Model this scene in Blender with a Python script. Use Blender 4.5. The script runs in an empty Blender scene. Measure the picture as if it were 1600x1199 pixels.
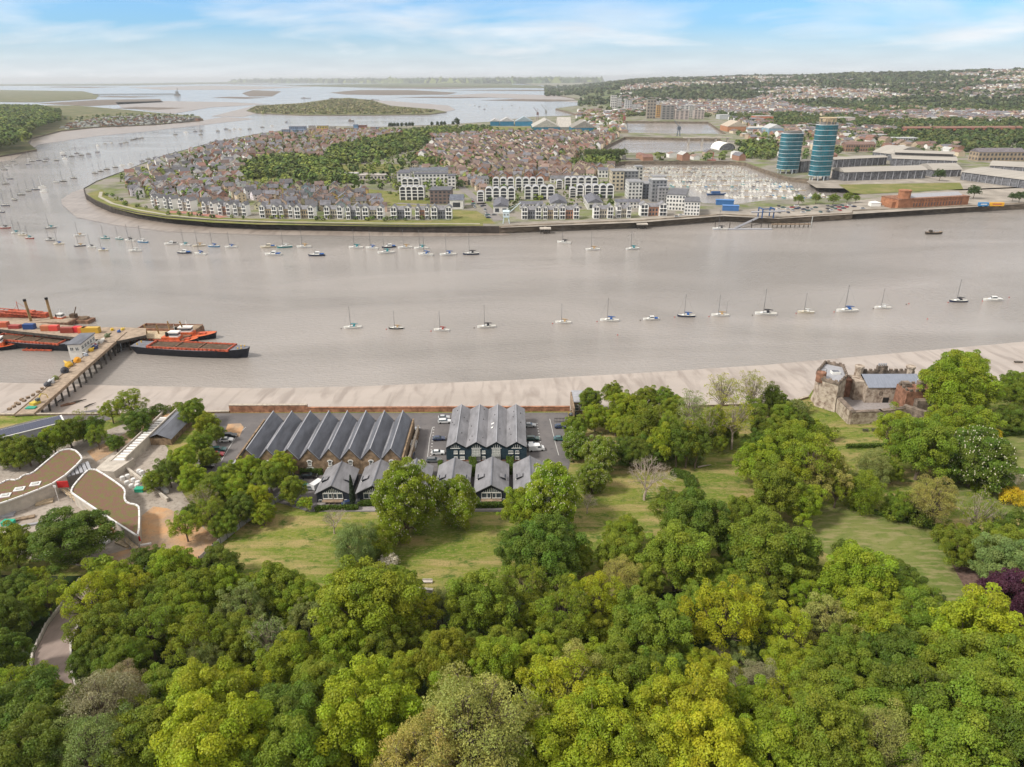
import bpy, bmesh, math, random
import numpy as np
from mathutils import Vector, Matrix
from mathutils.geometry import tessellate_polygon
random.seed(7)
R = random.Random(11)
NR = np.random.RandomState(5)
PI = math.pi
sc = bpy.context.scene
COL = sc.collection

# ------------------------------------------------------------------ camera
CAMZ = 115.0
F = 1111.0
cam_d = bpy.data.cameras.new('camera')
cam = bpy.data.objects.new('camera', cam_d)
COL.objects.link(cam)
cam_d.sensor_width = 36.0
cam_d.lens = 36.0 * F / 1600.0
cam_d.clip_start = 1.0
cam_d.clip_end = 120000.0
cam.location = (0, 0, CAMZ)
CR = Matrix.Rotation(math.radians(90 - 23.24), 3, 'X') @ Matrix.Rotation(math.radians(-0.25), 3, 'Z')
cam.rotation_euler = CR.to_euler()
sc.camera = cam

# ------------------------------------------------------------------ daylight
sc.view_settings.view_transform = 'Standard'
sc.view_settings.look = 'None'
sc.view_settings.gamma = 1.0
sc.view_settings.exposure = 0.44
sc.view_settings.use_curve_mapping = False
SUN_AZ = math.radians(-112)    # from the left, a little behind the camera
SUN_EL = math.radians(46)
sun_d = bpy.data.lights.new('sun', 'SUN')
sun_d.energy = 2.9
sun_d.angle = math.radians(9)
sun_d.color = (1.0, 0.955, 0.88)
sun = bpy.data.objects.new('sun', sun_d)
COL.objects.link(sun)
sdir = Vector((math.sin(SUN_AZ) * math.cos(SUN_EL), math.cos(SUN_AZ) * math.cos(SUN_EL), math.sin(SUN_EL)))
sun.rotation_euler = sdir.to_track_quat('Z', 'Y').to_euler()
world = bpy.data.worlds.new('World')
sc.world = world
world.use_nodes = True
nt = world.node_tree
nt.nodes.clear()
N = nt.nodes.new
L = nt.links.new
wo = N('ShaderNodeOutputWorld')
bg = N('ShaderNodeBackground')
bg.inputs[1].default_value = 0.105
sky = N('ShaderNodeTexSky')
sky.sky_type = 'NISHITA'
sky.sun_disc = False
sky.sun_elevation = SUN_EL
sky.sun_rotation = SUN_AZ
sky.altitude = 100
sky.air_density = 1.0
sky.dust_density = 1.0
sky.ozone_density = 1.6
tc = N('ShaderNodeTexCoord')
sx = N('ShaderNodeSeparateXYZ')
L(tc.outputs['Generated'], sx.inputs[0])
def wmath(op, a, b=None, c=None):
    n = N('ShaderNodeMath'); n.operation = op
    for i, q in enumerate((a, b, c)):
        if q is None: continue
        if isinstance(q, (int, float)): n.inputs[i].default_value = q
        else: L(q, n.inputs[i])
    return n.outputs[0]
# clouds lie on a layer overhead: divide the direction by its height
zc = wmath('MAXIMUM', sx.outputs[2], 0.0)
den = wmath('ADD', zc, 0.16)
cx = wmath('DIVIDE', sx.outputs[0], den)
cy = wmath('DIVIDE', sx.outputs[1], den)
cv = N('ShaderNodeCombineXYZ')
L(cx, cv.inputs[0]); L(cy, cv.inputs[1])
n1 = N('ShaderNodeTexNoise'); n1.inputs['Scale'].default_value = 0.95
n1.inputs['Detail'].default_value = 7; n1.inputs['Roughness'].default_value = 0.52; n1.inputs['Distortion'].default_value = 0.35
mp = N('ShaderNodeMapping'); mp.inputs['Location'].default_value = (3.4, 1.9, 0); mp.inputs['Scale'].default_value = (1.0, 1.25, 1)
L(cv.outputs[0], mp.inputs[0]); L(mp.outputs[0], n1.inputs['Vector'])
cr = N('ShaderNodeValToRGB')
cr.color_ramp.elements[0].position = 0.40; cr.color_ramp.elements[0].color = (0.03,) * 3 + (1,)
cr.color_ramp.elements[1].position = 0.70; cr.color_ramp.elements[1].color = (0.88,) * 3 + (1,)
L(n1.outputs[0], cr.inputs[0])
# thicker veil near the horizon and overhead
hz = wmath('SUBTRACT', 1.0, wmath('MULTIPLY', zc, 16.0)); hz = wmath('MAXIMUM', hz, 0.0)
hz2 = wmath('MULTIPLY', hz, 0.85)
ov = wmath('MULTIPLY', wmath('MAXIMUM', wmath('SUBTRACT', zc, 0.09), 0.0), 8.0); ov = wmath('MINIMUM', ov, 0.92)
fac = wmath('MAXIMUM', cr.outputs[0], wmath('MAXIMUM', hz2, ov))
n2 = N('ShaderNodeTexNoise'); n2.inputs['Scale'].default_value = 2.2; n2.inputs['Detail'].default_value = 5
L(mp.outputs[0], n2.inputs['Vector'])
cr2 = N('ShaderNodeValToRGB')
cr2.color_ramp.elements[0].position = 0.3; cr2.color_ramp.elements[0].color = (6.2, 6.35, 6.6, 1)
cr2.color_ramp.elements[1].position = 0.7; cr2.color_ramp.elements[1].color = (7.3, 7.4, 7.55, 1)
L(n2.outputs[0], cr2.inputs[0])
skg = N('ShaderNodeMix'); skg.data_type = 'RGBA'; skg.blend_type = 'MULTIPLY'; skg.inputs[0].default_value = 1.0
skg.inputs[7].default_value = (0.52, 0.88, 1.32, 1)
L(sky.outputs[0], skg.inputs[6])
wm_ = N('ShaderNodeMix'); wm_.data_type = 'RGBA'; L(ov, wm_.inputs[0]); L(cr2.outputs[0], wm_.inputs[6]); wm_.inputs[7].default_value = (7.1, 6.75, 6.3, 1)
mx = N('ShaderNodeMix'); mx.data_type = 'RGBA'
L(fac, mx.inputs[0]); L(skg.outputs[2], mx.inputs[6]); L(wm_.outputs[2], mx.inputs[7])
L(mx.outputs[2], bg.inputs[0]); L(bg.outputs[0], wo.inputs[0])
cy_ = sc.cycles
cy_.max_bounces = 6; cy_.diffuse_bounces = 2; cy_.glossy_bounces = 3; cy_.transmission_bounces = 3
cy_.transparent_max_bounces = 4; cy_.volume_bounces = 0
cy_.caustics_reflective = False; cy_.caustics_refractive = False

# ------------------------------------------------------------------ ground shape and pixel rays
def sm(t):
    t = min(1.0, max(0.0, t)); return t * t * (3 - 2 * t)
def H(x, y):
    """height of the near bank"""
    h = 5.0 + 15.0 * sm((138 - y) / 90.0)
    if y < 48: h += (48 - y) * 0.06
    return h
def ray(px, py):
    return CR @ Vector(((px - 800) / F, -(py - 599.5) / F, -1.0))
def P(px, py, z=0.0):
    d = ray(px, py)
    t = (z - CAMZ) / d.z
    return Vector((d.x * t, d.y * t, z))
def PG(px, py, dz=0.0):
    z = 5.0
    for _ in range(14):
        p = P(px, py, z + dz); z = 0.5 * z + 0.5 * H(p.x, p.y)
    p = P(px, py, z + dz); p.z = H(p.x, p.y)
    return p
def slant(p): return math.sqrt(p.x ** 2 + p.y ** 2 + (CAMZ - p.z) ** 2)
def project(p):
    q = CR.transposed() @ (Vector(p) - Vector((0, 0, CAMZ)))
    return 800 + F * q.x / -q.z, 599.5 - F * q.y / -q.z

# ------------------------------------------------------------------ materials
def lin(r, g, b):
    f = lambda c: (c / 255 / 12.92) if c / 255 <= 0.04045 else ((c / 255 + 0.055) / 1.055) ** 2.4
    return (f(r), f(g), f(b))
MATS = {}
def mat(name, col=(.5, .5, .5), rough=.75, spec=.3, var=.15, scale=.5, tint=False, bump=0.0, bscale=4.0, metal=0.0,
        vary=None, detail=4, emit=None, stretch=None, col2=None, cut=(.35, .65), objvar=0.0, coat=0.0, local=False):
    m = bpy.data.materials.new(name); m.use_nodes = True
    t = m.node_tree; t.nodes.clear()
    n = t.nodes.new; l = t.links.new
    out = n('ShaderNodeOutputMaterial'); b = n('ShaderNodeBsdfPrincipled')
    l(b.outputs[0], out.inputs[0])
    b.inputs['Roughness'].default_value = rough
    b.inputs['Specular IOR Level'].default_value = spec
    b.inputs['Metallic'].default_value = metal
    if coat: b.inputs['Coat Weight'].default_value = coat; b.inputs['Coat Roughness'].default_value = .1
    if local:
        geo = n('ShaderNodeTexCoord').outputs['Object']
    else:
        geo = n('ShaderNodeNewGeometry').outputs['Position']
    src = geo
    if stretch:
        mpp = n('ShaderNodeMapping'); mpp.inputs['Scale'].default_value = stretch
        l(geo, mpp.inputs[0]); src = mpp.outputs[0]
    no = n('ShaderNodeTexNoise'); no.inputs['Scale'].default_value = scale; no.inputs['Detail'].default_value = detail
    no.inputs['Roughness'].default_value = .62
    l(src, no.inputs['Vector'])
    rmp = n('ShaderNodeMapRange'); rmp.inputs[1].default_value = cut[0]; rmp.inputs[2].default_value = cut[1]
    l(no.outputs[0], rmp.inputs[0])
    if tint:
        oi = n('ShaderNodeObjectInfo'); base = oi.outputs['Color']
    elif vary:
        at = n('ShaderNodeAttribute'); at.attribute_name = vary; base = at.outputs['Color']
    else:
        rgb = n('ShaderNodeRGB'); rgb.outputs[0].default_value = (*col, 1); base = rgb.outputs[0]
    if col2:
        mm = n('ShaderNodeMix'); mm.data_type = 'RGBA'
        l(rmp.outputs[0], mm.inputs[0]); l(base, mm.inputs[6]); mm.inputs[7].default_value = (*col2, 1)
        l(mm.outputs[2], b.inputs['Base Color'])
        cur = mm.outputs[2]
    else:
        rmp.inputs[3].default_value = 1 - var; rmp.inputs[4].default_value = 1 + var
        mm = n('ShaderNodeVectorMath'); mm.operation = 'SCALE'
        l(base, mm.inputs[0]); l(rmp.outputs[0], mm.inputs[3])
        l(mm.outputs[0], b.inputs['Base Color'])
    if bump:
        nb = n('ShaderNodeTexNoise'); nb.inputs['Scale'].default_value = bscale; nb.inputs['Detail'].default_value = 3
        l(src, nb.inputs['Vector'])
        bm_ = n('ShaderNodeBump'); bm_.inputs['Strength'].default_value = bump; bm_.inputs['Distance'].default_value = .3
        l(nb.outputs[0], bm_.inputs['Height']); l(bm_.outputs[0], b.inputs['Normal'])
    if emit:
        b.inputs['Emission Color'].default_value = (*emit, 1); b.inputs['Emission Strength'].default_value = 1
    MATS[name] = m
    return m

def mat_layers(name, layers, rough=.95, bump=.4, bscale=2.0):
    """ground: colours laid over each other by noise. layers: (colour, scale, low, high, stretch)"""
    m = bpy.data.materials.new(name); m.use_nodes = True
    t = m.node_tree; t.nodes.clear(); n = t.nodes.new; l = t.links.new
    out = n('ShaderNodeOutputMaterial'); b = n('ShaderNodeBsdfPrincipled'); l(b.outputs[0], out.inputs[0])
    b.inputs['Roughness'].default_value = rough; b.inputs['Specular IOR Level'].default_value = .15
    geo = n('ShaderNodeNewGeometry').outputs['Position']
    cur = None
    for i, (c, s, lo, hi, st) in enumerate(layers):
        if cur is None:
            rgb = n('ShaderNodeRGB'); rgb.outputs[0].default_value = (*c, 1); cur = rgb.outputs[0]; continue
        mp_ = n('ShaderNodeMapping'); mp_.inputs['Scale'].default_value = st; mp_.inputs['Location'].default_value = (17.3 * i, 5.1 * i, 0)
        l(geo, mp_.inputs[0])
        no = n('ShaderNodeTexNoise'); no.inputs['Scale'].default_value = s; no.inputs['Detail'].default_value = 6
        no.inputs['Roughness'].default_value = .65
        l(mp_.outputs[0], no.inputs['Vector'])
        rr = n('ShaderNodeMapRange'); rr.inputs[1].default_value = lo; rr.inputs[2].default_value = hi; l(no.outputs[0], rr.inputs[0])
        mm = n('ShaderNodeMix'); mm.data_type = 'RGBA'
        l(rr.outputs[0], mm.inputs[0]); l(cur, mm.inputs[6]); mm.inputs[7].default_value = (*c, 1)
        cur = mm.outputs[2]
    l(cur, b.inputs['Base Color'])
    if bump:
        nb = n('ShaderNodeTexNoise'); nb.inputs['Scale'].default_value = bscale; nb.inputs['Detail'].default_value = 5
        l(geo, nb.inputs['Vector'])
        bm_ = n('ShaderNodeBump'); bm_.inputs['Strength'].default_value = bump; bm_.inputs['Distance'].default_value = .4
        l(nb.outputs[0], bm_.inputs['Height']); l(bm_.outputs[0], b.inputs['Normal'])
    MATS[name] = m
    return m
U = (1, 1, 1)
M_grass = mat_layers('meadow grass', [((.115, .165, .020), 1, 0, 1, U), ((.175, .195, .035), .05, .42, .62, (1, 2.2, 1)),
    ((.33, .255, .11), .06, .47, .60, (.6, 3.2, 1)), ((.065, .11, .016), .25, .52, .66, (1, 1.6, 1)), ((.26, .225, .08), .8, .50, .64, (1, 2, 1)), ((.07, .115, .018), 2.2, .55, .7, U)])
M_lawn = mat_layers('mown lawn', [((.125, .165, .035), 1, 0, 1, U), ((.185, .195, .06), .06, .4, .65, U), ((.095, .135, .028), .5, .5, .7, U), ((.25, .225, .10), .35, .48, .62, (.6, 2.5, 1))])
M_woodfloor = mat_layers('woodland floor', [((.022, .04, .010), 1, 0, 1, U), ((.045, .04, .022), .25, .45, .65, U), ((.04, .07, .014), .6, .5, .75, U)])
M_tarmac = mat_layers('tarmac', [((.135, .125, .125), 1, 0, 1, U), ((.17, .155, .15), .12, .4, .65, U), ((.10, .095, .095), .6, .55, .75, U)], rough=.85, bump=.15)
M_dirt = mat_layers('bare clay', [((.50, .29, .15), 1, 0, 1, U), ((.34, .25, .18), .12, .4, .6, U), ((.48, .33, .2), .4, .5, .7, U), ((.25, .19, .12), 1.1, .56, .75, U)])
M_rubble = mat_layers('construction ground', [((.33, .28, .235), 1, 0, 1, U), ((.4, .35, .3), .3, .4, .65, U), ((.2, .17, .14), .8, .52, .7, U)])
M_mud = None

# ------------------------------------------------------------------ mesh building
class MB:
    def __init__(s, mtx=None):
        s.v = []; s.f = []; s.m = []; s.T = mtx; s.mi = 0
    def add(s, vs, fs, mi=None):
        o = len(s.v)
        if s.T is not None: vs = [s.T @ Vector(q) for q in vs]
        s.v.extend([tuple(q) for q in vs])
        for f in fs:
            s.f.append([i + o for i in f]); s.m.append(s.mi if mi is None else mi)
        return s
    def box(s, x0, y0, z0, x1, y1, z1, mi=None, nobottom=False):
        vs = [(x0, y0, z0), (x1, y0, z0), (x1, y1, z0), (x0, y1, z0), (x0, y0, z1), (x1, y0, z1), (x1, y1, z1), (x0, y1, z1)]
        fs = [(4, 5, 6, 7), (0, 1, 5, 4), (1, 2, 6, 5), (2, 3, 7, 6), (3, 0, 4, 7)]
        if not nobottom: fs.append((3, 2, 1, 0))
        return s.add(vs, fs, mi)
    def cbox(s, c, size, rz=0.0, mi=None):
        ca, sa = math.cos(rz), math.sin(rz)
        hx, hy, hz = size[0] / 2, size[1] / 2, size[2] / 2
        vs = []
        for z in (-hz, hz):
            for x, y in ((-hx, -hy), (hx, -hy), (hx, hy), (-hx, hy)):
                vs.append((c[0] + x * ca - y * sa, c[1] + x * sa + y * ca, c[2] + z))
        return s.add(vs, [(4, 5, 6, 7), (0, 1, 5, 4), (1, 2, 6, 5), (2, 3, 7, 6), (3, 0, 4, 7), (3, 2, 1, 0)], mi)
    def prism(s, poly, z0, z1, mi=None, top=True, bottom=False, mi_top=None):
        n = len(poly)
        a = sum(poly[i][0] * poly[(i + 1) % n][1] - poly[(i + 1) % n][0] * poly[i][1] for i in range(n))
        if a < 0: poly = list(reversed(poly))
        vs = [(p[0], p[1], z0) for p in poly] + [(p[0], p[1], z1) for p in poly]
        fs = [(i, (i + 1) % n, (i + 1) % n + n, i + n) for i in range(n)]
        s.add(vs, fs, mi)
        if top:
            tri = tessellate_polygon([[Vector((p[0], p[1], 0)) for p in poly]])
            tri = [t if _ccw(poly, t) else tuple(reversed(t)) for t in tri]
            s.add([(p[0], p[1], z1) for p in poly], tri, mi if mi_top is None else mi_top)
            if bottom: s.add([(p[0], p[1], z0) for p in poly], [tuple(reversed(t)) for t in tri], mi)
        return s
    def tube(s, pts, rad, n=6, mi=None, cap=True):
        rings = []
        k = len(pts)
        pts = [Vector(p) for p in pts]
        if not hasattr(rad, '__len__'): rad = [rad] * k
        vs = []; fs = []
        for i, p in enumerate(pts):
            d = (pts[min(i + 1, k - 1)] - pts[max(i - 1, 0)]).normalized()
            a = Vector((0, 0, 1)) if abs(d.z) < .9 else Vector((1, 0, 0))
            u = d.cross(a).normalized(); w = d.cross(u)
            for j in range(n):
                an = 2 * PI * j / n
                vs.append(p + (u * math.cos(an) + w * math.sin(an)) * rad[i])
        for i in range(k - 1):
            for j in range(n):
                fs.append((i * n + j, (i + 1) * n + j, (i + 1) * n + (j + 1) % n, i * n + (j + 1) % n))
        if cap:
            fs.append(tuple(range(n))); fs.append(tuple((k - 1) * n + j for j in reversed(range(n))))
        return s.add(vs, fs, mi)
    def mesh(s, name, mats):
        me = bpy.data.meshes.new(name)
        me.from_pydata(s.v, [], s.f)
        for mt in (mats if isinstance(mats, (list, tuple)) else [mats]):
            me.materials.append(MATS[mt] if isinstance(mt, str) else mt)
        if any(s.m): me.polygons.foreach_set('material_index', s.m)
        me.update()
        return me
def _ccw(poly, t):
    a, b, c = (poly[i] for i in t)
    return (b[0] - a[0]) * (c[1] - a[1]) - (b[1] - a[1]) * (c[0] - a[0]) > 0
def XF(loc, rz=0.0, s=1.0):
    return Matrix.Translation(Vector(loc)) @ Matrix.Rotation(rz, 4, 'Z') @ Matrix.Scale(s, 4)

# ------------------------------------------------------------------ objects, names, labels
LABELS = {}
def deflabel(o, label, cat=None, group=None):
    o['label'] = label
    if cat: o['category'] = cat
    if group: o['group'] = group
def ob(name, me, parent=None, color=None, loc=None, rz=None, scale=None, kind=None, label=None, smooth=False):
    o = bpy.data.objects.new(name, me)
    COL.objects.link(o)
    if parent: o.parent = parent
    if color is not None: o.color = (*color[:3], 1)
    if loc is not None: o.location = loc
    if rz is not None: o.rotation_euler = (0, 0, rz)
    if scale is not None: o.scale = scale if hasattr(scale, '__len__') else (scale,) * 3
    if kind: o['kind'] = kind
    if label: o['label'] = label
    if smooth: me.polygons.foreach_set('use_smooth', [True] * len(me.polygons))
    return o
def thing(name, label, cat, loc=(0, 0, 0), rz=0.0, group=None, scale=None):
    o = bpy.data.objects.new(name, None)
    o.empty_display_size = 1
    COL.objects.link(o)
    o.location = loc; o.rotation_euler = (0, 0, rz)
    if scale is not None: o.scale = scale if hasattr(scale, '__len__') else (scale,) * 3
    deflabel(o, label, cat, group)
    return o
def solo(name, me, label, cat, group=None, **k):
    o = ob(name, me, **k); deflabel(o, label, cat, group); return o
def struct(name, me):
    o = ob(name, me); o['kind'] = 'structure'; return o
def stuff(name, me, label, cat):
    o = ob(name, me); o['kind'] = 'stuff'; deflabel(o, label, cat); return o
def spawn(tpl, name, label, cat, loc, rz=0.0, group=None, scale=None, colors=None):
    """tpl: list of (part name, mesh, children) ; every copy gets its own empty and its own part objects"""
    t = thing(name, label, cat, loc, rz, group, scale)
    colors = colors or {}
    for row in tpl:
        pn, me = row[0], row[1]
        o = ob(pn, me, parent=t, color=colors.get(pn), loc=row[2] if len(row) > 2 else None)
        if len(row) > 3 and row[3]: o['kind'] = row[3]
    return t
ORD = 'first second third fourth fifth sixth seventh eighth ninth tenth eleventh twelfth thirteenth fourteenth fifteenth sixteenth seventeenth eighteenth nineteenth twentieth'.split()
TENS = {2: 'twenty', 3: 'thirty', 4: 'forty', 5: 'fifty', 6: 'sixty', 7: 'seventy'}
def ordw(i):
    if i < 20: return ORD[i]
    n = i + 1
    if n % 10 == 0: return TENS[n // 10][:-1] + 'ieth'
    return TENS[n // 10] + '-' + ORD[n % 10 - 1]
def number_labels():
    """look-alikes that would share a label are told apart by their place from the left"""
    by = {}
    for o in bpy.data.objects:
        if o.parent is None and 'label' in o and 'category' in o: by.setdefault(o['label'], []).append(o)
    for lb, os_ in by.items():
        if len(os_) < 2: continue
        os_.sort(key=lambda o: project(Vector(o['at']) if 'at' in o else o.location)[0])
        if len(os_) > 30: continue
        for i, o in enumerate(os_):
            o['label'] = '%s, %s from left' % (lb, ordw(i)) if i else '%s, leftmost' % lb
            if 'group' not in o: o['group'] = lb[:60]

def poly_px(pts, z): return [P(x, y, z).xy for x, y in pts]
def area_w(poly): return sum(poly[i][0] * poly[(i + 1) % len(poly)][1] - poly[(i + 1) % len(poly)][0] * poly[i][1] for i in range(len(poly))) / 2
def inside(poly, x, y):
    c = False; n = len(poly); j = n - 1
    for i in range(n):
        xi, yi = poly[i]; xj, yj = poly[j]
        if (yi > y) != (yj > y) and x < (xj - xi) * (y - yi) / (yj - yi) + xi: c = not c
        j = i
    return c
def scatter(poly, step, jit=.3, ang=0.0, rng=R):
    xs = [p[0] for p in poly]; ys = [p[1] for p in poly]
    cx_, cy2 = (min(xs) + max(xs)) / 2, (min(ys) + max(ys)) / 2
    r = math.hypot(max(xs) - min(xs), max(ys) - min(ys)) / 2
    n = int(r / step) + 1
    out = []
    ca, sa = math.cos(ang), math.sin(ang)
    for i in range(-n, n + 1):
        for j in range(-n, n + 1):
            u = (i + rng.uniform(-jit, jit)) * step; v = (j + rng.uniform(-jit, jit)) * step
            x = cx_ + u * ca - v * sa; y = cy2 + u * sa + v * ca
            if inside(poly, x, y): out.append((x, y))
    return out
def flatpoly(poly, z, name, m, rim=0.0):
    """a flat sheet from a world polygon"""
    b = MB(); b.prism([tuple(p) for p in poly], z - max(rim, .001), z, top=True)
    if rim == 0.0:
        b = MB()
        pl = [tuple(p) for p in poly]
        if area_w(pl) < 0: pl.reverse()
        tri = tessellate_polygon([[Vector((p[0], p[1], 0)) for p in pl]])
        b.add([(p[0], p[1], z) for p in pl], [t if _ccw(pl, t) else tuple(reversed(t)) for t in tri])
    return b.mesh(name, m)
def patch_mesh(pts, off, name, m, cuts=3, px=True):
    """a sheet that follows the near bank"""
    w = [PG(x, y).xy if px else Vector((x, y)) for x, y in pts]
    pl = [tuple(p) for p in w]
    if area_w(pl) < 0: pl.reverse()
    bm = bmesh.new()
    vs = [bm.verts.new((p[0], p[1], 0)) for p in pl]
    fs = []
    for t in tessellate_polygon([[Vector((p[0], p[1], 0)) for p in pl]]):
        if not _ccw(pl, t): t = tuple(reversed(t))
        try: bm.faces.new([vs[i] for i in t])
        except ValueError: pass
    for _ in range(cuts):
        es = [e for e in bm.edges if e.calc_length() > 6]
        if not es: break
        bmesh.ops.subdivide_edges(bm, edges=es, cuts=1, use_grid_fill=True)
        bmesh.ops.triangulate(bm, faces=bm.faces[:])
    for v in bm.verts: v.co.z = H(v.co.x, v.co.y) + off
    me = bpy.data.meshes.new(name); bm.to_mesh(me); bm.free()
    me.materials.append(m)
    return me
def strip(pts, w, off=.06, z=None, m=None, name='strip', step=4.0):
    """a band (road, path) along world points"""
    out = []
    for i in range(len(pts) - 1):
        a, b_ = Vector(pts[i][:2]), Vector(pts[i + 1][:2])
        n = max(1, int((b_ - a).length / step))
        for k in range(n): out.append(a.lerp(b_, k / n))
    out.append(Vector(pts[-1][:2]))
    b = MB(); vs = []
    for i, p in enumerate(out):
        d = (out[min(i + 1, len(out) - 1)] - out[max(i - 1, 0)]).normalized()
        nn = Vector((-d.y, d.x)) * w / 2
        for q in (p + nn, p, p - nn):
            vs.append((q.x, q.y, (H(q.x, q.y) if z is None else z) + off))
    fs = []
    for i in range(len(out) - 1):
        for k in (0, 1): fs.append((i * 3 + k, i * 3 + k + 1, i * 3 + 4 + k, i * 3 + 3 + k))
    b.add(vs, fs)
    return b.mesh(name, m)
def interp(tab, x):
    if x <= tab[0][0]: return tab[0][1]
    for (a, b_), (c, d) in zip(tab, tab[1:]):
        if x <= c: return b_ + (d - b_) * (x - a) / (c - a)
    return tab[-1][1]
# ------------------------------------------------------------------ river water
def water_mat():
    m = bpy.data.materials.new('river water'); m.use_nodes = True
    t = m.node_tree; t.nodes.clear(); n = t.nodes.new; l = t.links.new
    out = n('ShaderNodeOutputMaterial'); b = n('ShaderNodeBsdfPrincipled'); l(b.outputs[0], out.inputs[0])
    geo = n('ShaderNodeNewGeometry').outputs['Position']
    b.inputs['Base Color'].default_value = (.36, .30, .235, 1)
    b.inputs['IOR'].default_value = 1.45
    b.inputs['Specular IOR Level'].default_value = .5
    b.inputs['Specular Tint'].default_value = (1, .94, .87, 1)
    b.inputs['Roughness'].default_value = .09
    # broad calm and ruffled bands
    mp_ = n('ShaderNodeMapping'); mp_.inputs['Scale'].default_value = (.35, 1.0, 1); mp_.inputs['Rotation'].default_value = (0, 0, .12)
    l(geo, mp_.inputs[0])
    big = n('ShaderNodeTexNoise'); big.inputs['Scale'].default_value = .012; big.inputs['Detail'].default_value = 5; big.inputs['Distortion'].default_value = 1.2
    l(mp_.outputs[0], big.inputs['Vector'])
    rr = n('ShaderNodeMapRange'); rr.inputs[1].default_value = .35; rr.inputs[2].default_value = .65
    rr.inputs[3].default_value = .04; rr.inputs[4].default_value = .13
    l(big.outputs[0], rr.inputs[0]); l(rr.outputs[0], b.inputs['Roughness'])
    cm = n('ShaderNodeMix'); cm.data_type = 'RGBA'; cm.inputs[6].default_value = (.255, .23, .205, 1); cm.inputs[7].default_value = (.345, .31, .28, 1)
    r2 = n('ShaderNodeMapRange'); r2.inputs[1].default_value = .35; r2.inputs[2].default_value = .65
    l(big.outputs[0], r2.inputs[0]); l(r2.outputs[0], cm.inputs[0]); l(cm.outputs[2], b.inputs['Base Color'])
    w1 = n('ShaderNodeTexNoise'); w1.inputs['Scale'].default_value = .45; w1.inputs['Detail'].default_value = 5; w1.inputs['Roughness'].default_value = .7
    mp2 = n('ShaderNodeMapping'); mp2.inputs['Scale'].default_value = (.8, 1.5, 1)
    l(geo, mp2.inputs[0]); l(mp2.outputs[0], w1.inputs['Vector'])
    bp = n('ShaderNodeBump'); bp.inputs['Strength'].default_value = .85; bp.inputs['Distance'].default_value = .75
    l(w1.outputs[0], bp.inputs['Height']); l(bp.outputs[0], b.inputs['Normal'])
    MATS['water'] = m
    return m
M_water = water_mat()
b = MB()
ys = [-400, 100, 400, 800, 1600, 4000, 12000, 62000]
for y0, y1 in zip(ys, ys[1:]):
    xs = [-40000, -4000, 0, 4000, 40000]
    for x0, x1 in zip(xs, xs[1:]):
        b.add([(x0, y0, 0), (x1, y0, 0), (x1, y1, 0), (x0, y1, 0)], [(0, 1, 2, 3)])
struct('river_water', b.mesh('river_water', M_water))

def mud_mat(name, c1, c2, rough, c3):
    m = bpy.data.materials.new(name); m.use_nodes = True
    t = m.node_tree; t.nodes.clear(); n = t.nodes.new; l = t.links.new
    out = n('ShaderNodeOutputMaterial'); b = n('ShaderNodeBsdfPrincipled'); l(b.outputs[0], out.inputs[0])
    geo = n('ShaderNodeNewGeometry').outputs['Position']
    b.inputs['Roughness'].default_value = rough; b.inputs['Specular IOR Level'].default_value = .5
    mp_ = n('ShaderNodeMapping'); mp_.inputs['Scale'].default_value = (.4, 1.3, 1); l(geo, mp_.inputs[0])
    a = n('ShaderNodeTexNoise'); a.inputs['Scale'].default_value = .06; a.inputs['Detail'].default_value = 8; a.inputs['Roughness'].default_value = .6
    l(mp_.outputs[0], a.inputs['Vector'])
    r = n('ShaderNodeMapRange'); r.inputs[1].default_value = .35; r.inputs[2].default_value = .65; l(a.outputs[0], r.inputs[0])
    mm = n('ShaderNodeMix'); mm.data_type = 'RGBA'; mm.inputs[6].default_value = (*c1, 1); mm.inputs[7].default_value = (*c2, 1); l(r.outputs[0], mm.inputs[0])
    # drainage runnels towards the water
    mp3 = n('ShaderNodeMapping'); mp3.inputs['Scale'].default_value = (1.0, .18, 1); l(geo, mp3.inputs[0])
    q = n('ShaderNodeTexNoise'); q.inputs['Scale'].default_value = .22; q.inputs['Detail'].default_value = 6; q.inputs['Distortion'].default_value = .8
    l(mp3.outputs[0], q.inputs['Vector'])
    r3 = n('ShaderNodeMapRange'); r3.inputs[1].default_value = .47; r3.inputs[2].default_value = .66; r3.inputs[4].default_value = .75; l(q.outputs[0], r3.inputs[0])
    m2 = n('ShaderNodeMix'); m2.data_type = 'RGBA'; m2.inputs[7].default_value = (*c3, 1)
    l(mm.outputs[2], m2.inputs[6]); l(r3.outputs[0], m2.inputs[0]); l(m2.outputs[2], b.inputs['Base Color'])
    bp = n('ShaderNodeBump'); bp.inputs['Strength'].default_value = .35; bp.inputs['Distance'].default_value = .25
    l(q.outputs[0], bp.inputs['Height']); l(bp.outputs[0], b.inputs['Normal'])
    MATS[name] = m
    return m
M_mud = mud_mat('wet river mud', (.36, .305, .26), (.43, .365, .315), .42, (.25, .20, .165))
M_fmud = mud_mat('far mud', (.25, .205, .17), (.32, .27, .23), .38, (.17, .135, .11))

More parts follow.
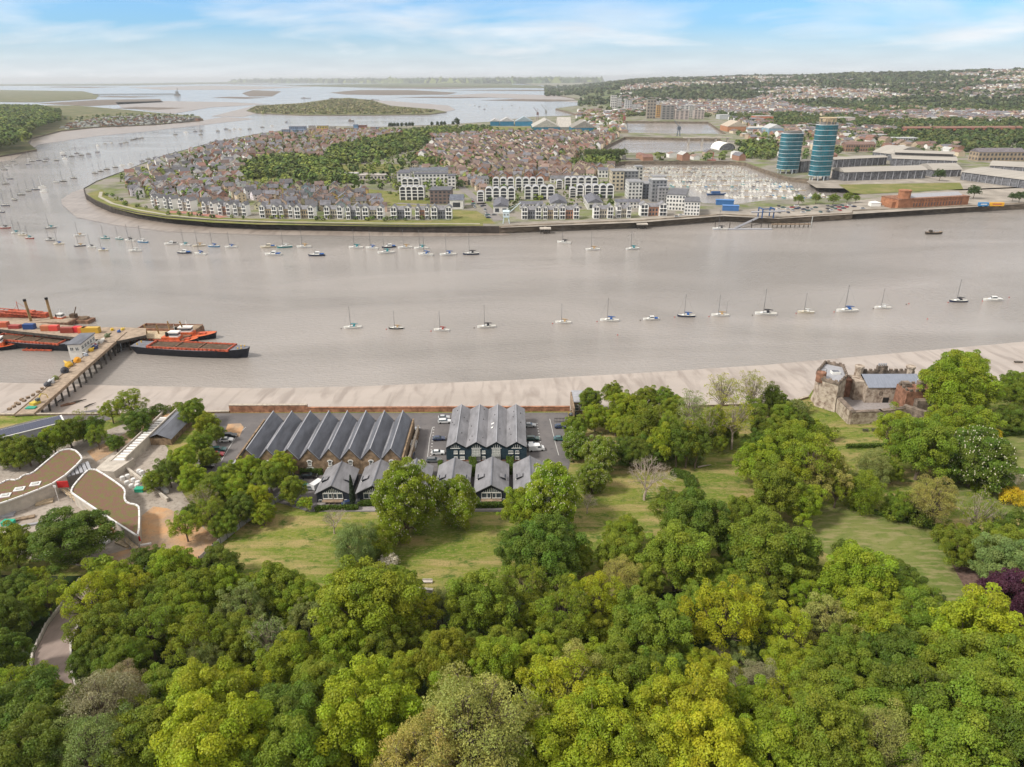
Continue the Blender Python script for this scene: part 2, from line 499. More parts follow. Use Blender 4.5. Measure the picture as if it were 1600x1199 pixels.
# ------------------------------------------------------------------ near bank: ground, mud, river wall
SHORE = [(-300, 650), (60, 650), (360, 645), (890, 643), (1232, 631), (1262, 622), (1276, 600), (1330, 592), (1450, 590), (1472, 612), (1560, 612), (1700, 606), (2000, 596)]
shw = [P(x, y, 5.0) for x, y in SHORE]
SH = [(-700, shw[0].y)] + [(p.x, p.y) for p in shw] + [(900, shw[-1].y)]
WL = [(-300, 592), (0, 598), (200, 603), (400, 607), (560, 604), (800, 594), (1000, 583), (1200, 570), (1400, 552), (1600, 534), (1800, 514)]
wlw = [P(x, y, 0.0) for x, y in WL]
WT = [(-700, wlw[0].y)] + [(p.x, p.y) for p in wlw] + [(900, wlw[-1].y + 80)]
xs = sorted(set([-700 + 20 * i for i in range(14)] + [-420 + 4 * i for i in range(211)] + [420 + 20 * i for i in range(25)]))
vs = []; fs = []
K = 130
for x in xs:
    ye = interp(SH, x)
    for k in range(K + 1):
        t = k / K
        y = -160 + (ye + 160) * t
        vs.append((x, y, H(x, y)))
for i in range(len(xs) - 1):
    for k in range(K):
        a = i * (K + 1) + k
        fs.append((a, a + K + 1, a + K + 2, a + 1))
b = MB(); b.add(vs, fs)
g = struct('ground', b.mesh('ground', M_grass))
vs = []; fs = []
for x in xs:
    ye = interp(SH, x); yw = interp(WT, x)
    yw = max(yw, ye + 12)
    for t, z in ((0, 2.4), (.25, 1.75), (.5, 1.15), (.75, .55), (1.0, 0.0), (1.25, -.8)):
        vs.append((x, ye - .6 + (yw - ye + .6) * t, z))
for i in range(len(xs) - 1):
    for k in range(5):
        a = i * 6 + k
        fs.append((a, a + 6, a + 7, a + 1))
b = MB(); b.add(vs, fs)
struct('mud_flat', b.mesh('mud_flat', M_mud))

M_rwall = mat('weathered river wall', (.25, .17, .125), .9, .2, var=.45, scale=.7, bump=.4, bscale=3)
M_brickred = mat('red wall brick', (.33, .165, .10), .9, .2, var=.4, scale=.6, bump=.3, bscale=3)
def wall_run(pts, z0, z1, th, mat_, name, label, cap=None):
    """a free-standing wall following world points"""
    t = thing(name, label, 'wall', (pts[0][0], pts[0][1], 0))
    off = Vector((-pts[0][0], -pts[0][1], 0))
    b = MB(Matrix.Translation(off)); c = MB(Matrix.Translation(off))
    for (a, d) in zip(pts, pts[1:]):
        a = Vector(a[:2]); d = Vector(d[:2])
        m_ = (a + d) / 2; ln = (d - a).length; an = math.atan2(d.y - a.y, d.x - a.x)
        b.cbox((m_.x, m_.y, (z0 + z1) / 2), (ln + th * .3, th, z1 - z0), an)
        c.cbox((m_.x, m_.y, z1 + .1), (ln + th * .3 + .01, th + .2, .2), an)
    ob('masonry', b.mesh('m', mat_), t)
    ob('coping', c.mesh('m', cap or mat_), t)
    return t
M_cope = mat('stone coping', (.42, .36, .29), .9, .2, var=.25, scale=1)
wpts = [(x, interp(SH, x) + .1) for x in [-420, -300, -200, -150] + [p.x for p in shw if -150 < p.x < P(355, 645, 5).x]] + [(P(358, 645, 5).x, interp(SH, P(358, 645, 5).x) + .1)]
wall_run(wpts, -1.0, 5.5, .7, M_rwall, 'river_wall', 'low brown river wall beside the jetty foot and trees on the left', M_cope)
a = P(360, 645, 5); c_ = P(890, 643, 5)
wall_run([(a.x, a.y + .4), (P(480, 645, 5).x, interp(SH, P(480, 645, 5).x) + .4)], -1.0, 7.8, 1.0, M_brickred, 'brick_wall', 'tall ruined brick wall left of the sawtooth roofed warehouse', M_cope)
wall_run([(P(481, 645, 5).x, interp(SH, P(481, 645, 5).x) + .3), (P(700, 644, 5).x, interp(SH, P(700, 644, 5).x) + .3), (c_.x, c_.y + .3)], -1.0, 6.7, .7, M_brickred, 'brick_wall', 'red brick river wall behind the warehouse and the car parks', M_brickred)
wall_run([(c_.x + .4, c_.y + .1)] + [(x, interp(SH, x) + .1) for x in (P(1000, 640, 5).x, P(1100, 636, 5).x, P(1232, 631, 5).x, P(1262, 622, 5).x)], -1, 5.6, .7, M_rwall, 'river_wall', 'river wall behind the tall trees between car park and castle', M_cope)
wall_run([(p.x, p.y + .2) for p in (P(1468, 613, 5), P(1560, 612, 5), P(1700, 606, 5))], -1, 7.6, .7, M_rwall, 'garden_wall', 'brown garden wall right of the castle by the mud', M_cope)

# sheets on the near bank
def pstruct(name, pts, off, m, px=True, cuts=3): return struct(name, patch_mesh(pts, off, name, m, cuts, px))
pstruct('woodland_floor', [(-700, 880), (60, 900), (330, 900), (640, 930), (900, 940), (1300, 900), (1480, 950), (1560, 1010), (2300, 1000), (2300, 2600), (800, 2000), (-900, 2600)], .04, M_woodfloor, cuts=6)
pstruct('estate_yard', [(336, 646), (887, 645), (893, 715), (870, 800), (482, 800), (300, 745)], .05, M_tarmac)
pstruct('construction_ground', [(-150, 700), (120, 690), (215, 655), (262, 700), (270, 745), (335, 850), (330, 884), (200, 900), (100, 880), (-150, 850)], .05, M_rubble)
pstruct('bare_clay', [(222, 806), (240, 792), (262, 795), (300, 812), (345, 846), (330, 888), (230, 896), (165, 890), (150, 872), (215, 855)], .09, M_dirt)
pstruct('clay_track', [(136, 706), (150, 722), (190, 700), (255, 655), (243, 650), (190, 680)], .09, M_dirt)
pstruct('mown_lawn', [(1262, 800), (1300, 792), (1400, 800), (1478, 830), (1492, 872), (1545, 955), (1490, 965), (1400, 900), (1300, 870), (1262, 850)], .05, M_lawn)
pstruct('garden_lawn', [(1480, 745), (1560, 690), (1640, 670), (1700, 700), (1700, 800), (1560, 812), (1490, 790)], .05, M_lawn)
M_mulch = mat('leaf litter path', (.16, .105, .085), .95, .1, var=.35, scale=1.2)
pstruct('mulch_path', [(1485, 878), (1512, 872), (1545, 905), (1550, 950), (1530, 950), (1505, 915)], .09, M_mulch)
pstruct('shore_road', [(-200, 720), (60, 655), (150, 640), (175, 655), (60, 690), (-100, 780)], .06, M_tarmac)
M_roadm = mat('old road surface', (.30, .235, .205), .9, .2, var=.14, scale=.5, stretch=(1, .3, 1))
rd = [PG(x, y).xy for x, y in ((148, 905), (128, 935), (100, 975), (82, 1015), (80, 1060), (95, 1120), (150, 1200))]
struct('hill_road', strip(rd, 6.0, .10, None, M_roadm, 'hill_road'))
M_pale = mat('pale concrete', (.52, .47, .42), .85, .2, var=.15, scale=.6)
# low wall at the road's left edge
def side(pts, d):
    out = []
    for i, p in enumerate(pts):
        q = (pts[min(i + 1, len(pts) - 1)] - pts[max(i - 1, 0)]).normalized()
        out.append(p + Vector((-q.y, q.x)) * d)
    return out
for dd, lb in ((-3.3, 'thin pale wall along the left edge of the hill road'), (3.3, 'thin pale wall along the tree side of the hill road')):
    pts = side(rd, dd)
    b = MB(Matrix.Translation((-pts[0].x, -pts[0].y, 0)))
    for a, c_ in zip(pts, pts[1:]):
        n_ = 5
        for k in range(n_):
            u = a.lerp(c_, k / n_); v = a.lerp(c_, (k + 1) / n_); m_ = (u + v) / 2
            b.cbox((m_.x, m_.y, H(m_.x, m_.y) + .35), ((v - u).length + .1, .35, 1.0), math.atan2(v.y - u.y, v.x - u.x))
    solo('roadside_wall', b.mesh('w', M_pale), lb, 'wall', loc=(pts[0].x, pts[0].y, 0))
pstruct('gravel_island', [(351, 677), (356, 663), (376, 662), (381, 668), (374, 683)], .09, M_dirt)
# ------------------------------------------------------------------ trees
def leaf_mat(name, trans=.28, var=(.62, 1.45)):
    m = bpy.data.materials.new(name); m.use_nodes = True
    t = m.node_tree; t.nodes.clear(); n = t.nodes.new; l = t.links.new
    out = n('ShaderNodeOutputMaterial')
    oi = n('ShaderNodeObjectInfo'); at = n('ShaderNodeAttribute'); at.attribute_name = 'leafv'
    sep = n('ShaderNodeSeparateColor'); l(at.outputs['Color'], sep.inputs[0])
    r = n('ShaderNodeMapRange'); r.inputs[3].default_value = var[0]; r.inputs[4].default_value = var[1]; l(sep.outputs[0], r.inputs[0])
    sc_ = n('ShaderNodeVectorMath'); sc_.operation = 'SCALE'; l(oi.outputs['Color'], sc_.inputs[0]); l(r.outputs[0], sc_.inputs[3])
    hs = n('ShaderNodeHueSaturation')
    r2 = n('ShaderNodeMapRange'); r2.inputs[3].default_value = .468; r2.inputs[4].default_value = .524; l(sep.outputs[1], r2.inputs[0])
    l(r2.outputs[0], hs.inputs['Hue']); l(sc_.outputs[0], hs.inputs['Color'])
    d = n('ShaderNodeBsdfPrincipled'); d.inputs['Roughness'].default_value = .55; d.inputs['Specular IOR Level'].default_value = .25
    l(hs.outputs[0], d.inputs['Base Color'])
    tr = n('ShaderNodeBsdfTranslucent')
    tm = n('ShaderNodeVectorMath'); tm.operation = 'MULTIPLY'; tm.inputs[1].default_value = (1.5, 1.35, .6); l(hs.outputs[0], tm.inputs[0]); l(tm.outputs[0], tr.inputs[0])
    mx_ = n('ShaderNodeMixShader'); mx_.inputs[0].default_value = trans
    l(d.outputs[0], mx_.inputs[1]); l(tr.outputs[0], mx_.inputs[2]); l(mx_.outputs[0], out.inputs[0])
    MATS[name] = m
    return m
M_leaf = leaf_mat('leaves')
M_bark = mat('bark', (.16, .125, .095), .95, .1, var=.3, scale=2, tint=False)
M_palebark = mat('pale bark', (.40, .33, .27), .9, .1, var=.2, scale=2)
M_candle = mat('blossom', (.62, .60, .42), .7, .2, var=.2, scale=2, tint=True)

def np_mesh(name, V, nf, k, mtl, leafv=None, colv=None):
    """V: (nf*k,3) vertices, every face has k corners of its own"""
    me = bpy.data.meshes.new(name)
    me.vertices.add(len(V)); me.vertices.foreach_set('co', np.asarray(V, dtype=np.float32).ravel())
    me.loops.add(nf * k); me.loops.foreach_set('vertex_index', np.arange(nf * k, dtype=np.int32))
    me.polygons.add(nf); me.polygons.foreach_set('loop_start', np.arange(0, nf * k, k, dtype=np.int32))
    me.polygons.foreach_set('loop_total', np.full(nf, k, dtype=np.int32))
    for nm, arr in (('leafv', leafv), ('tone', colv)):
        if arr is not None:
            a = me.color_attributes.new(nm, 'FLOAT_COLOR', 'POINT')
            d = np.ones((nf, 4), dtype=np.float32); d[:, :arr.shape[1]] = arr
            a.data.foreach_set('color', np.repeat(d, k, axis=0).ravel())
    me.materials.append(mtl)
    me.update(calc_edges=True)
    return me
def norm(a): return a / np.maximum(1e-9, np.linalg.norm(a, axis=1, keepdims=True))
def leaf_quads(C, Nn, size, rng, aspect=.62):
    n = len(C)
    r = norm(rng.normal(size=(n, 3)))
    t = norm(np.cross(Nn, r)); b_ = np.cross(Nn, t)
    s = (size * rng.uniform(.65, 1.35, n))[:, None]
    V = np.empty((n, 4, 3))
    V[:, 0] = C - t * s; V[:, 1] = C + b_ * s * aspect; V[:, 2] = C + t * s; V[:, 3] = C - b_ * s * aspect
    return V.reshape(-1, 3)
def blob_leaves(blobs, leaf, dens, rng, wild=.75, up=.35):
    Cs = []; Ns = []; Vv = []
    for (c, r) in blobs:
        n = max(6, int(dens * r * r))
        d = norm(rng.normal(size=(n, 3)) + np.array([0, 0, .8]))
        c = np.asarray(c)
        rad = r * (1 - .35 * rng.rand(n) ** 2) * (1 + .12 * np.sin(d[:, 0] * 7 + c[0]) * np.cos(d[:, 1] * 6 + c[1]))
        Cs.append(c + d * rad[:, None] * np.array([1, 1, .82]))
        Ns.append(norm(d * 1.0 + rng.normal(size=(n, 3)) * wild + np.array([0, 0, up])))
        v = np.empty((n, 3)); v[:, 0] = np.clip(rng.rand() * .45 + rng.rand(n) * .55, 0, 1); v[:, 1] = np.clip(rng.rand() * .6 + rng.rand(n) * .4, 0, 1); v[:, 2] = 0
        Vv.append(v)
    C = np.concatenate(Cs); Nn = np.concatenate(Ns); v = np.concatenate(Vv)
    return leaf_quads(C, Nn, leaf, rng), v
def wob(d, ph):
    return 1 + .16 * math.sin(3 * math.atan2(d[1], d[0]) + ph) + .10 * math.sin(5 * math.atan2(d[1], d[0]) + 2 * ph + 3 * d[2]) + .06 * math.sin(7 * d[2] + ph)
def crown_blobs(rng, a, b_, hc, n, rmin, rmax, low=-.45, inner=12, ph=0., gaps=0.0):
    out = []
    for i in range(n):
        z = 1 - (1 - low) * (i + .5) / n
        an = i * 2.39996 + rng.uniform(-.3, .3)
        s = math.sqrt(max(0, 1 - z * z))
        if rng.rand() < gaps: continue
        d = np.array([s * math.cos(an), s * math.sin(an), z])
        w = wob(d, ph) * rng.uniform(.64, 1.03)
        r = rng.uniform(rmin, rmax)
        out.append((np.array([d[0] * a * w, d[1] * a * w, hc + d[2] * b_ * w]), r))
    for i in range(inner):
        d = norm(rng.normal(size=(1, 3)))[0]
        out.append((np.array([d[0] * a * .5, d[1] * a * .5, hc + d[2] * b_ * .45]), rmax))
    return out
def trunk_mb(rng, blobs, h0, r0, nl=9, top=None):
    b = MB()
    top = top or h0 * 1.6
    lean = rng.uniform(-.4, .4, 2)
    b.tube([(0, 0, -.6), (lean[0] * .3, lean[1] * .3, h0 * .5), (lean[0], lean[1], h0), (lean[0] * 1.4, lean[1] * 1.4, top)], [r0 * 1.25, r0, r0 * .8, r0 * .35], 8)
    idx = rng.choice(len(blobs), min(nl, len(blobs)), replace=False)
    for i in idx:
        c = blobs[i][0]
        s = Vector((lean[0], lean[1], h0 * rng.uniform(.75, 1.15)))
        e = Vector(c); m1 = s.lerp(e, .4) + Vector((rng.uniform(-.4, .4), rng.uniform(-.4, .4), .5))
        b.tube([s, m1, e], [r0 * .5, r0 * .3, r0 * .09], 5)
    return b
TREES = {}
def reg_tree(key, seed, a, b_, hc, n, rmin, rmax, leaf, dens, r0, h0, low=-.45, inner=12, gaps=0.0, bloom=0, wild=.75, nl=9, bark='bark', extra_twigs=0):
    rng = np.random.RandomState(seed)
    bl = crown_blobs(rng, a, b_, hc, n, rmin, rmax, low, inner, rng.uniform(0, 6), gaps)
    V, v = blob_leaves(bl, leaf, dens, rng, wild)
    me = np_mesh('crown_' + key, V, len(v), 4, M_leaf, leafv=v)
    tb = trunk_mb(rng, bl, h0, r0, nl)
    if extra_twigs:
        for i in range(extra_twigs):
            c, r = bl[rng.randint(len(bl))]
            e = Vector(c); s = Vector((c[0] * .35, c[1] * .35, h0 + (c[2] - h0) * .4))
            for q in range(4):
                d = Vector(norm(rng.normal(size=(1, 3)) + np.array([[0, 0, .6]]))[0]) * r * 1.25
                tb.tube([s, s.lerp(e, .6), e], [.09, .06, .035], 3, cap=False)
                tb.tube([e - d * .3, e + d], [.035, .012], 3, cap=False)
    tm = tb.mesh('trunk_' + key, MATS[bark])
    rows = [('trunk', tm), ('crown', me)]
    if bloom:
        bb = MB()
        for i in range(bloom):
            c, r = bl[rng.randint(len(bl))]
            d = norm(rng.normal(size=(1, 3)) + np.array([[0, 0, .5]]))[0]
            p = Vector(c + d * r * np.array([1, 1, .82]) * 1.0)
            bb.tube([p, p + Vector((0, 0, .3))], [.11, .02], 4, cap=False)
        rows.append(('blossom', bb.mesh('bloom', M_candle), None, 'stuff'))
    TREES[key] = (rows, 2 * a + rmax * .9, hc + b_ + rmax * .4)
# broad woodland crowns, 12 m wide
for i in range(4):
    reg_tree('dome%d' % i, 20 + i, 5.9, 5.8, 7.6, 135, .55, 1.45, .142, 320, .38, 3.2, low=-.78)
for i in range(3):
    reg_tree('loose%d' % i, 40 + i, 5.6, 5.4, 8.2, 120, .5, 1.25, .132, 245, .32, 4.2, low=-.6, gaps=.12, inner=4, wild=1.0, nl=18, extra_twigs=40)
for i in range(3):
    reg_tree('fine%d' % i, 60 + i, 5.6, 5.6, 8.6, 110, .8, 1.4, .10, 190, .3, 3.6, inner=4, wild=1.2, nl=26, extra_twigs=110)
for i in range(2):
    reg_tree('chestnut%d' % i, 70 + i, 6.3, 7.0, 7.9, 190, .8, 1.4, .145, 310, .5, 2.0, low=-.95, bloom=1000)
for i in range(2):
    reg_tree('tall%d' % i, 80 + i, 4.2, 6.6, 10.2, 90, .85, 1.5, .17, 150, .32, 5, low=-.7, nl=14)
for i in range(2):
    reg_tree('wispy%d' % i, 90 + i, 4.6, 5.6, 10.0, 70, .7, 1.2, .13, 75, .26, 5.5, low=-.6, gaps=.25, inner=2, wild=1.2, nl=30, bark='pale bark', extra_twigs=60)
for i in range(3):
    reg_tree('shrub%d' % i, 100 + i, 2.3, 1.7, 1.5, 34, .5, .95, .13, 190, .1, .5, low=-.6, inner=3, nl=5)
for i in range(2):
    reg_tree('weeping%d' % i, 110 + i, 5.0, 6.0, 6.0, 120, .8, 1.4, .11, 210, .3, 3, low=-.95, wild=.9)
for i in range(3):
    reg_tree('small%d' % i, 120 + i, 3.0, 3.0, 4.2, 30, .8, 1.3, .34, 40, .18, 1.8, inner=3, nl=4)
# bare tree
def bare_tree(key, seed, h=13.0, leafy=0):
    rng = random.Random(seed)
    b = MB(); tips = []
    def grow(p, d, ln, r, depth):
        q = p + d * ln * .5 + Vector((rng.uniform(-.08, .08), rng.uniform(-.08, .08), 0)) * ln
        e = p + d * ln + Vector((rng.uniform(-.1, .1), rng.uniform(-.1, .1), .03)) * ln
        b.tube([p, q, e], [r, r * .85, r * .68], 6 if depth < 2 else (4 if depth < 4 else 3), cap=False)
        if depth >= 6: tips.append(e); return
        k = 3 if depth < 5 else 2
        if depth == 0: k = 4
        for i in range(k):
            an = 2 * PI * (i + rng.random()) / k
            spread = rng.uniform(.35, .8) if depth else rng.uniform(.4, .65)
            a = Vector((0, 0, 1)) if abs(d.z) < .9 else Vector((1, 0, 0))
            u = d.cross(a).normalized(); w = d.cross(u)
            nd = (d * math.cos(spread) + (u * math.cos(an) + w * math.sin(an)) * math.sin(spread) + Vector((0, 0, .08))).normalized()
            grow(e, nd, ln * rng.uniform(.68, .84), r * (.6 if k > 2 else .68), depth + 1)
    grow(Vector((0, 0, -.4)), Vector((.06, 0, 1)).normalized(), h * .25, .42, 0)
    mx_ = max(math.hypot(v[0], v[1]) for v in b.v); mz = max(v[2] for v in b.v)
    TREES[key] = ([('trunk', b.mesh('bare_' + key, M_palebark))], 2 * mx_ * .92, mz)
bare_tree('bare0', 3); bare_tree('bare1', 9)

GREENS = {
 'lime': ((.28, .335, .018), 'bright lime green'), 'fresh': ((.232, .302, .020), 'fresh green'), 'mid': ((.175, .238, .022), 'mid green'),
 'dark': ((.115, .172, .020), 'dark green'), 'olive': ((.20, .245, .018), 'olive green'), 'khaki': ((.34, .33, .085), 'pale ochre'),
 'buff': ((.30, .27, .15), 'greyish buff'), 'willow': ((.20, .255, .075), 'grey green'), 'yellow': ((.275, .32, .02), 'yellow green'),
 'purple': ((.075, .025, .045), 'dark purple'), 'gold': ((.50, .38, .02), 'golden yellow'), 'white': ((.55, .53, .45), 'white flowered'),
 'bare': ((.3, .25, .2), 'leafless grey')}
FORM = {'dome': 'domed', 'loose': 'loose', 'fine': 'feathery', 'chestnut': 'blossoming chestnut', 'tall': 'tall',
        'wispy': 'wispy', 'shrub': 'low', 'weeping': 'drooping', 'small': 'round', 'bare': 'bare'}
LAND = [((90, 850), 'beside the muddy building site'), ((190, 630), 'by the river wall near the jetty'), ((60, 690), 'beyond the green roofs'),
        ((290, 670), 'along the concrete ramp'), ((400, 740), 'in front of the sawtooth warehouse'), ((330, 820), 'by the grey fence and clay'),
        ((90, 960), 'left of the hill road'), ((190, 960), 'right of the hill road'), ((430, 900), 'at the lower left meadow edge'),
        ((560, 850), 'on the meadow below the cottages'), ((700, 770), 'in front of the black cottages'), ((860, 790), 'right of the cottages'),
        ((930, 650), 'behind the right hand car park'), ((1050, 650), 'in the belt before the mud'), ((1150, 620), 'at the shore left of the castle'),
        ((1010, 760), 'beside the bare tree clearing'), ((1230, 700), 'between clearing and castle'), ((1400, 640), 'in front of the castle'),
        ((1500, 590), 'right behind the castle'), ((1590, 600), 'by the garden wall at the right edge'), ((1530, 700), 'on the lawn right of the castle'),
        ((1450, 790), 'in the garden below the castle'), ((1570, 850), 'at the right edge by the lawn'), ((1330, 880), 'at the mown lawn foot'),
        ((1100, 860), 'in the centre right wood'), ((1210, 870), 'left of the mown lawn'), ((60, 1100), 'in the lower left corner'),
        ((250, 1050), 'in the wood below the hill road'), ((420, 1100), 'at the lower edge left of centre'), ((600, 1110), 'at the bottom beside the lime tree'),
        ((740, 1120), 'at the bottom by the ochre tree'), ((520, 960), 'in the wood under the left meadow'), ((700, 960), 'in the wood under the stone bench'),
        ((900, 950), 'in the wood under the meadow'), ((900, 1110), 'at the bottom right of the ochre tree'), ((1080, 1000), 'in the mid right wood'),
        ((1100, 1130), 'at the bottom edge right of centre'), ((1280, 1000), 'in the wood under the mown lawn'), ((1300, 1130), 'along the lower right edge'),
        ((1480, 1000), 'in the wood by the purple tree'), ((1500, 1130), 'in the lower right corner'), ((620, 1030), 'in the central wood')]
def place_phrase(px, py):
    return min(LAND, key=lambda l_: (l_[0][0] - px) ** 2 + (1.2 * (l_[0][1] - py)) ** 2)[1]
PLACED = []
def size_word(w): return 'huge' if w > 15.5 else ('large' if w > 12 else ('medium' if w > 8 else 'small'))
def put_tree(kind, col, px, py, wpx, ratio=None, seed=None, label=None, name=None):
    """px,py: centre of the crown in the photograph; wpx its width; placed on the ground below it"""
    rng = random.Random(int(px * 7 + py * 13)) if seed is None else random.Random(seed)
    keys = [k for k in TREES if k.rstrip('0123456789') == kind]
    key = keys[rng.randrange(len(keys))]
    rows, w0, h0 = TREES[key]
    ratio = ratio or (h0 / w0) * rng.uniform(.92, 1.08)
    p = PG(px, py, 6)
    for _ in range(12):
        w = wpx * slant(Vector((p.x, p.y, p.z + 6))) / F
        h = w * ratio
        q = P(px, py, p.z + h * .62)
        p = Vector((q.x, q.y, H(q.x, q.y)))
    return add_tree(key, col, p.x, p.y, w, h, rng, label, name)
def add_tree(key, col, x, y, w, h, rng, label=None, name=None):
    rows, w0, h0 = TREES[key]
    kind = key.rstrip('0123456789')
    c, word = GREENS[col]
    j = rng.uniform(.88, 1.12)
    c = (c[0] * j * rng.uniform(.9, 1.1), c[1] * j, c[2] * j)
    z = H(x, y)
    px, py = project((x, y, z + h * .6))
    if label is None:
        noun = 'shrub' if kind == 'shrub' else ('' if kind == 'chestnut' else 'tree')
        fw = FORM[kind]
        sw = size_word(w) if kind != 'shrub' else ''
        label = ' '.join(q for q in (sw, word, fw, noun, place_phrase(px, py)) if q)
        label = label.replace('leafless grey bare', 'leafless grey')
    cat = 'shrub' if kind == 'shrub' else 'tree'
    nm = name or {'chestnut': 'horse_chestnut_tree', 'shrub': 'garden_shrub', 'bare': 'bare_tree', 'weeping': 'weeping_tree'}.get(kind, 'woodland_tree')
    t = thing(nm, label, cat, (x, y, z - .1), rng.uniform(0, 6.28), None, (w / w0, w / w0, h / h0))
    for row in rows:
        o = ob(row[0], row[1], parent=t, color=c if row[0] == 'crown' else (.62, .58, .42) if row[0] == 'blossom' else c)
        if len(row) > 3: o['kind'] = row[3]
    PLACED.append((x, y, w))
    return t
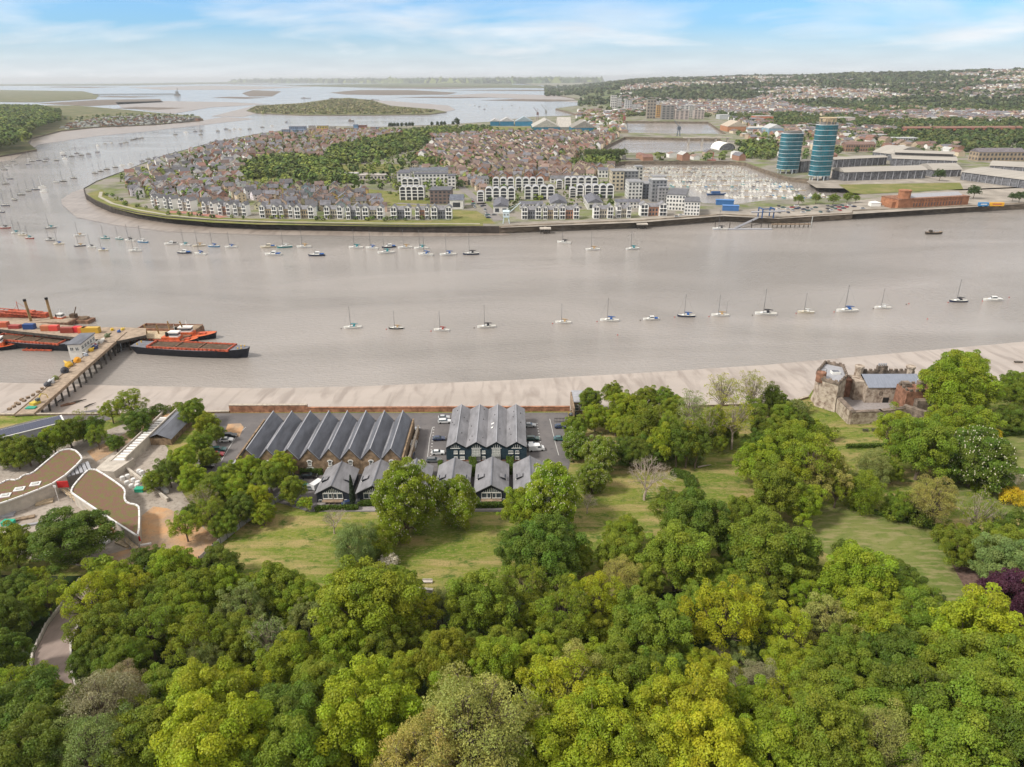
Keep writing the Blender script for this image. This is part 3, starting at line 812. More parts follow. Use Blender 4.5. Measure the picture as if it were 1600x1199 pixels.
# kind, colour, px, py, width px [, height ratio]
TL = [
 # beside the jetty and the ramp
 ('loose','fresh',203,628,40),('loose','fresh',172,640,32),('dome','dark',215,655,38),('shrub','dark',245,640,30),('dome','mid',300,640,38),('dome','fresh',322,660,36),
 ('dome','mid',335,675,30),('shrub','mid',275,636,26),('dome','mid',310,690,36),('dome','fresh',285,715,42),('dome','dark',262,735,40),('dome','fresh',300,745,44),
 ('dome','mid',240,748,34),('dome','mid',325,712,30),('dome','fresh',80,684,40),('dome','mid',105,672,42),('dome','dark',140,668,38),('wispy','olive',128,660,30),
 ('dome','mid',40,700,40),('dome','dark',4,700,40),('dome','dark',55,700,38),('loose','mid',150,680,30),('dome','dark',180,690,26),('shrub','dark',208,675,20),
 ('dome','mid',22,705,38),
 # in front of the warehouse
 ('dome','mid',330,760,46),('dome','fresh',365,758,48),('dome','lime',400,775,44),('dome','mid',420,740,50),('dome','fresh',440,725,42),('dome','mid',455,760,40),
 ('dome','dark',375,790,44),('loose','mid',330,800,46),('bare','bare',305,780,40),('dome','mid',350,815,40),('loose','fresh',288,818,44),('wispy','olive',320,778,36),
 ('dome','fresh',410,800,36),('small','mid',453,775,26),('small','fresh',478,785,22),('dome','dark',300,800,30),('dome','mid',355,740,38),('dome','fresh',385,728,40),
 # building site
 ('dome','dark',110,834,104,.62),('dome','mid',18,850,56),('dome','dark',25,918,52),('loose','mid',70,928,52),('dome','dark',0,960,64),('small','mid',158,886,40),
 ('loose','fresh',55,903,34),('dome','mid',42,950,40),('dome','dark',5,1015,60),
 # meadow
 ('chestnut','fresh',630,768,104),('chestnut','fresh',714,775,70),('bare','bare',520,812,52),('weeping','willow',554,845,72),('weeping','fresh',592,838,54),
 ('shrub','white',607,875,36),('chestnut','fresh',862,762,92),('dome','fresh',820,790,70),('dome','dark',862,850,108),('dome','dark',820,850,80),('dome','mid',900,870,58),
 # trees right of car parks
 ('dome','mid',922,622,38),('dome','mid',958,612,34),('dome','fresh',975,632,50),('dome','mid',1010,620,42),('dome','mid',1040,622,40),('dome','fresh',930,648,44),
 ('dome','fresh',962,660,36),('tall','mid',1012,660,46),('tall','fresh',1035,690,40),('wispy','willow',1080,640,52),('wispy','olive',1075,670,50),('wispy','khaki',1130,612,52),
 ('wispy','khaki',1175,608,46),('tall','dark',1205,620,28),('wispy','yellow',1150,650,54),('wispy','olive',1110,660,46),('dome','dark',1190,665,36),('dome','mid',1225,645,40),
 ('shrub','willow',1250,632,34),('dome','dark',1170,690,26),('chestnut','mid',898,690,44),('chestnut','mid',940,705,56),('chestnut','mid',925,740,50),('dome','dark',975,700,44),
 ('tall','dark',1060,690,40),('tall','dark',1090,690,42),('dome','dark',1000,705,44),('shrub','willow',1088,715,26),('dome','mid',1125,690,26),('dome','mid',900,665,40),
 ('dome','fresh',990,640,44),('dome','mid',1055,635,40),('bare','bare',1010,742,86),('bare','bare',918,785,40),('shrub','dark',1045,775,40),('shrub','dark',1055,700,34),('dome','mid',985,668,48),('dome','dark',1020,700,46),('tall','mid',1045,675,40),('tall','olive',1075,690,40),('dome','dark',1098,672,38),('tall','olive',1118,660,36),('dome','dark',985,700,40),('dome','mid',1140,672,32),('loose','mid',1180,640,40),('dome','mid',1215,625,34),
 # belt between the clearing and castle
 ('dome','mid',1215,672,50),('dome','olive',1235,690,76),('loose','olive',1270,715,90),('loose','khaki',1290,740,70),('dome','fresh',1190,720,70),('dome','mid',1215,760,84),
 ('loose','lime',1225,745,56),('dome','fresh',1255,780,60),('dome','dark',1250,655,34),('dome','dark',1190,690,40),('loose','olive',1310,760,50),('dome','mid',1165,800,60),
 ('dome','dark',1090,810,96),('loose','mid',1060,800,80),('dome','mid',1060,862,112),('dome','mid',1205,855,128),('dome','dark',1240,870,80),('dome','dark',1150,850,60),
 ('dome','mid',965,860,74),('dome','olive',975,830,60),('fine','khaki',972,900,64),('dome','mid',1010,905,60),
 # castle trees
 ('dome','fresh',1502,600,92,.9),('dome','mid',1474,582,38),('dome','fresh',1510,575,60),('loose','fresh',1400,670,62),('dome','mid',1445,690,84),('dome','olive',1515,668,74),('chestnut','dark',1530,705,92,.8),
 ('dome','mid',1588,598,40),('dome','mid',1597,612,44),('weeping','willow',1365,725,50),('weeping','olive',1350,760,60),('dome','mid',1395,735,30),('fine','khaki',1458,778,64),('dome','mid',1410,785,40),
 ('wispy','olive',1530,800,48),('wispy','willow',1555,815,40),('shrub','gold',1489,738,20),('shrub','gold',1584,772,34),('shrub','olive',1535,755,30),('shrub','mid',1520,736,40),
 ('shrub','dark',1545,745,40),('shrub','white',1582,745,24),('shrub','gold',1556,675,20),('shrub','dark',1440,800,44),('dome','mid',1505,850,56),('dome','mid',1560,850,70),
 ('dome','willow',1578,880,80),('dome','dark',1590,830,60),('dome','purple',1585,935,90),('shrub','dark',1320,855,34),('shrub','mid',1395,795,36),
 ('dome','fresh',1340,895,100),('shrub','white',1385,905,66),('shrub','white',1405,922,60),('dome','dark',1410,905,56),('dome','mid',1430,940,70),
 ('dome','fresh',1465,660,40),('dome','dark',1580,650,40),('shrub','mid',1290,672,36),('shrub','fresh',1268,662,34),('shrub','mid',1480,830,40),
 # wood, upper rows
 ('loose','lime',150,930,86),('loose','yellow',200,925,66),('dome','mid',245,935,66),('dome','olive',300,925,80),('dome','fresh',345,915,70),('loose','fresh',385,922,50),
 ('dome','mid',430,918,80),('loose','willow',380,945,70),('dome','fresh',470,935,70),('loose','willow',480,960,56),('dome','fresh',570,940,150,.85),('dome','mid',530,932,56),
 ('loose','mid',230,980,80),('dome','mid',158,985,76),('dome','dark',150,1025,60),('dome','fresh',285,965,70),('loose','olive',310,1000,90),('dome','mid',370,1000,80),('dome','mid',190,1030,66),
 ('fine','willow',320,1030,60),('wispy','willow',420,1000,60),('bare','bare',410,1020,34),('dome','fresh',450,1030,90),('loose','yellow',655,955,70),('dome','mid',750,935,110,.9),
 ('loose','willow',690,945,50),('dome','fresh',830,965,50),('loose','olive',880,960,100),('loose','lime',930,935,90),('dome','mid',880,1000,80),('dome','mid',1010,985,120),('dome','olive',940,990,70),
 ('dome','fresh',530,1010,90),('dome','mid',590,1010,80),('dome','olive',700,1030,100),('dome','fresh',770,1035,90),('dome','fresh',845,1030,80),('loose','mid',640,1000,60),
 ('loose','lime',1135,960,110),('loose','yellow',1230,985,80),('loose','khaki',1295,975,90),('dome','fresh',1370,970,100),('dome','mid',1080,950,80),('dome','mid',1180,930,80),
 ('loose','fresh',1260,930,60),('dome','mid',1450,980,90),('dome','lime',1535,990,120),('dome','willow',1460,955,50),('dome','mid',1320,1030,90),('dome','dark',1400,1020,90),('dome','mid',1480,1040,90),
 ('fine','buff',1125,1030,44),('loose','willow',1160,1030,50),('dome','dark',1040,1060,90),('dome','mid',970,1055,110),('dome','mid',1560,1050,110),('dome','fresh',1240,1040,80),
 # wood, lower rows
 ('fine','buff',165,1110,110),('fine','buff',190,1075,70),('loose','fresh',25,1075,74),('dome','dark',40,1110,110),('dome','dark',55,1170,110),('dome','mid',92,1112,74),('fine','willow',150,1165,100),
 ('dome','mid',220,1150,110),('dome','lime',330,1160,150,.9),('dome','fresh',320,1095,120),('loose','lime',370,1090,100),('dome','mid',260,1080,80),('dome','dark',440,1120,110),('dome','mid',450,1180,120),
 ('dome','lime',570,1110,150,.95),('dome','fresh',620,1060,80),('fine','khaki',735,1140,175,.95),('fine','khaki',660,1190,130),('dome','mid',500,1070,90),('loose','mid',610,1070,70),
 ('loose','lime',880,1085,130),('loose','khaki',905,1060,100),('dome','lime',930,1150,150),('dome','fresh',860,1160,120),('dome','lime',1075,1120,150),('loose','yellow',1040,1090,100),
 ('dome','lime',1100,1180,150),('fine','buff',1185,1070,70),('dome','fresh',1170,1110,90),('loose','fresh',1230,1110,90),('dome','mid',1300,1090,110),('dome','mid',1360,1120,110),('fine','khaki',1380,1160,100),
 ('dome','mid',1290,1160,130),('dome','dark',1450,1100,120),('dome','mid',1540,1110,130),('dome','mid',1500,1170,130),('dome','dark',1590,1170,120),('dome','fresh',1200,1180,120),('dome','olive',1010,1180,120),
 ('dome','mid',790,1010,70),('dome','dark',740,1010,50),('dome','mid',1010,1090,60),
]
# the lower frame edge continues
for row in TL:
    put_tree(*row[:5], **({'ratio': row[5] * 1.15} if len(row) > 5 else {}))
# fill the canopy wherever the wood is closed and no tree stands yet
WOOD = [(-60, 905), (120, 900), (340, 912), (480, 935), (640, 950), (860, 945), (1000, 880), (1260, 900), (1300, 930), (1480, 965), (1640, 975), (1700, 1130), (1650, 1260), (-60, 1260), (-60, 1000)]
wood_w = [tuple(PG(x, y).xy) for x, y in WOOD]
gap_road = [tuple(p) for p in rd]
def near_road(x, y, d):
    return any((Vector((x, y)) - Vector(a).lerp(Vector(c_), k / 4)).length < d for a, c_ in zip(gap_road, gap_road[1:]) for k in range(5))
rng_ = random.Random(77)
cands = scatter(wood_w, 5.0, .4, .3, rng_)
rng_.shuffle(cands)
def pick_col(px, rg):
    if px < 300: pool = ['mid', 'dark', 'fresh', 'mid', 'dark', 'willow']
    elif px < 1000: pool = ['mid', 'fresh', 'olive', 'lime', 'mid', 'dark']
    else: pool = ['mid', 'fresh', 'olive', 'mid', 'dark', 'lime', 'yellow']
    return rg.choice(pool)
nfill = 0
for (x, y) in cands:
    if nfill > 64: break
    w = rng_.uniform(9, 12.5)
    if near_road(x, y, w * .5 + 3): continue
    if any((x - a) ** 2 + (y - c_) ** 2 < ((w + ww) * .37) ** 2 for a, c_, ww in PLACED): continue
    px, py = project((x, y, H(x, y) + 7))
    if 20 < px < 160 and 910 < py < 1085: continue
    if not (-120 < px < 1720): continue
    kk = rng_.choice(['dome', 'dome', 'loose', 'dome'])
    key = rng_.choice([k for k in TREES if k.rstrip('0123456789') == kk])
    add_tree(key, pick_col(px, rng_), x, y, w, w * rng_.uniform(.95, 1.15), rng_)
    nfill += 1
print('trees', len(PLACED), 'fill', nfill)
# ------------------------------------------------------------------ materials for buildings
mat('slate blue roof', (.125, .13, .15), .55, .4, var=.26, scale=.5, stretch=(1, .25, 1))
mat('slate grey roof', (.20, .195, .205), .6, .35, var=.22, scale=.5, stretch=(1, .3, 1))
mat('lead flashing', (.33, .33, .35), .6, .3, var=.12, scale=1)
mat('stock brick', (.235, .165, .105), .9, .2, var=.42, scale=.8, bump=.3, bscale=5)
mat('dark weatherboard', (.022, .045, .062), .7, .35, var=.2, scale=2)
mat('black weatherboard', (.022, .028, .040), .7, .35, var=.2, scale=2)
mat('white joinery', (.74, .73, .69), .6, .3, var=.05)
mat('window glass', (.05, .065, .075), .08, .6, var=.3, scale=.5)
mat('pale blinds', (.46, .47, .44), .5, .4, var=.2, scale=1.5)
mat('red doorway', (.25, .08, .06), .8, .2)
mat('dark void', (.03, .028, .026), .9, .1)
mat('paving', (.30, .27, .26), .9, .2, var=.12, scale=1)
mat('hedge leaf', (.075, .12, .02), .9, .1, var=.4, scale=3, bump=.8, bscale=6)
mat('render white', (.68, .65, .60), .85, .2, var=.08, scale=.5)
mat('painted', (.5, .5, .5), .5, .4, var=.08, scale=.3, tint=True)
mat('tinted roof', (.5, .5, .5), .8, .2, var=.22, scale=.4, tint=True)
mat('tinted wall', (.5, .5, .5), .85, .2, var=.12, scale=.3, tint=True)
mat('car paint', (.5, .5, .5), .3, .5, var=.02, tint=True, coat=.6)
mat('tyre', (.02, .02, .02), .9, .2)
mat('rust steel', (.20, .11, .07), .85, .3, var=.4, scale=.8)
mat('timber', (.26, .19, .13), .9, .2, var=.3, scale=.8)
mat('timber deck', (.33, .255, .19), .9, .2, var=.25, scale=.6)
mat('dark pile', (.075, .065, .055), .9, .2, var=.4, scale=.6)
mat('line paint', (.5, .49, .47), .8, .2, var=.1)

WCACHE = {}
def window(parent, x, y, z, w, h, rz=0, arched=False, bars=1, rails=1, glass='window glass', frame='white joinery', name='window', depth=.12, th=.1):
    """opening centre x, sill z, facing local -y"""
    key = (w, h, arched, bars, rails, glass, frame, th, depth)
    if key not in WCACHE:
        b = MB(); hw = w / 2
        b.box(-hw, -depth, 0, -hw + th, .02, h); b.box(hw - th, -depth, 0, hw, .02, h)
        b.box(-hw - .05, -depth - .08, -.14, hw + .05, .02, 0)
        if arched:
            n = 6
            for i in range(n):
                a0, a1 = PI * i / n, PI * (i + 1) / n
                pts = [(hw * math.cos(a0), hw * math.sin(a0) * .6), (hw * math.cos(a1), hw * math.sin(a1) * .6), ((hw + th * 1.6) * math.cos(a1), (hw * .6 + th * 1.6) * math.sin(a1)), ((hw + th * 1.6) * math.cos(a0), (hw * .6 + th * 1.6) * math.sin(a0))]
                vs = [(p[0], -depth, h + p[1]) for p in pts] + [(p[0], .02, h + p[1]) for p in pts]
                b.add(vs, [(0, 1, 2, 3), (1, 0, 4, 5), (3, 2, 6, 7)])
        else:
            b.box(-hw, -depth, h - th, hw, .02, h)
        for k in range(1, bars + 1):
            xx = -hw + w * k / (bars + 1); b.box(xx - .04, -depth + .02, 0, xx + .04, .0, h)
        for k in range(1, rails + 1):
            zz = h * k / (rails + 1); b.box(-hw, -depth + .025, zz - .03, hw, .0, zz + .03)
        g_ = MB()
        g_.add([(-hw, -.03, 0), (hw, -.03, 0), (hw, -.03, h), (-hw, -.03, h)], [(0, 1, 2, 3)])
        if arched:
            g_.add([(hw * math.cos(PI * i / 8), -.03, h + hw * .6 * math.sin(PI * i / 8)) for i in range(9)], [tuple(range(9))])
        WCACHE[key] = (b.mesh('frame', frame), g_.mesh('pane', glass))
    fm, gm = WCACHE[key]
    f = ob(name, fm, parent=parent, loc=(x, y, z), rz=rz)
    ob('pane', gm, parent=f)
    return f
def gable_roof_mb(b, w, d, he, hr, over=.3, th=.18, y0=0.0):
    """ridge along local y; x centred"""
    hw = w / 2 + over
    k = (hr - he) / (w / 2)
    ze = he - over * k
    a, c_ = y0 - over, y0 + d + over
    for s in (-1, 1):
        vs = [(s * hw, a, ze), (0, a, hr), (0, c_, hr), (s * hw, c_, ze), (s * hw, a, ze + th), (0, a, hr + th), (0, c_, hr + th), (s * hw, c_, ze + th)]
        fs = [(4, 5, 6, 7), (0, 3, 2, 1), (0, 1, 5, 4), (2, 3, 7, 6), (0, 4, 7, 3)]
        if s > 0: fs = [tuple(reversed(f)) for f in fs]
        b.add(vs, fs)
def gable_wall_mb(b, w, d, he, hr, z0=0.0, y0=0.0):
    hw = w / 2
    vs = [(-hw, y0, z0), (hw, y0, z0), (hw, y0, he), (0, y0, hr), (-hw, y0, he), (-hw, y0 + d, z0), (hw, y0 + d, z0), (hw, y0 + d, he), (0, y0 + d, hr), (-hw, y0 + d, he)]
    b.add(vs, [(0, 1, 2, 3, 4), (9, 8, 7, 6, 5), (1, 6, 7, 2), (5, 0, 4, 9)])

# ------------------------------------------------------------------ sawtooth warehouse
near = [P(x, y, 13.4) for x, y in ((382.5, 706), (611, 700))]
far = [P(x, y, 13.4) for x, y in ((420, 645), (624, 641))]
bay = (near[1].x - near[0].x) / 7
y0 = (near[0].y + near[1].y) / 2; dep = (far[0].y + far[1].y) / 2 - y0
x0 = near[0].x - bay / 2
wh = thing('warehouse', 'long brick warehouse with eight parallel slate roof ridges beside the mud', 'building', (x0, y0, 5))
b = MB()
for i in range(8):
    c = MB(XF((bay * (i + .5), 0, 0)))
    hw = bay / 2
    c.add([(-hw, 0, -.5), (hw, 0, -.5), (hw, 0, 4.9), (0, 0, 8.4), (-hw, 0, 4.9)], [(0, 1, 2, 3, 4)])
    c.add([(-hw, dep, -.5), (hw, dep, -.5), (hw, dep, 4.9), (0, dep, 8.4), (-hw, dep, 4.9)], [(4, 3, 2, 1, 0)])
    b.add(c.v, c.f)
b.box(-.5, 0.01, -.5, 0, dep - .01, 5.6); b.box(8 * bay, .01, -.5, 8 * bay + .5, dep - .01, 5.6)
ob('wall', b.mesh('w', 'stock brick'), wh)
for i in range(8):
    r_ = MB(XF((bay * (i + .5), 0, 0)))
    gable_roof_mb(r_, bay - .5, dep, 4.95, 8.4, over=0.12, th=.16)
    r = ob('roof', r_.mesh('roof', 'slate blue roof'), wh)
    k = MB(XF((bay * (i + .5), 0, 0))); k.box(-.14, -.15, 8.5, .14, dep + .15, 8.68)
    ob('ridge_capping', k.mesh('k', 'lead flashing'), r)
    q = MB(XF((bay * (i + .5), 0, 0)))
    for s in (-1, 1):   # gable copings
        q.add([(s * (bay / 2), -.2, 4.9), (0, -.2, 8.55), (0, -.2, 8.82), (s * bay / 2, -.2, 5.15), (s * (bay / 2), .1, 4.9), (0, .1, 8.55), (0, .1, 8.82), (s * bay / 2, .1, 5.15)],
              [(0, 1, 2, 3), (3, 2, 6, 7), (0, 3, 7, 4), (5, 4, 7, 6), (3, 2, 1, 0)])
    ob('gable_coping', q.mesh('q', 'lead flashing'), wh)
    v_ = MB(); xx = bay * (i + 1)
    v_.add([(xx - .45, 1, 5.02), (xx + .45, 1, 5.02), (xx + .75, dep * .5, 5.5), (xx + .45, dep - 1, 5.02), (xx - .45, dep - 1, 5.02), (xx - .1, dep * .5, 5.25)], [(0, 1, 2, 5), (5, 2, 3, 4)])
    if i < 7: ob('valley_gutter', v_.mesh('v', 'lead flashing'), wh)
    window(wh, bay * (i + .5), -.03, 3.2, 1.15, 1.15, arched=True, th=.2)
    window(wh, bay * (i + .5), -.03, .0, 1.7, 1.9, arched=True, th=.22, glass='pale blinds' if i % 3 != 2 else 'dark void', name='doorway')
for i in (3, 4, 6):
    v_ = MB(XF((bay * (i + .5) + 1.25, dep * .55, 6.25))); v_.box(-.3, -.4, -.1, .3, .4, .25)
    ob('roof_vent', v_.mesh('v', 'white joinery'), wh)
# side garden wall and yard wall left and right of the warehouse
a = P(345, 722, 5); c_ = P(404, 658, 5)
wall_run([(x0 - 3.2, y0 + 1), (x0 - 3.2, y0 + dep)], 4.5, 6.4, .4, MATS['stock brick'], 'yard_wall', 'narrow brick wall along the left side of the warehouse', MATS['lead flashing'])
wall_run([(x0 + 8 * bay + 1.6, y0 + 1), (x0 + 8 * bay + 1.8, y0 + dep - .5)], 4.5, 8.2, .5, MATS['stock brick'], 'yard_wall', 'tall buff brick wall between the warehouse and the central car park', M_cope)

# ------------------------------------------------------------------ four gabled dark boarded block
base = P(698, 721, 5); br = P(822.8, 721, 5)
Y0 = base.y
def z_at(py, y):   # height of the point at distance y seen at row py
    d = ray(800, py); return CAMZ + d.z / d.y * y
zr = z_at(691.0, Y0) - 5; ze = z_at(698.0, Y0) - 5 - .3
W4 = br.x - base.x; bw = W4 / 4
D4 = P(760, 632.5, 5 + zr).y - Y0
fb = thing('boarded_block', 'dark blue boarded building with four parallel grey roof ridges and white windows', 'building', (base.x, Y0, 5))
b = MB()
for i in range(4):
    c = MB(XF((bw * (i + .5), 0, 0))); gable_wall_mb(c, bw, D4, ze, zr, -.4)
    b.add(c.v, [f for f in c.f if len(f) == 5])
b.box(-.02, .01, -.4, .3, D4 - .01, ze); b.box(W4 - .3, .01, -.4, W4 + .02, D4 - .01, ze)
ob('wall', b.mesh('w', 'dark weatherboard'), fb)
b = MB(); b.box(-.06, -.06, -.4, W4 + .06, .0, .45); ob('plinth', b.mesh('p', 'red wall brick'), fb)
for i in range(4):
    r_ = MB(XF((bw * (i + .5), 0, 0))); gable_roof_mb(r_, bw, D4, ze, zr, over=.0 if 0 < i < 3 else .0, th=.2); 
    r = ob('roof', r_.mesh('roof', 'slate grey roof'), fb)
    k = MB(XF((bw * (i + .5), 0, 0))); k.box(-.12, -.3, zr + .12, .12, D4 + .3, zr + .3)
    ob('ridge_capping', k.mesh('k', 'lead flashing'), r)
    q = MB(XF((bw * (i + .5), 0, 0)))
    for s in (-1, 1):
        q.add([(s * bw / 2, -.35, ze - .12), (0, -.35, zr - .1), (0, -.35, zr + .22), (s * bw / 2, -.35, ze + .22), (s * bw / 2, 0, ze - .12), (0, 0, zr - .1), (0, 0, zr + .22), (s * bw / 2, 0, ze + .22)], [(0, 1, 2, 3), (3, 2, 1, 0), (3, 2, 6, 7), (5, 4, 0, 1)])
    ob('bargeboard', q.mesh('q', 'slate grey roof'), fb)
    cx_ = bw * (i + .5) - (.3 if i == 0 else 0)
    # gable light: glazed triangle with white bars
    g2 = MB(XF((cx_, -.06, ze - .1)))
    tw = 1.45; th_ = (zr - ze) * .8
    g2.add([(-tw, 0, 0), (tw, 0, 0), (tw, 0, th_ * .25), (0, 0, th_), (-tw, 0, th_ * .25)], [(0, 1, 2, 3, 4)])
    gl = ob('gable_window', g2.mesh('g', 'window glass'), fb)
    g3 = MB(XF((cx_, -.12, ze - .1)))
    g3.box(-tw - .1, -.05, -.2, tw + .1, .04, 0)
    for k2 in (-.95, -.32, .32, .95): g3.box(k2 - .05, -.03, 0, k2 + .05, .03, th_ * (1 - abs(k2) / tw * .75))
    ob('glazing_bar', g3.mesh('g', 'white joinery'), gl)
for cx_, w_, gl in ((bw * .5 - .2, 1.2, 'pale blinds'), (bw * .5 + 1.8, 1.5, 'pale blinds')):
    for z_ in (2.75, .75): window(fb, cx_, -.05, z_, w_, 1.0, glass=gl)
for i in (1, 2):
    window(fb, bw * (i + .5) - .1, -.05, 2.55, 2.6, 1.75, bars=2, glass='pale blinds', name='patio_window')
    window(fb, bw * (i + .5) - .1, -.05, .3, 2.6, 1.75, bars=3, glass='pale blinds', name='patio_window')
    b = MB(XF((bw * (i + .5) - .1, 0, 2.1))); b.box(-1.4, -.9, 0, 1.4, 0, .12); b.box(-1.4, -.9, .12, 1.4, -.86, .9)
    ob('balcony', b.mesh('b', 'pale blinds'), fb)
    if i == 1:
        for z_ in (2.75, .75): window(fb, bw * (i + .5) + 2.25, -.05, z_, 1.1, 1.0, glass='pale blinds')
for z_ in (2.75, .75):
    window(fb, bw * 3.5 - 1.8, -.05, z_, 1.5, .95, glass='window glass', bars=2); window(fb, bw * 3.5 + .2, -.05, z_, 1.2, .95)
for k, (yy) in enumerate((D4 * .42, D4 * .52)):
    s = MB(); xx = bw * 2.5 - 1.5; zz = zr - 1.5 / (bw / 2) * (zr - ze) + .26
    s.add([(xx - .45, yy - .4, zz - .28), (xx + .45, yy - .4, zz + .22), (xx + .45, yy + .4, zz + .22), (xx - .45, yy + .4, zz - .28)], [(0, 1, 2, 3)])
    ob('rooflight', s.mesh('s', 'white joinery'), fb)
for k in range(22):
    bi = R.randrange(4); s_ = R.choice((-1, 1)); t_ = R.uniform(.25, .8); yy = R.uniform(2, D4 - 2)
    xx = bw * (bi + .5) + s_ * t_ * bw / 2; zz = zr - t_ * (zr - ze) + .24
    c = MB(XF((xx, yy, zz))); c.box(-.1, -.22, -.12, .1, .22, .12); ob('roof_vent', c.mesh('v', 'dark void'), fb)

# ------------------------------------------------------------------ row of black boarded cottages
def cottage(px_ridge, py_far, label, dormers=(-1, 1)):
    """ridge far end seen at px_ridge, py_far"""
    Zr, Ze = 5.6, 3.1
    f_ = P(px_ridge, py_far, 5 + Zr)
    Yn = P(780, 784, 5).y
    w, d = 9.6, f_.y - Yn
    t = thing('cottage', label, 'house', (f_.x, Yn, 5), 0, 'black boarded cottages in a row')
    b = MB(); gable_wall_mb(b, w - .5, d, Ze - .05, Zr - .1, -.4); ob('wall', b.mesh('w', 'black weatherboard'), t)
    b = MB(); gable_roof_mb(b, w - .5, d, Ze, Zr, over=.45, th=.16); r = ob('roof', b.mesh('r', 'slate grey roof'), t)
    b = MB(); b.box(-.12, -.5, Zr + .1, .12, d + .5, Zr + .28); ob('ridge_capping', b.mesh('r', 'slate blue roof'), r)
    for s in dormers:
        b = MB(XF((s * 3.3, d * .42, Ze + .9)))
        b.box(-.75, -.9, -1.1, .75, .9, .55)
        dm = ob('dormer', b.mesh('d', 'black weatherboard'), t)
        b = MB(XF((s * 3.3, d * .42, Ze + 1.45))); b.add([(-1.0 * s, -1.05, .35), (1.0 * s, -1.05, -.35), (1.0 * s, 1.05, -.35), (-1.0 * s, 1.05, .35), (-1.0 * s, -1.05, .5), (1.0 * s, -1.05, -.2), (1.0 * s, 1.05, -.2), (-1.0 * s, 1.05, .5)],
            [(4, 5, 6, 7), (0, 1, 5, 4), (1, 2, 6, 5), (2, 3, 7, 6)] if s > 0 else [(7, 6, 5, 4), (4, 5, 1, 0), (5, 6, 2, 1), (6, 7, 3, 2)])
        ob('dormer_roof', b.mesh('d', 'slate grey roof'), dm)
        window(t, s * 4.08, d * .42, Ze + .45, 1.3, .8, rz=s * PI / 2, bars=1)
    # glazed gable
    g2 = MB(XF((0, -.06, Ze + .05))); g2.add([(-2.6, 0, 0), (2.6, 0, 0), (0, 0, 1.55)], [(0, 1, 2)]); gw = ob('gable_window', g2.mesh('g', 'window glass'), t)
    g3 = MB(XF((0, -.12, Ze + .05))); g3.box(-2.75, -.05, -.16, 2.75, .05, .02)
    for k in range(-4, 5):
        g3.box(k * .52 - .05, -.03, 0, k * .52 + .05, .03, 1.5 * (1 - abs(k) * .52 / 2.75))
    ob('glazing_bar', g3.mesh('g', 'white joinery'), gw)
    for xx, w_ in ((-2.0, 1.5), (-.65, 1.0), (.75, 1.0), (2.1, 1.5)): window(t, xx, -.05, 1.35, w_, 1.6, bars=0, rails=0)
    for xx in (-3.6, -2.1, 1.9, 3.5): window(t, xx, -.05, -.05, 1.0, 1.0, bars=0, rails=0)
    b = MB(); b.box(-2.9, -1.5, .9, 2.9, -.02, 1.05); b.box(-.9, -1.45, -.3, -.75, -1.3, .9); b.box(.75, -1.45, -.3, .9, -1.3, .9)
    ob('terrace_deck', b.mesh('b', 'timber'), t)
    b = MB(); b.box(-4.4, -4.4, -.3, 4.4, -.1, .06); ob('patio', b.mesh('b', 'paving'), t)
    return t
cottage(533.8, 722.5, 'black cottage with glazed gable at the left end of the cottage row')
cottage(595, 719.5, 'black cottage second from left, half hidden by the large chestnut')
cottage(651, 718, 'grey roofed cottage between the two large chestnut trees', (1,))
cottage(711, 716.5, 'grey roofed cottage behind the smaller chestnut tree')
cottage(769.4, 715, 'black cottage with white framed gable window right of the smaller chestnut')
cottage(827.6, 714, 'grey roofed cottage at the right end of the row, mostly behind trees', (-1,))
# hedges and fences
def hedge(pts, w, h, label, m='hedge leaf', px=True, z0=None):
    w_ = [PG(*p) if px else Vector((*p, H(*p))) for p in pts]
    o = w_[0].copy(); rng = np.random.RandomState(int(abs(o.x) * 10) + 3)
    Cs = []
    for a, c2 in zip(w_, w_[1:]):
        ln = (c2 - a).length; n = int(ln * 130 * max(.7, w))
        t = rng.rand(n, 1); u = rng.uniform(-1, 1, (n, 1)); q = rng.rand(n, 1)
        d = (c2 - a).normalized(); nn = np.array([-d.y, d.x, 0])
        base_ = np.array(a)[None] + (np.array(c2) - np.array(a))[None] * t
        side_ = rng.rand(n, 1) < .55
        zz = np.where(side_, q * h, h * (.9 + .2 * q)); uu = np.where(side_, np.sign(u) * w / 2 * (.9 + .2 * q), u * w / 2)
        Cs.append(base_ + nn * uu + np.array([0, 0, 1]) * zz - np.array(o))
    C = np.concatenate(Cs); v = np.random.RandomState(3).rand(len(C), 3)
    V = leaf_quads(C, norm(rng.normal(size=C.shape) + np.array([0, 0, .6])), .2, rng)
    t = thing('hedge', label, 'hedge', o)
    ob('foliage', np_mesh('hedge', V, len(C), 4, M_leaf, leafv=v), t, color=(.09, .145, .02))
    c = MB(Matrix.Translation(-o))
    for a, c2 in zip(w_, w_[1:]):
        m_ = (a + c2) / 2; c.cbox((m_.x, m_.y, m_.z + h * .45), ((c2 - a).length, w * .85, h * .9), math.atan2(c2.y - a.y, c2.x - a.x))
    ob('stem', c.mesh('c', 'hedge leaf'), t)
hedge([(498, 800), (495, 797), (560, 796)], 1.1, 1.2, 'clipped green hedge below the left cottage')
hedge([(560, 790), (600, 789)], 1.6, 1.3, 'bright hedge right of the lone cypress')
hedge([(742, 793), (790, 792)], 1.4, 1.3, 'short square hedge below the patio right of the smaller chestnut')
hedge([(470, 741), (505, 741)], 1.6, 2.0, 'dark hedge along the foot of the warehouse wall')
hedge([(688, 728), (690, 760)], 1.2, 2.0, 'hedge between car park and cottage roofs')
hedge([(738, 722), (742, 745)], 2.0, 2.0, 'bush hedge left of the middle cottage roof')
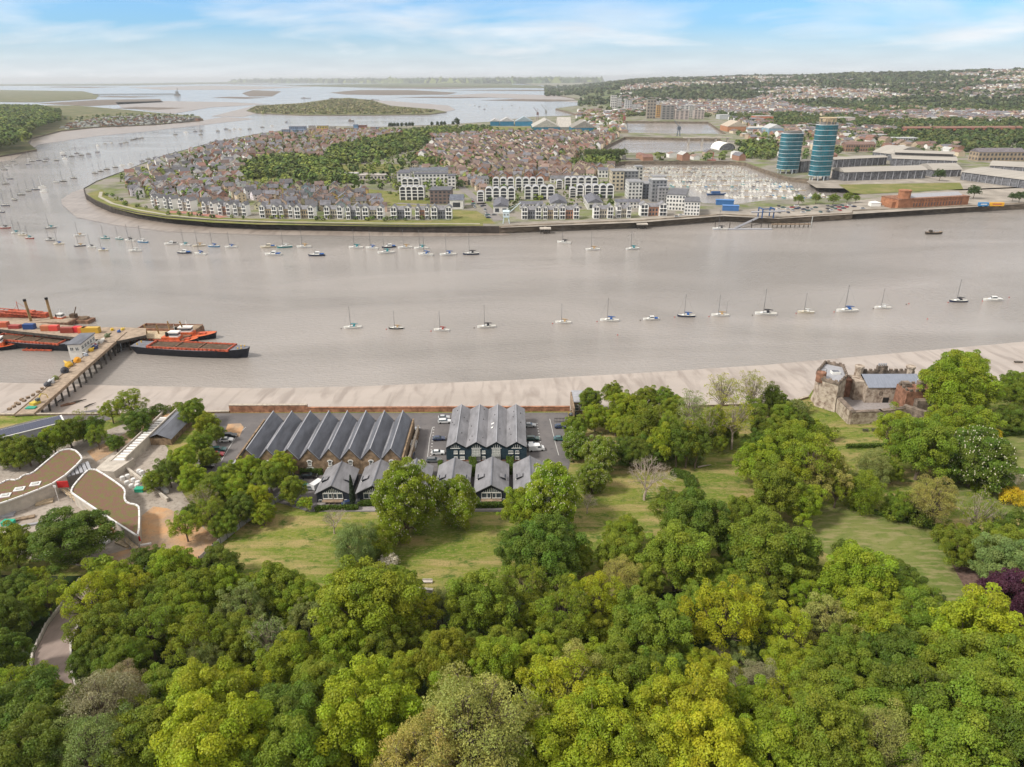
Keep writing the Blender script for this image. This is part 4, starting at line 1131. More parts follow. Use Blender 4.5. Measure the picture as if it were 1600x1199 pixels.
hedge([(797, 722), (796, 742)], 2.0, 2.0, 'bush hedge right of the middle cottage roof')
hedge([(1322, 700), (1400, 699), (1412, 706)], 1.0, 1.2, 'low garden hedge below the castle lawn')
hedge([(1560, 682), (1610, 676)], 2.0, 1.6, 'dark hedge at the right edge under the garden wall')
hedge([(1330, 792), (1400, 812), (1480, 832)], 1.6, .9, 'long low green hedge along the top of the mown lawn')
hedge([(1050, 740), (1075, 748), (1080, 765)], 3.0, 1.4, 'bramble bank beside the bare tree clearing')
# cypress between cottages
rng = np.random.RandomState(5)
n = 2600; t_ = rng.rand(n); an = rng.rand(n) * 6.28
rad = .75 * (1 - t_ ** 2.2) * (.75 + .3 * rng.rand(n)) + .05
C = np.stack([np.cos(an) * rad, np.sin(an) * rad, t_ * 9.5 + .3], 1)
V = leaf_quads(C, norm(np.stack([np.cos(an), np.sin(an), .4 + 0 * an], 1) + rng.normal(size=(n, 3)) * .5), .2, rng)
cp = PG(552, 790)
t = thing('cypress_tree', 'dark pointed cypress between the two left cottages', 'tree', cp)
ob('crown', np_mesh('cypress', V, n, 4, M_leaf, leafv=rng.rand(n, 3)), t, color=(.02, .035, .015))
b = MB(); b.tube([(0, 0, -.4), (0, 0, 6)], [.2, .05], 6); ob('trunk', b.mesh('t', 'bark'), t)

# grey fence between clay yard and meadow
fp = [PG(*p) for p in ((312, 880), (345, 850), (385, 818), (430, 787), (445, 778))]
t = thing('site_fence', 'grey panel fence between the clay yard and the meadow', 'fence', fp[0])
k = 0
for a, c2 in zip(fp, fp[1:]):
    n = max(1, int((c2 - a).length / 2.4))
    for i in range(n):
        u = a.lerp(c2, i / n); v = a.lerp(c2, (i + 1) / n); m_ = (u + v) / 2 - fp[0]
        b = MB(); b.cbox((m_.x, m_.y, .95), ((v - u).length - .12, .06, 1.8), math.atan2(v.y - u.y, v.x - u.x)); ob('fence_panel', b.mesh('f', 'lead flashing'), t)
        b = MB(); q = u - fp[0]; b.cbox((q.x, q.y, 1.05), (.14, .14, 2.1)); ob('post', b.mesh('f', 'dark void'), t)

# ------------------------------------------------------------------ cars
def car_tpl(kind='hatch'):
    L_, W_, H_ = {'hatch': (4.2, 1.78, 1.45), 'estate': (4.7, 1.85, 1.5), 'van': (5.2, 2.0, 2.1)}[kind]
    hl, hw = L_ / 2, W_ / 2
    prof = {'hatch': [(-hl, .35), (-hl, .75), (-hl + .15, .95), (hl - 1.25, .98), (hl - .15, .78), (hl, .6), (hl, .35)],
            'estate': [(-hl, .35), (-hl, .8), (-hl + .1, .98), (hl - 1.35, 1.0), (hl - .15, .8), (hl, .6), (hl, .35)],
            'van': [(-hl, .35), (-hl, 2.05), (hl - 1.5, 2.1), (hl - .85, 1.25), (hl - .1, 1.05), (hl, .8), (hl, .35)]}[kind]
    b = MB()
    n = len(prof)
    vs = [(x, -hw, z) for x, z in prof] + [(x, hw, z) for x, z in prof]
    fs = [(i, i + n, (i + 1) % n + n, (i + 1) % n) for i in range(n)] + [tuple(range(n)), tuple(range(2 * n - 1, n - 1, -1))]
    b.add(vs, [tuple(reversed(f)) if len(f) > 4 else f for f in fs])
    gl = MB()
    if kind != 'van':
        r0, r1, f0, f1 = -hl + .35, -hl + .85, hl - 1.95, hl - 1.3
        if kind == 'estate': r0, r1 = -hl + .15, -hl + .45
        z0 = .97; z1 = H_
        vs = [(r0, -hw + .08, z0), (f1, -hw + .08, z0), (f1, hw - .08, z0), (r0, hw - .08, z0), (r1, -hw + .28, z1 - .05), (f0, -hw + .28, z1 - .05), (f0, hw - .28, z1 - .05), (r1, hw - .28, z1 - .05)]
        gl.add(vs, [(0, 1, 5, 4), (1, 2, 6, 5), (2, 3, 7, 6), (3, 0, 4, 7)])
        vs = [(r1 - .03, -hw + .25, z1 - .05), (f0 + .03, -hw + .25, z1 - .05), (f0 + .03, hw - .25, z1 - .05), (r1 - .03, hw - .25, z1 - .05), (r1 + .15, -hw + .33, z1), (f0 - .15, -hw + .33, z1), (f0 - .15, hw - .33, z1), (r1 + .15, hw - .33, z1)]
        b.add(vs, [(4, 5, 6, 7), (0, 1, 5, 4), (1, 2, 6, 5), (2, 3, 7, 6), (3, 0, 4, 7), (3, 2, 1, 0)])
    else:
        gl.add([(hl - 1.47, -hw + .12, 2.02), (hl - .9, -hw + .12, 1.3), (hl - .9, hw - .12, 1.3), (hl - 1.47, hw - .12, 2.02)], [(0, 1, 2, 3)])
        gl.v = [(x + .02, y, z + .03) for x, y, z in gl.v]
        for s in (-1, 1):
            q = [(hl - 2.3, s * (hw + .01), 1.3), (hl - 1.1, s * (hw + .01), 1.3), (hl - 1.55, s * (hw + .01), 1.9), (hl - 2.3, s * (hw + .01), 1.9)]
            gl.add(q, [(0, 1, 2, 3) if s < 0 else (3, 2, 1, 0)])
    w = MB(); w.tube([(0, -.11, 0), (0, .11, 0)], .33, 10)
    rows = [('body', b.mesh('body', 'car paint')), ('windows', gl.mesh('gl', 'window glass'))]
    wm = w.mesh('wheel', 'tyre')
    for sx_ in (-1, 1):
        for sy in (-1, 1): rows.append(('wheel', wm, (sx_ * (hl - .85), sy * (hw - .09), .33)))
    hm = MB(); hm.box(-.03, -.18, -.08, .03, .18, .08); hm = hm.mesh('lamp', 'white joinery')
    for sy in (-1, 1): rows.append(('headlight', hm, (hl - .01, sy * (hw - .3), .66)))
    return rows
CARS = {k: car_tpl(k) for k in ('hatch', 'estate', 'van')}
CC = {'black': (.012, .012, .014), 'white': (.72, .72, .72), 'silver': (.42, .43, .44), 'grey': (.12, .125, .13), 'dark blue': (.02, .035, .09), 'red': (.45, .02, .035), 'dark green': (.02, .06, .05), 'teal': (.05, .14, .14), 'green': (.05, .22, .1)}
def car(px, py, colr, rot, kind='hatch', label=None, z=None):
    p = PG(px, py); p.z = (H(p.x, p.y) if z is None else z) + .07
    spawn(CARS[kind], 'parked_car' if kind != 'van' else 'parked_van', label, 'van' if kind == 'van' else 'car', p, math.radians(rot), 'cars parked around the brick and boarded buildings', None, {'body': CC[colr]})
CARL = [(359, 683, 'black', 5, 'estate', 'black estate car beside the gravel island, left car park'), (354.5, 690, 'white', 5, 'hatch', 'white hatchback below the black estate, left car park'),
 (342, 705, 'teal', 5, 'estate', 'teal estate car above the red car, left car park'), (340, 712.5, 'red', 5, 'hatch', 'bright red car in the left car park'),
 (326, 724, 'black', 8, 'hatch', 'upper of two black cars at the bottom of the left car park'), (324, 731, 'black', 8, 'estate', 'lower of two black cars at the bottom of the left car park'),
 (359, 733, 'white', 60, 'hatch', 'white car at the left corner of the warehouse front'),
 (651, 675, 'silver', 85, 'hatch', 'silver car topmost by the buff wall, central car park'), (649, 687, 'grey', 88, 'hatch', 'grey car behind the silver one by the buff wall'),
 (646, 699, 'white', 88, 'van', 'white van parked by the buff wall'), (643, 714, 'dark blue', 88, 'hatch', 'dark blue car below the white van by the buff wall'),
 (694, 655, 'silver', 5, 'hatch', 'silver car at the top left corner of the four gabled block'), (695, 661, 'white', 5, 'estate', 'white car beside the top left corner of the boarded block'),
 (686, 688, 'dark blue', 5, 'hatch', 'dark blue car alone in the central car park'), (684.5, 710, 'white', 5, 'hatch', 'white hatchback in the central car park'),
 (678, 722, 'grey', 0, 'estate', 'grey car at the bottom of the central car park'),
 (828, 667, 'silver', 0, 'hatch', 'silver car right of the boarded block'), (832, 688, 'dark green', 0, 'estate', 'dark green car right of the boarded block'),
 (832, 698, 'white', 0, 'hatch', 'white hatchback above the white van, right of the boarded block'), (838, 704, 'white', 8, 'van', 'white van right of the boarded block'),
 (876, 669, 'dark blue', 0, 'hatch', 'dark blue car beside the black gate, right car park'), (875, 688, 'teal', 0, 'hatch', 'teal car half under the trees, right car park'),
 (898, 651, 'black', 10, 'hatch', 'black car beyond the tall buff wall, right car park'),
 (483, 746.5, 'black', 3, 'estate', 'black car left of the first cottage'), (498, 761, 'white', 60, 'van', 'white van against the first cottage'),
 (487, 765, 'silver', 0, 'hatch', 'silver car beside the white van at the first cottage'), (546, 789, 'dark blue', 30, 'hatch', 'dark blue car in front of the first cottage'),
 (562, 788, 'grey', 20, 'hatch', 'grey car in front of the second cottage')]
for c in CARL: car(*c)
# covered dinghy on a trailer beside the first cottage
p = PG(475, 763)
t = thing('trailer_boat', 'dinghy with green cover left of the first cottage', 'boat', (p.x, p.y, 5.1), .1)
b = MB(); b.prism([(-2, -.8), (1, -.9), (2.4, 0), (1, .9), (-2, .8)], .5, 1.0); ob('hull', b.mesh('h', 'white joinery'), t)
b = MB(); b.add([(-1.8, -.8, 1.02), (1, -.85, 1.02), (2.2, 0, 1.02), (1, .85, 1.02), (-1.8, .8, 1.02), (-1.5, 0, 1.5), (1.2, 0, 1.35)], [(0, 1, 6, 5), (1, 2, 6), (2, 3, 6), (3, 4, 5, 6), (4, 0, 5)]); ob('cover', b.mesh('h', 'painted'), t, color=(.03, .22, .16))
b = MB(); b.tube([(-1, -.9, .3), (-1, .9, .3)], .3, 8); ob('wheel', b.mesh('h', 'tyre'), t)
# parking bay lines
for pts in (((358, 700), (345, 722), (371, 680), (384, 668)), ((676, 668), (671, 688), (668, 715)), ((859, 655), (867, 690), (873, 712))):
    w_ = [PG(*p_).xy for p_ in sorted(pts, key=lambda q: q[1])]
    struct('bay_marking', strip(w_, .18, .085, None, MATS['line paint'], 'bay_marking'))
def dash_marks(pa, pb, n):
    a, c2 = PG(*pa), PG(*pb)
    b = MB()
    for i in range(n):
        m_ = a.lerp(c2, i / (n - 1)); b.box(m_.x - .22, m_.y - .22, m_.z + .06, m_.x + .22, m_.y + .22, m_.z + .085)
    struct('bay_marking', b.mesh('d', 'line paint'))
dash_marks((678, 668), (672, 722), 13); dash_marks((839, 662), (846, 700), 10)
# gate, end house at the right car park
p = PG(876, 660)
t = thing('metal_gate', 'black barred gate at the right car park', 'gate', p)
b = MB(); b.box(-2.2, -.05, 0, 2.2, .05, .15); b.box(-2.2, -.05, 1.5, 2.2, .05, 1.65); ob('frame', b.mesh('g', 'dark void'), t)
bm_ = MB(); bm_.box(-.05, -.04, .15, .05, .04, 1.5); bmm = bm_.mesh('bar', 'dark void')
for i in range(9): ob('bar', bmm, t, loc=(-2 + i * .5, 0, 0))
p = PG(890, 650)
t = thing('end_house', 'low white and timber house behind the right car park wall', 'house', (p.x + 1, p.y - 3, 5))
b = MB(); b.box(0, 0, -.3, .5, 14, 4.4); ob('side_wall', b.mesh('w', 'timber'), t)
b = MB(); b.box(.5, 6, -.3, 9, 15, 4.0); ob('wall', b.mesh('w', 'stock brick'), t)
b = MB(); b.box(.4, 5.5, 4.0, 9.5, 15.4, 4.4); ob('roof', b.mesh('w', 'lead flashing'), t)
for xx in (1.8, 3.6): window(t, xx, 5.95, .8, 1.4, 2.2)
# bench and steps at the foot of the meadow
p = PG(668, 911)
t = thing('stone_bench', 'stone bench at the foot of the meadow', 'bench', p)
b = MB(); b.box(-1.2, -.35, .35, 1.2, .35, .5); ob('seat', b.mesh('s', M_pale), t)
b = MB(); b.box(-1.2, .3, .5, 1.2, .4, .95); ob('backrest', b.mesh('s', M_pale), t)
for s in (-1, 1):
    b = MB(); b.box(s * 1.0 - .15, -.3, 0, s * 1.0 + .15, .3, .35); ob('leg', b.mesh('s', M_pale), t)
p1_ = PG(634, 922); p2_ = PG(676, 926)
wall_run([(p1_.x, p1_.y), (p2_.x, p2_.y)], H(p1_.x, p1_.y) - .5, H(p1_.x, p1_.y) + .8, .5, M_pale, 'garden_wall', 'short pale stone wall below the stone bench', M_pale)
for (px, py, lb) in ((1352, 674, 'left picnic table on the castle lawn'), (1366, 673.5, 'right picnic table on the castle lawn')):
    p = PG(px, py)
    t = thing('picnic_table', 'dark ' + lb, 'picnic table', p)
    b = MB(); b.box(-.9, -.35, .7, .9, .35, .78); ob('table_top', b.mesh('s', 'dark pile'), t)
    sm_ = MB(); sm_.box(-.9, -.13, .4, .9, .13, .46); sm_ = sm_.mesh('s', 'dark pile')
    for s in (-1, 1): ob('seat', sm_, t, loc=(0, s * .65, 0))
    lm = MB(); lm.box(-.06, -.7, 0, .06, .7, .08); lm.box(-.05, -.05, .05, .05, .05, .7); lm = lm.mesh('l', 'dark pile')
    for s in (-1, 1): ob('leg', lm, t, loc=(s * .7, 0, 0))
b = MB(); b.tube([(0, 0, 0), (1.6, .2, .25), (3.2, .9, .1), (4.4, .8, .4)], [.28, .25, .16, .06], 6)
p = PG(1090, 731); solo('fallen_log', b.mesh('log', M_palebark), 'pale fallen log on the edge of the clearing', 'log', loc=(p.x, p.y, p.z + .2))
# ------------------------------------------------------------------ castle
mat('castle stone', (.47, .395, .32), .92, .15, var=.38, scale=.55, bump=.8, bscale=2.2, col2=(.17, .12, .09), cut=(.44, .66), detail=8)
mat('castle brick', (.25, .13, .085), .92, .15, var=.4, scale=.6, bump=.4, bscale=3)
mat('castle dark stone', (.19, .15, .12), .92, .15, var=.5, scale=.5, bump=.5, bscale=2.2)
mat('blue lead roof', (.22, .24, .29), .5, .4, var=.12, scale=1, stretch=(3, .2, 1))
cs = thing('castle', 'ruined stone castle with round gun tower, slate roofed hall and brick gatehouse on the shore', 'castle', (P(1350, 630, 5).x, P(1350, 630, 5).y, 5))
cO = Vector(cs.location)
def cl(px, py, z=5.0):   # local castle coordinates of a pixel at height z
    p = P(px, py, z) - cO; return (p.x, p.y)
def crenels(b, poly, z, w=.9, h=.7, th=.5, gap=.7, closed=True):
    n = len(poly)
    for i in range(n if closed else n - 1):
        a = Vector(poly[i]); c2 = Vector(poly[(i + 1) % n]); L_ = (c2 - a).length; k = max(1, int(L_ / (w + gap)))
        for j in range(k):
            m_ = a.lerp(c2, (j + .5) / k); b.cbox((m_.x, m_.y, z + h / 2), (w, th, h), math.atan2(c2.y - a.y, c2.x - a.x))
# west tower: polygon plan, tapering plinth
tp = [cl(1268, 624), cl(1275, 634), cl(1303, 643), cl(1316, 630), cl(1310, 612), cl(1282, 606)]
cx_ = sum(p[0] for p in tp) / 6; cyy = sum(p[1] for p in tp) / 6
tw = ob('gun_tower', None, cs)
def scale_poly(pl, k): 
    a, c2 = sum(p[0] for p in pl) / len(pl), sum(p[1] for p in pl) / len(pl)
    return [(a + (p[0] - a) * k, c2 + (p[1] - c2) * k) for p in pl]
b = MB()
lo = scale_poly(tp, 1.12); hi = scale_poly(tp, .96)
n = 6
vs = [(p[0], p[1], -1) for p in lo] + [(p[0], p[1], 2.5) for p in scale_poly(tp, 1.0)] + [(p[0], p[1], 10.2) for p in hi]
fs = [(i, (i + 1) % n, n + (i + 1) % n, n + i) for i in range(n)] + [(n + i, n + (i + 1) % n, 2 * n + (i + 1) % n, 2 * n + i) for i in range(n)]
if area_w(tp) < 0: fs = [tuple(reversed(f)) for f in fs]
b.add(vs, fs)
bpy.data.objects.remove(tw)
tw = ob('gun_tower', b.mesh('t', 'castle stone'), cs)
b = MB()
for i in range(6):
    a, c2 = Vector(hi[i]), Vector(hi[(i + 1) % 6]); m_ = (a + c2) / 2
    b.cbox((m_.x, m_.y, 10.6), ((c2 - a).length + .3, .6, 1.1), math.atan2(c2.y - a.y, c2.x - a.x))
crenels(b, hi, 11.15, .9, .5, .5, .9); ob('parapet', b.mesh('t', 'castle dark stone'), tw)
b = MB(); b.prism(scale_poly(hi, .93), 9.8, 10.3); ob('tower_roof', b.mesh('t', 'lead flashing'), tw)
b = MB(); b.box(cx_ - .2, cyy - .9, 10.3, cx_ + 2.8, cyy + 1.3, 11.2); b.box(cx_ - .1, cyy - .8, 11.2, cx_ + 2.7, cyy + 1.2, 11.3)
ob('roof_lantern', b.mesh('t', 'white joinery'), tw)
b = MB(); b.add([(cx_, cyy - .7, 11.34), (cx_ + 2.6, cyy - .7, 11.34), (cx_ + 2.6, cyy + 1.1, 11.34), (cx_, cyy + 1.1, 11.34)], [(0, 1, 2, 3)]); ob('lantern_glass', b.mesh('t', 'slate blue roof'), tw)
# stair turret with drum
d0 = cl(1283, 588, 16)
b = MB(); b.tube([(d0[0], d0[1], 9), (d0[0], d0[1], 12.6)], 1.7, 10); ob('drum_turret', b.mesh('t', 'castle brick'), tw)
b = MB()
for i in range(8):
    a = 2 * PI * i / 8; b.tube([(d0[0] + 1.6 * math.cos(a), d0[1] + 1.6 * math.sin(a), 12.6), (d0[0] + 1.6 * math.cos(a), d0[1] + 1.6 * math.sin(a), 13.7)], .05, 4)
b.tube([(d0[0] + 1.6 * math.cos(2 * PI * i / 12), d0[1] + 1.6 * math.sin(2 * PI * i / 12), 13.7) for i in range(13)], .06, 4)
ob('railing', b.mesh('t', 'dark pile'), tw)
for q, z_ in ((.35, 7.5), (.7, 5.0), (.55, 8.6)):
    a, c2 = Vector(tp[1]), Vector(tp[2]); m_ = a.lerp(c2, q); an = math.atan2(c2.y - a.y, c2.x - a.x)
    b = MB(); b.cbox((m_.x + .55, m_.y + .8, z_), (1.1, 1.0, .6), an); ob('gun_port', b.mesh('t', 'dark void'), tw)
# west brick range joining tower and hall
b = MB(); e0 = cl(1313, 622); e1 = cl(1332, 606)
b.cbox(((e0[0] + 1.5), e0[1] + 3.0, 3), (4.0, 5, 8)); ob('brick_annexe', b.mesh('t', 'castle brick'), cs)
# curtain wall with walkway
def cwall(pts, z0, z1, th, m, nm, cren=False, cap='castle dark stone'):
    b = MB(); c = MB()
    for a, c2 in zip(pts, pts[1:]):
        a = Vector(a); c2 = Vector(c2); m_ = (a + c2) / 2; L_ = (c2 - a).length; an = math.atan2(c2.y - a.y, c2.x - a.x)
        b.cbox((m_.x, m_.y, (z0 + z1) / 2), (L_ + th * .5, th, z1 - z0), an)
        c.cbox((m_.x, m_.y, z1 + .12), (L_ + th * .5 + .05, th + .15, .24), an)
    o = ob(nm, b.mesh('t', m), cs)
    if cren:
        for a, c2 in zip(pts, pts[1:]): crenels(c, [a, c2], z1 + .2, closed=False)
    ob('wall_walk', c.mesh('t', cap), o)
    return o
cwall([cl(1306, 640), cl(1327, 662)], -1, 4.9, 1.8, 'castle stone', 'curtain_wall')
cwall([cl(1327, 662), cl(1372, 660), cl(1410, 655)], -1, 4.4, 1.6, 'castle stone', 'curtain_wall')
cwall([cl(1410, 655), cl(1440, 665)], -1, 5.2, 1.6, 'castle dark stone', 'curtain_wall')
for px, py in ((1311, 642), (1323, 655)):
    q = cl(px, py); b = MB(); b.cbox((q[0] - .6, q[1] + .3, 1.0), (1.0, 1.2, 2.4), -.9); ob('loophole', b.mesh('t', 'dark void'), cs)
# courtyard
b = MB(); b.prism([cl(1308, 628), cl(1340, 650), cl(1430, 648), cl(1440, 625), cl(1330, 615)], .02, .12); ob('courtyard', b.mesh('t', 'paving'), cs)
# main hall
hx0, hx1 = cl(1350, 630)[0], cl(1352, 630)[0] + 20.5
hb = ob('hall', None, cs); bpy.data.objects.remove(hb)
b = MB(); D_ = 8.5
b.box(hx0, .0, -1, hx1, D_, 6.3)
b.add([(hx0, 0, 6.3), (hx0, D_, 6.3), (hx0, D_ * .75, 8.6)], [(0, 2, 1)]); b.add([(hx1, 0, 6.3), (hx1, D_, 6.3), (hx1, D_ * .75, 8.6)], [(0, 1, 2)])
hall = ob('hall', b.mesh('t', 'castle stone'), cs)
b = MB(); b.add([(hx0 + .3, -.3, 6.1), (hx1 - .3, -.3, 6.1), (hx1 - .3, D_ * .75, 8.7), (hx0 + .3, D_ * .75, 8.7), (hx0 + .3, D_, 6.4), (hx1 - .3, D_, 6.4), (hx0 + .3, -.3, 6.3), (hx1 - .3, -.3, 6.3), (hx1 - .3, D_ * .75, 8.9), (hx0 + .3, D_ * .75, 8.9)],
    [(6, 7, 8, 9), (9, 8, 5, 4), (0, 1, 7, 6)])
ob('hall_roof', b.mesh('t', 'blue lead roof'), hall)
b = MB(); b.box(hx0 - .2, D_, 2, hx1 + .2, D_ + 1.0, 9.0); crenels(b, [(hx0, D_ + .5), (hx1, D_ + .5)], 9.0, 1.0, .8, .8, .8, closed=False)
ob('battlement', b.mesh('t', 'castle dark stone'), hall)
for fx, nm, hh in ((.02, 'turret', 10.6), (.42, 'chimney_stack', 10.4), (.93, 'turret', 10.4)):
    xx = hx0 + (hx1 - hx0) * fx
    b = MB(); b.tube([(xx, D_ + .4, 3), (xx, D_ + .4, hh)], 1.5 if nm == 'turret' else 1.1, 8)
    if nm == 'turret': b.tube([(xx, D_ + .4, hh), (xx, D_ + .4, hh + .6)], 1.75, 8)
    else:
        b.cbox((xx, D_ + .4, hh), (3.6, 1.4, 1.6))
    o = ob(nm, b.mesh('t', 'castle dark stone' if nm != 'turret' else 'castle stone'), hall)
    if nm != 'turret':
        for k in range(4):
            c = MB(); c.tube([(xx - 1.3 + k * .85, D_ + .4, hh + .8), (xx - 1.3 + k * .85, D_ + .4, hh + 1.7)], .3, 6); ob('chimney_pot', c.mesh('t', 'lead flashing'), hall)
b = MB(); b.box(hx0 - 3.2, 2.5, -1, hx0 - .02, D_ + .6, 7.5); ob('stair_block', b.mesh('t', 'castle stone'), hall)
window(hall, hx0 + 5, -.02, 3.4, .5, 1.0, glass='dark void', frame='castle dark stone'); window(hall, hx0 + 5.8, -.02, 3.4, .5, 1.0, glass='dark void', frame='castle dark stone')
b = MB(); b.box(hx0 + 6.6, -.06, -.5, hx0 + 8.8, .1, 2.2); ob('doorway', b.mesh('t', 'dark void'), hall)
# gatehouse
g0 = cl(1406, 642); g1 = cl(1462, 640)
gx0, gy0 = g0[0], g0[1]; gw = g1[0] - g0[0]
b = MB(); b.box(gx0, gy0 - 2, -1, gx0 + gw, gy0 + 5.5, 8.2); gh = ob('gatehouse', b.mesh('t', 'castle brick'), cs)
b = MB(); crenels(b, [(gx0 + .3, gy0 - 1.7), (gx0 + gw - .3, gy0 - 1.7), (gx0 + gw - .3, gy0 + 5.2), (gx0 + .3, gy0 + 5.2)], 8.2, 1.1, .9, .5, .9)
b.box(gx0 + 1, gy0 + 2, 8.2, gx0 + 3.5, gy0 + 5.0, 9.6); b.box(gx0 + 6, gy0 + 1.5, 8.2, gx0 + 8.0, gy0 + 4, 10.2)
ob('battlement', b.mesh('t', 'castle dark stone'), gh)
b = MB(); b.box(gx0 + 3, gy0 - 4.4, -1, gx0 + gw + .3, gy0 - 2, 5.8); ob('gate_tower', b.mesh('t', 'castle dark stone'), gh)
b = MB(); b.tube([(gx0 + gw * .63, gy0 - 4.55, 4.2), (gx0 + gw * .63, gy0 - 4.38, 4.2)], .75, 14); ck = ob('clock_face', b.mesh('t', 'white joinery'), gh)
b = MB(); b.tube([(gx0 + gw * .63, gy0 - 4.6, 4.2), (gx0 + gw * .63, gy0 - 4.56, 4.2)], .45, 14); ob('clock_centre', b.mesh('t', 'dark void'), ck)
fx = gx0 + gw * .45
b = MB(); b.tube([(fx, gy0 + 4, 8), (fx + .9, gy0 + 4.2, 13.5)], [.12, .06], 6); ob('flagpole', b.mesh('t', 'white joinery'), gh)
p = PG(1432, 660)
b = MB(); b.tube([(0, 0, -1), (0, 0, 3.4)], 2.2, 10); b.cbox((0, 1.5, 1.2), (4.4, 3, 4.4))
t_ = solo('round_bastion', b.mesh('t', 'castle dark stone'), 'round weathered bastion stump below the brick gatehouse', 'bastion', loc=p)

# ------------------------------------------------------------------ building site: green roofed halls and concrete ramp
mat('sedum roof', (.185, .105, .078), .95, .1, var=.2, scale=.8, col2=(.15, .14, .055), cut=(.44, .6), bump=.5, bscale=3)
mat('roof upstand', (.70, .68, .66), .7, .3, var=.05)
mat('red membrane', (.48, .03, .03), .8, .2, var=.1)
mat('scaffold board', (.46, .36, .24), .9, .2, var=.25, scale=1)
mat('site concrete', (.47, .42, .36), .9, .2, var=.15, scale=.5)
mat('dull grey', (.17, .16, .15), .8, .3, var=.2, scale=.8)  # plain dull grey shared by walls, hulls, bridge span and roof parts
def smooth_poly(pts, it=2):
    for _ in range(it):
        o_ = []
        for i, p in enumerate(pts):
            q = pts[(i + 1) % len(pts)]
            sharp = len(p) > 2
            o_.append((p[0] * .75 + q[0] * .25, p[1] * .75 + q[1] * .25)); o_.append((p[0] * .25 + q[0] * .75, p[1] * .25 + q[1] * .75))
        pts = o_
    return pts
def green_hall(pix, z, label, it=1):
    pl = smooth_poly(poly_px(pix, z), it)
    o = Vector((sum(p[0] for p in pl) / len(pl), sum(p[1] for p in pl) / len(pl), 5))
    pl = [(p[0] - o.x, p[1] - o.y) for p in pl]
    if area_w(pl) < 0: pl.reverse()
    t = thing('green_roofed_hall', label, 'building', o)
    h = z - 5
    b = MB(); b.prism(scale_poly(pl, .97), -.4, h - .3); ob('wall', b.mesh('w', 'site concrete'), t)
    b = MB(); b.prism(pl, h - .5, h, mi=0, mi_top=1, bottom=True); ob('planted_roof', b.mesh('w', ['site concrete', 'sedum roof']), t)
    b = MB(); n = len(pl)
    for i in range(n):
        a, c2 = Vector(pl[i]), Vector(pl[(i + 1) % n]); m_ = (a + c2) / 2
        b.cbox((m_.x, m_.y, h + .12), ((c2 - a).length + .18, .42, .36), math.atan2(c2.y - a.y, c2.x - a.x))
    ob('roof_edge', b.mesh('w', 'roof upstand'), t)
    return t, o, h
ga, oa, ha = green_hall([(-60, 775), (0, 757), (12, 750), (28, 751), (36, 743), (50, 741), (64, 729), (82, 714), (95, 704), (115, 702), (127, 713), (128, 720), (92, 752), (50, 770), (0, 788), (-60, 806)], 9.2,
   'zigzag edged green roofed hall at the left frame edge, with skylights')
for px, py in ((8, 774), (30, 764), (55, 756)):
    p = P(px, py, 9.4) - oa
    b = MB(); b.cbox((p.x, p.y, p.z - .1), (2.6, 2.2, .3), .3); s = ob('skylight', b.mesh('s', 'roof upstand'), ga)
    b = MB(); b.cbox((p.x, p.y, p.z + .12), (1.5, 1.1, .3), .3); ob('dome', b.mesh('s', 'pale blinds'), s)
gb_, ob_, hb_ = green_hall([(111, 768), (116, 758), (136, 736), (143, 734), (152, 735), (190, 760), (196, 768), (194, 780), (199, 787), (216, 790), (218, 800), (217, 838), (210, 836), (113, 772)], 9.2,
   'wedge shaped green roofed hall between the muddy yard and the ramp', 1)
for (a, c2) in (((150, 812), (160, 822)), ((172, 824), (178, 832)), ((206, 834), (219, 844))):
    p, q = P(*a, 7.8), P(*c2, 7.2); b = MB(); d = q - p
    b.cbox(((p + q) / 2 - ob_), (max(.6, d.length), .25, 1.3 if a[0] > 200 else .9), math.atan2(d.y, d.x)); ob('red_membrane', b.mesh('r', 'red membrane'), gb_)
p = P(98, 757, 8.3); b = MB(); b.cbox(p - ob_, (3.0, .3, 2.0), 0.1); ob('red_membrane', b.mesh('r', 'red membrane'), gb_)
# link corridor with a ribbed roof
p = P(112, 735, 8.5)
t = thing('link_corridor', 'ribbed grey roof linking the two green roofed halls', 'building', (p.x, p.y, 5))
b = MB(XF((0, 0, 0), .65)); b.box(-5, -3.0, 0, 5, 3.0, 3.2); ob('wall', b.mesh('l', 'dull grey'), t)
rb = MB(); rb.box(-.4, -3.2, 0, .4, 3.2, .25); rb = rb.mesh('rib', 'lead flashing')
for i in range(9):
    o = ob('roof_rib', rb, t, loc=(math.cos(.65) * (i - 4) * 1.1, math.sin(.65) * (i - 4) * 1.1, 3.22), rz=.65)
# concrete ramp with slabs
r0 = P(170, 712, 9); r1 = P(262, 642, 7)
A = P(183, 716, 8.5).xy; B_ = P(266, 645, 7).xy
d = (B_ - A); Ln = d.length; an = math.atan2(d.y, d.x)
rp = thing('concrete_ramp', 'long concrete ramp with white slabs running to the river trees', 'ramp', (A.x, A.y, 5), an)
b = MB(); b.box(0, -2.6, -.4, Ln, -2.2, 3.6); b.box(0, 2.2, -.4, Ln, 2.6, 2.6); ob('side_wall', b.mesh('r', 'site concrete'), rp)
b = MB(); b.box(0, -2.19, -.4, Ln, 2.19, 1.6); ob('ramp_bed', b.mesh('r', 'bare clay'), rp)
sl = MB(); sl.box(0, -2.15, 0, 1.15, 1.6, .35); sl = sl.mesh('slab', 'roof upstand')
for i in range(17): ob('slab', sl, rp, loc=(.4 + i * Ln / 19.0, 0, 2.2 - .02 * i))
b = MB()
pts = [(Ln + 2.6 * math.cos(a_) * 1.3, 2.4 * math.sin(a_)) for a_ in [PI / 2 - i * PI / 8 for i in range(9)]]
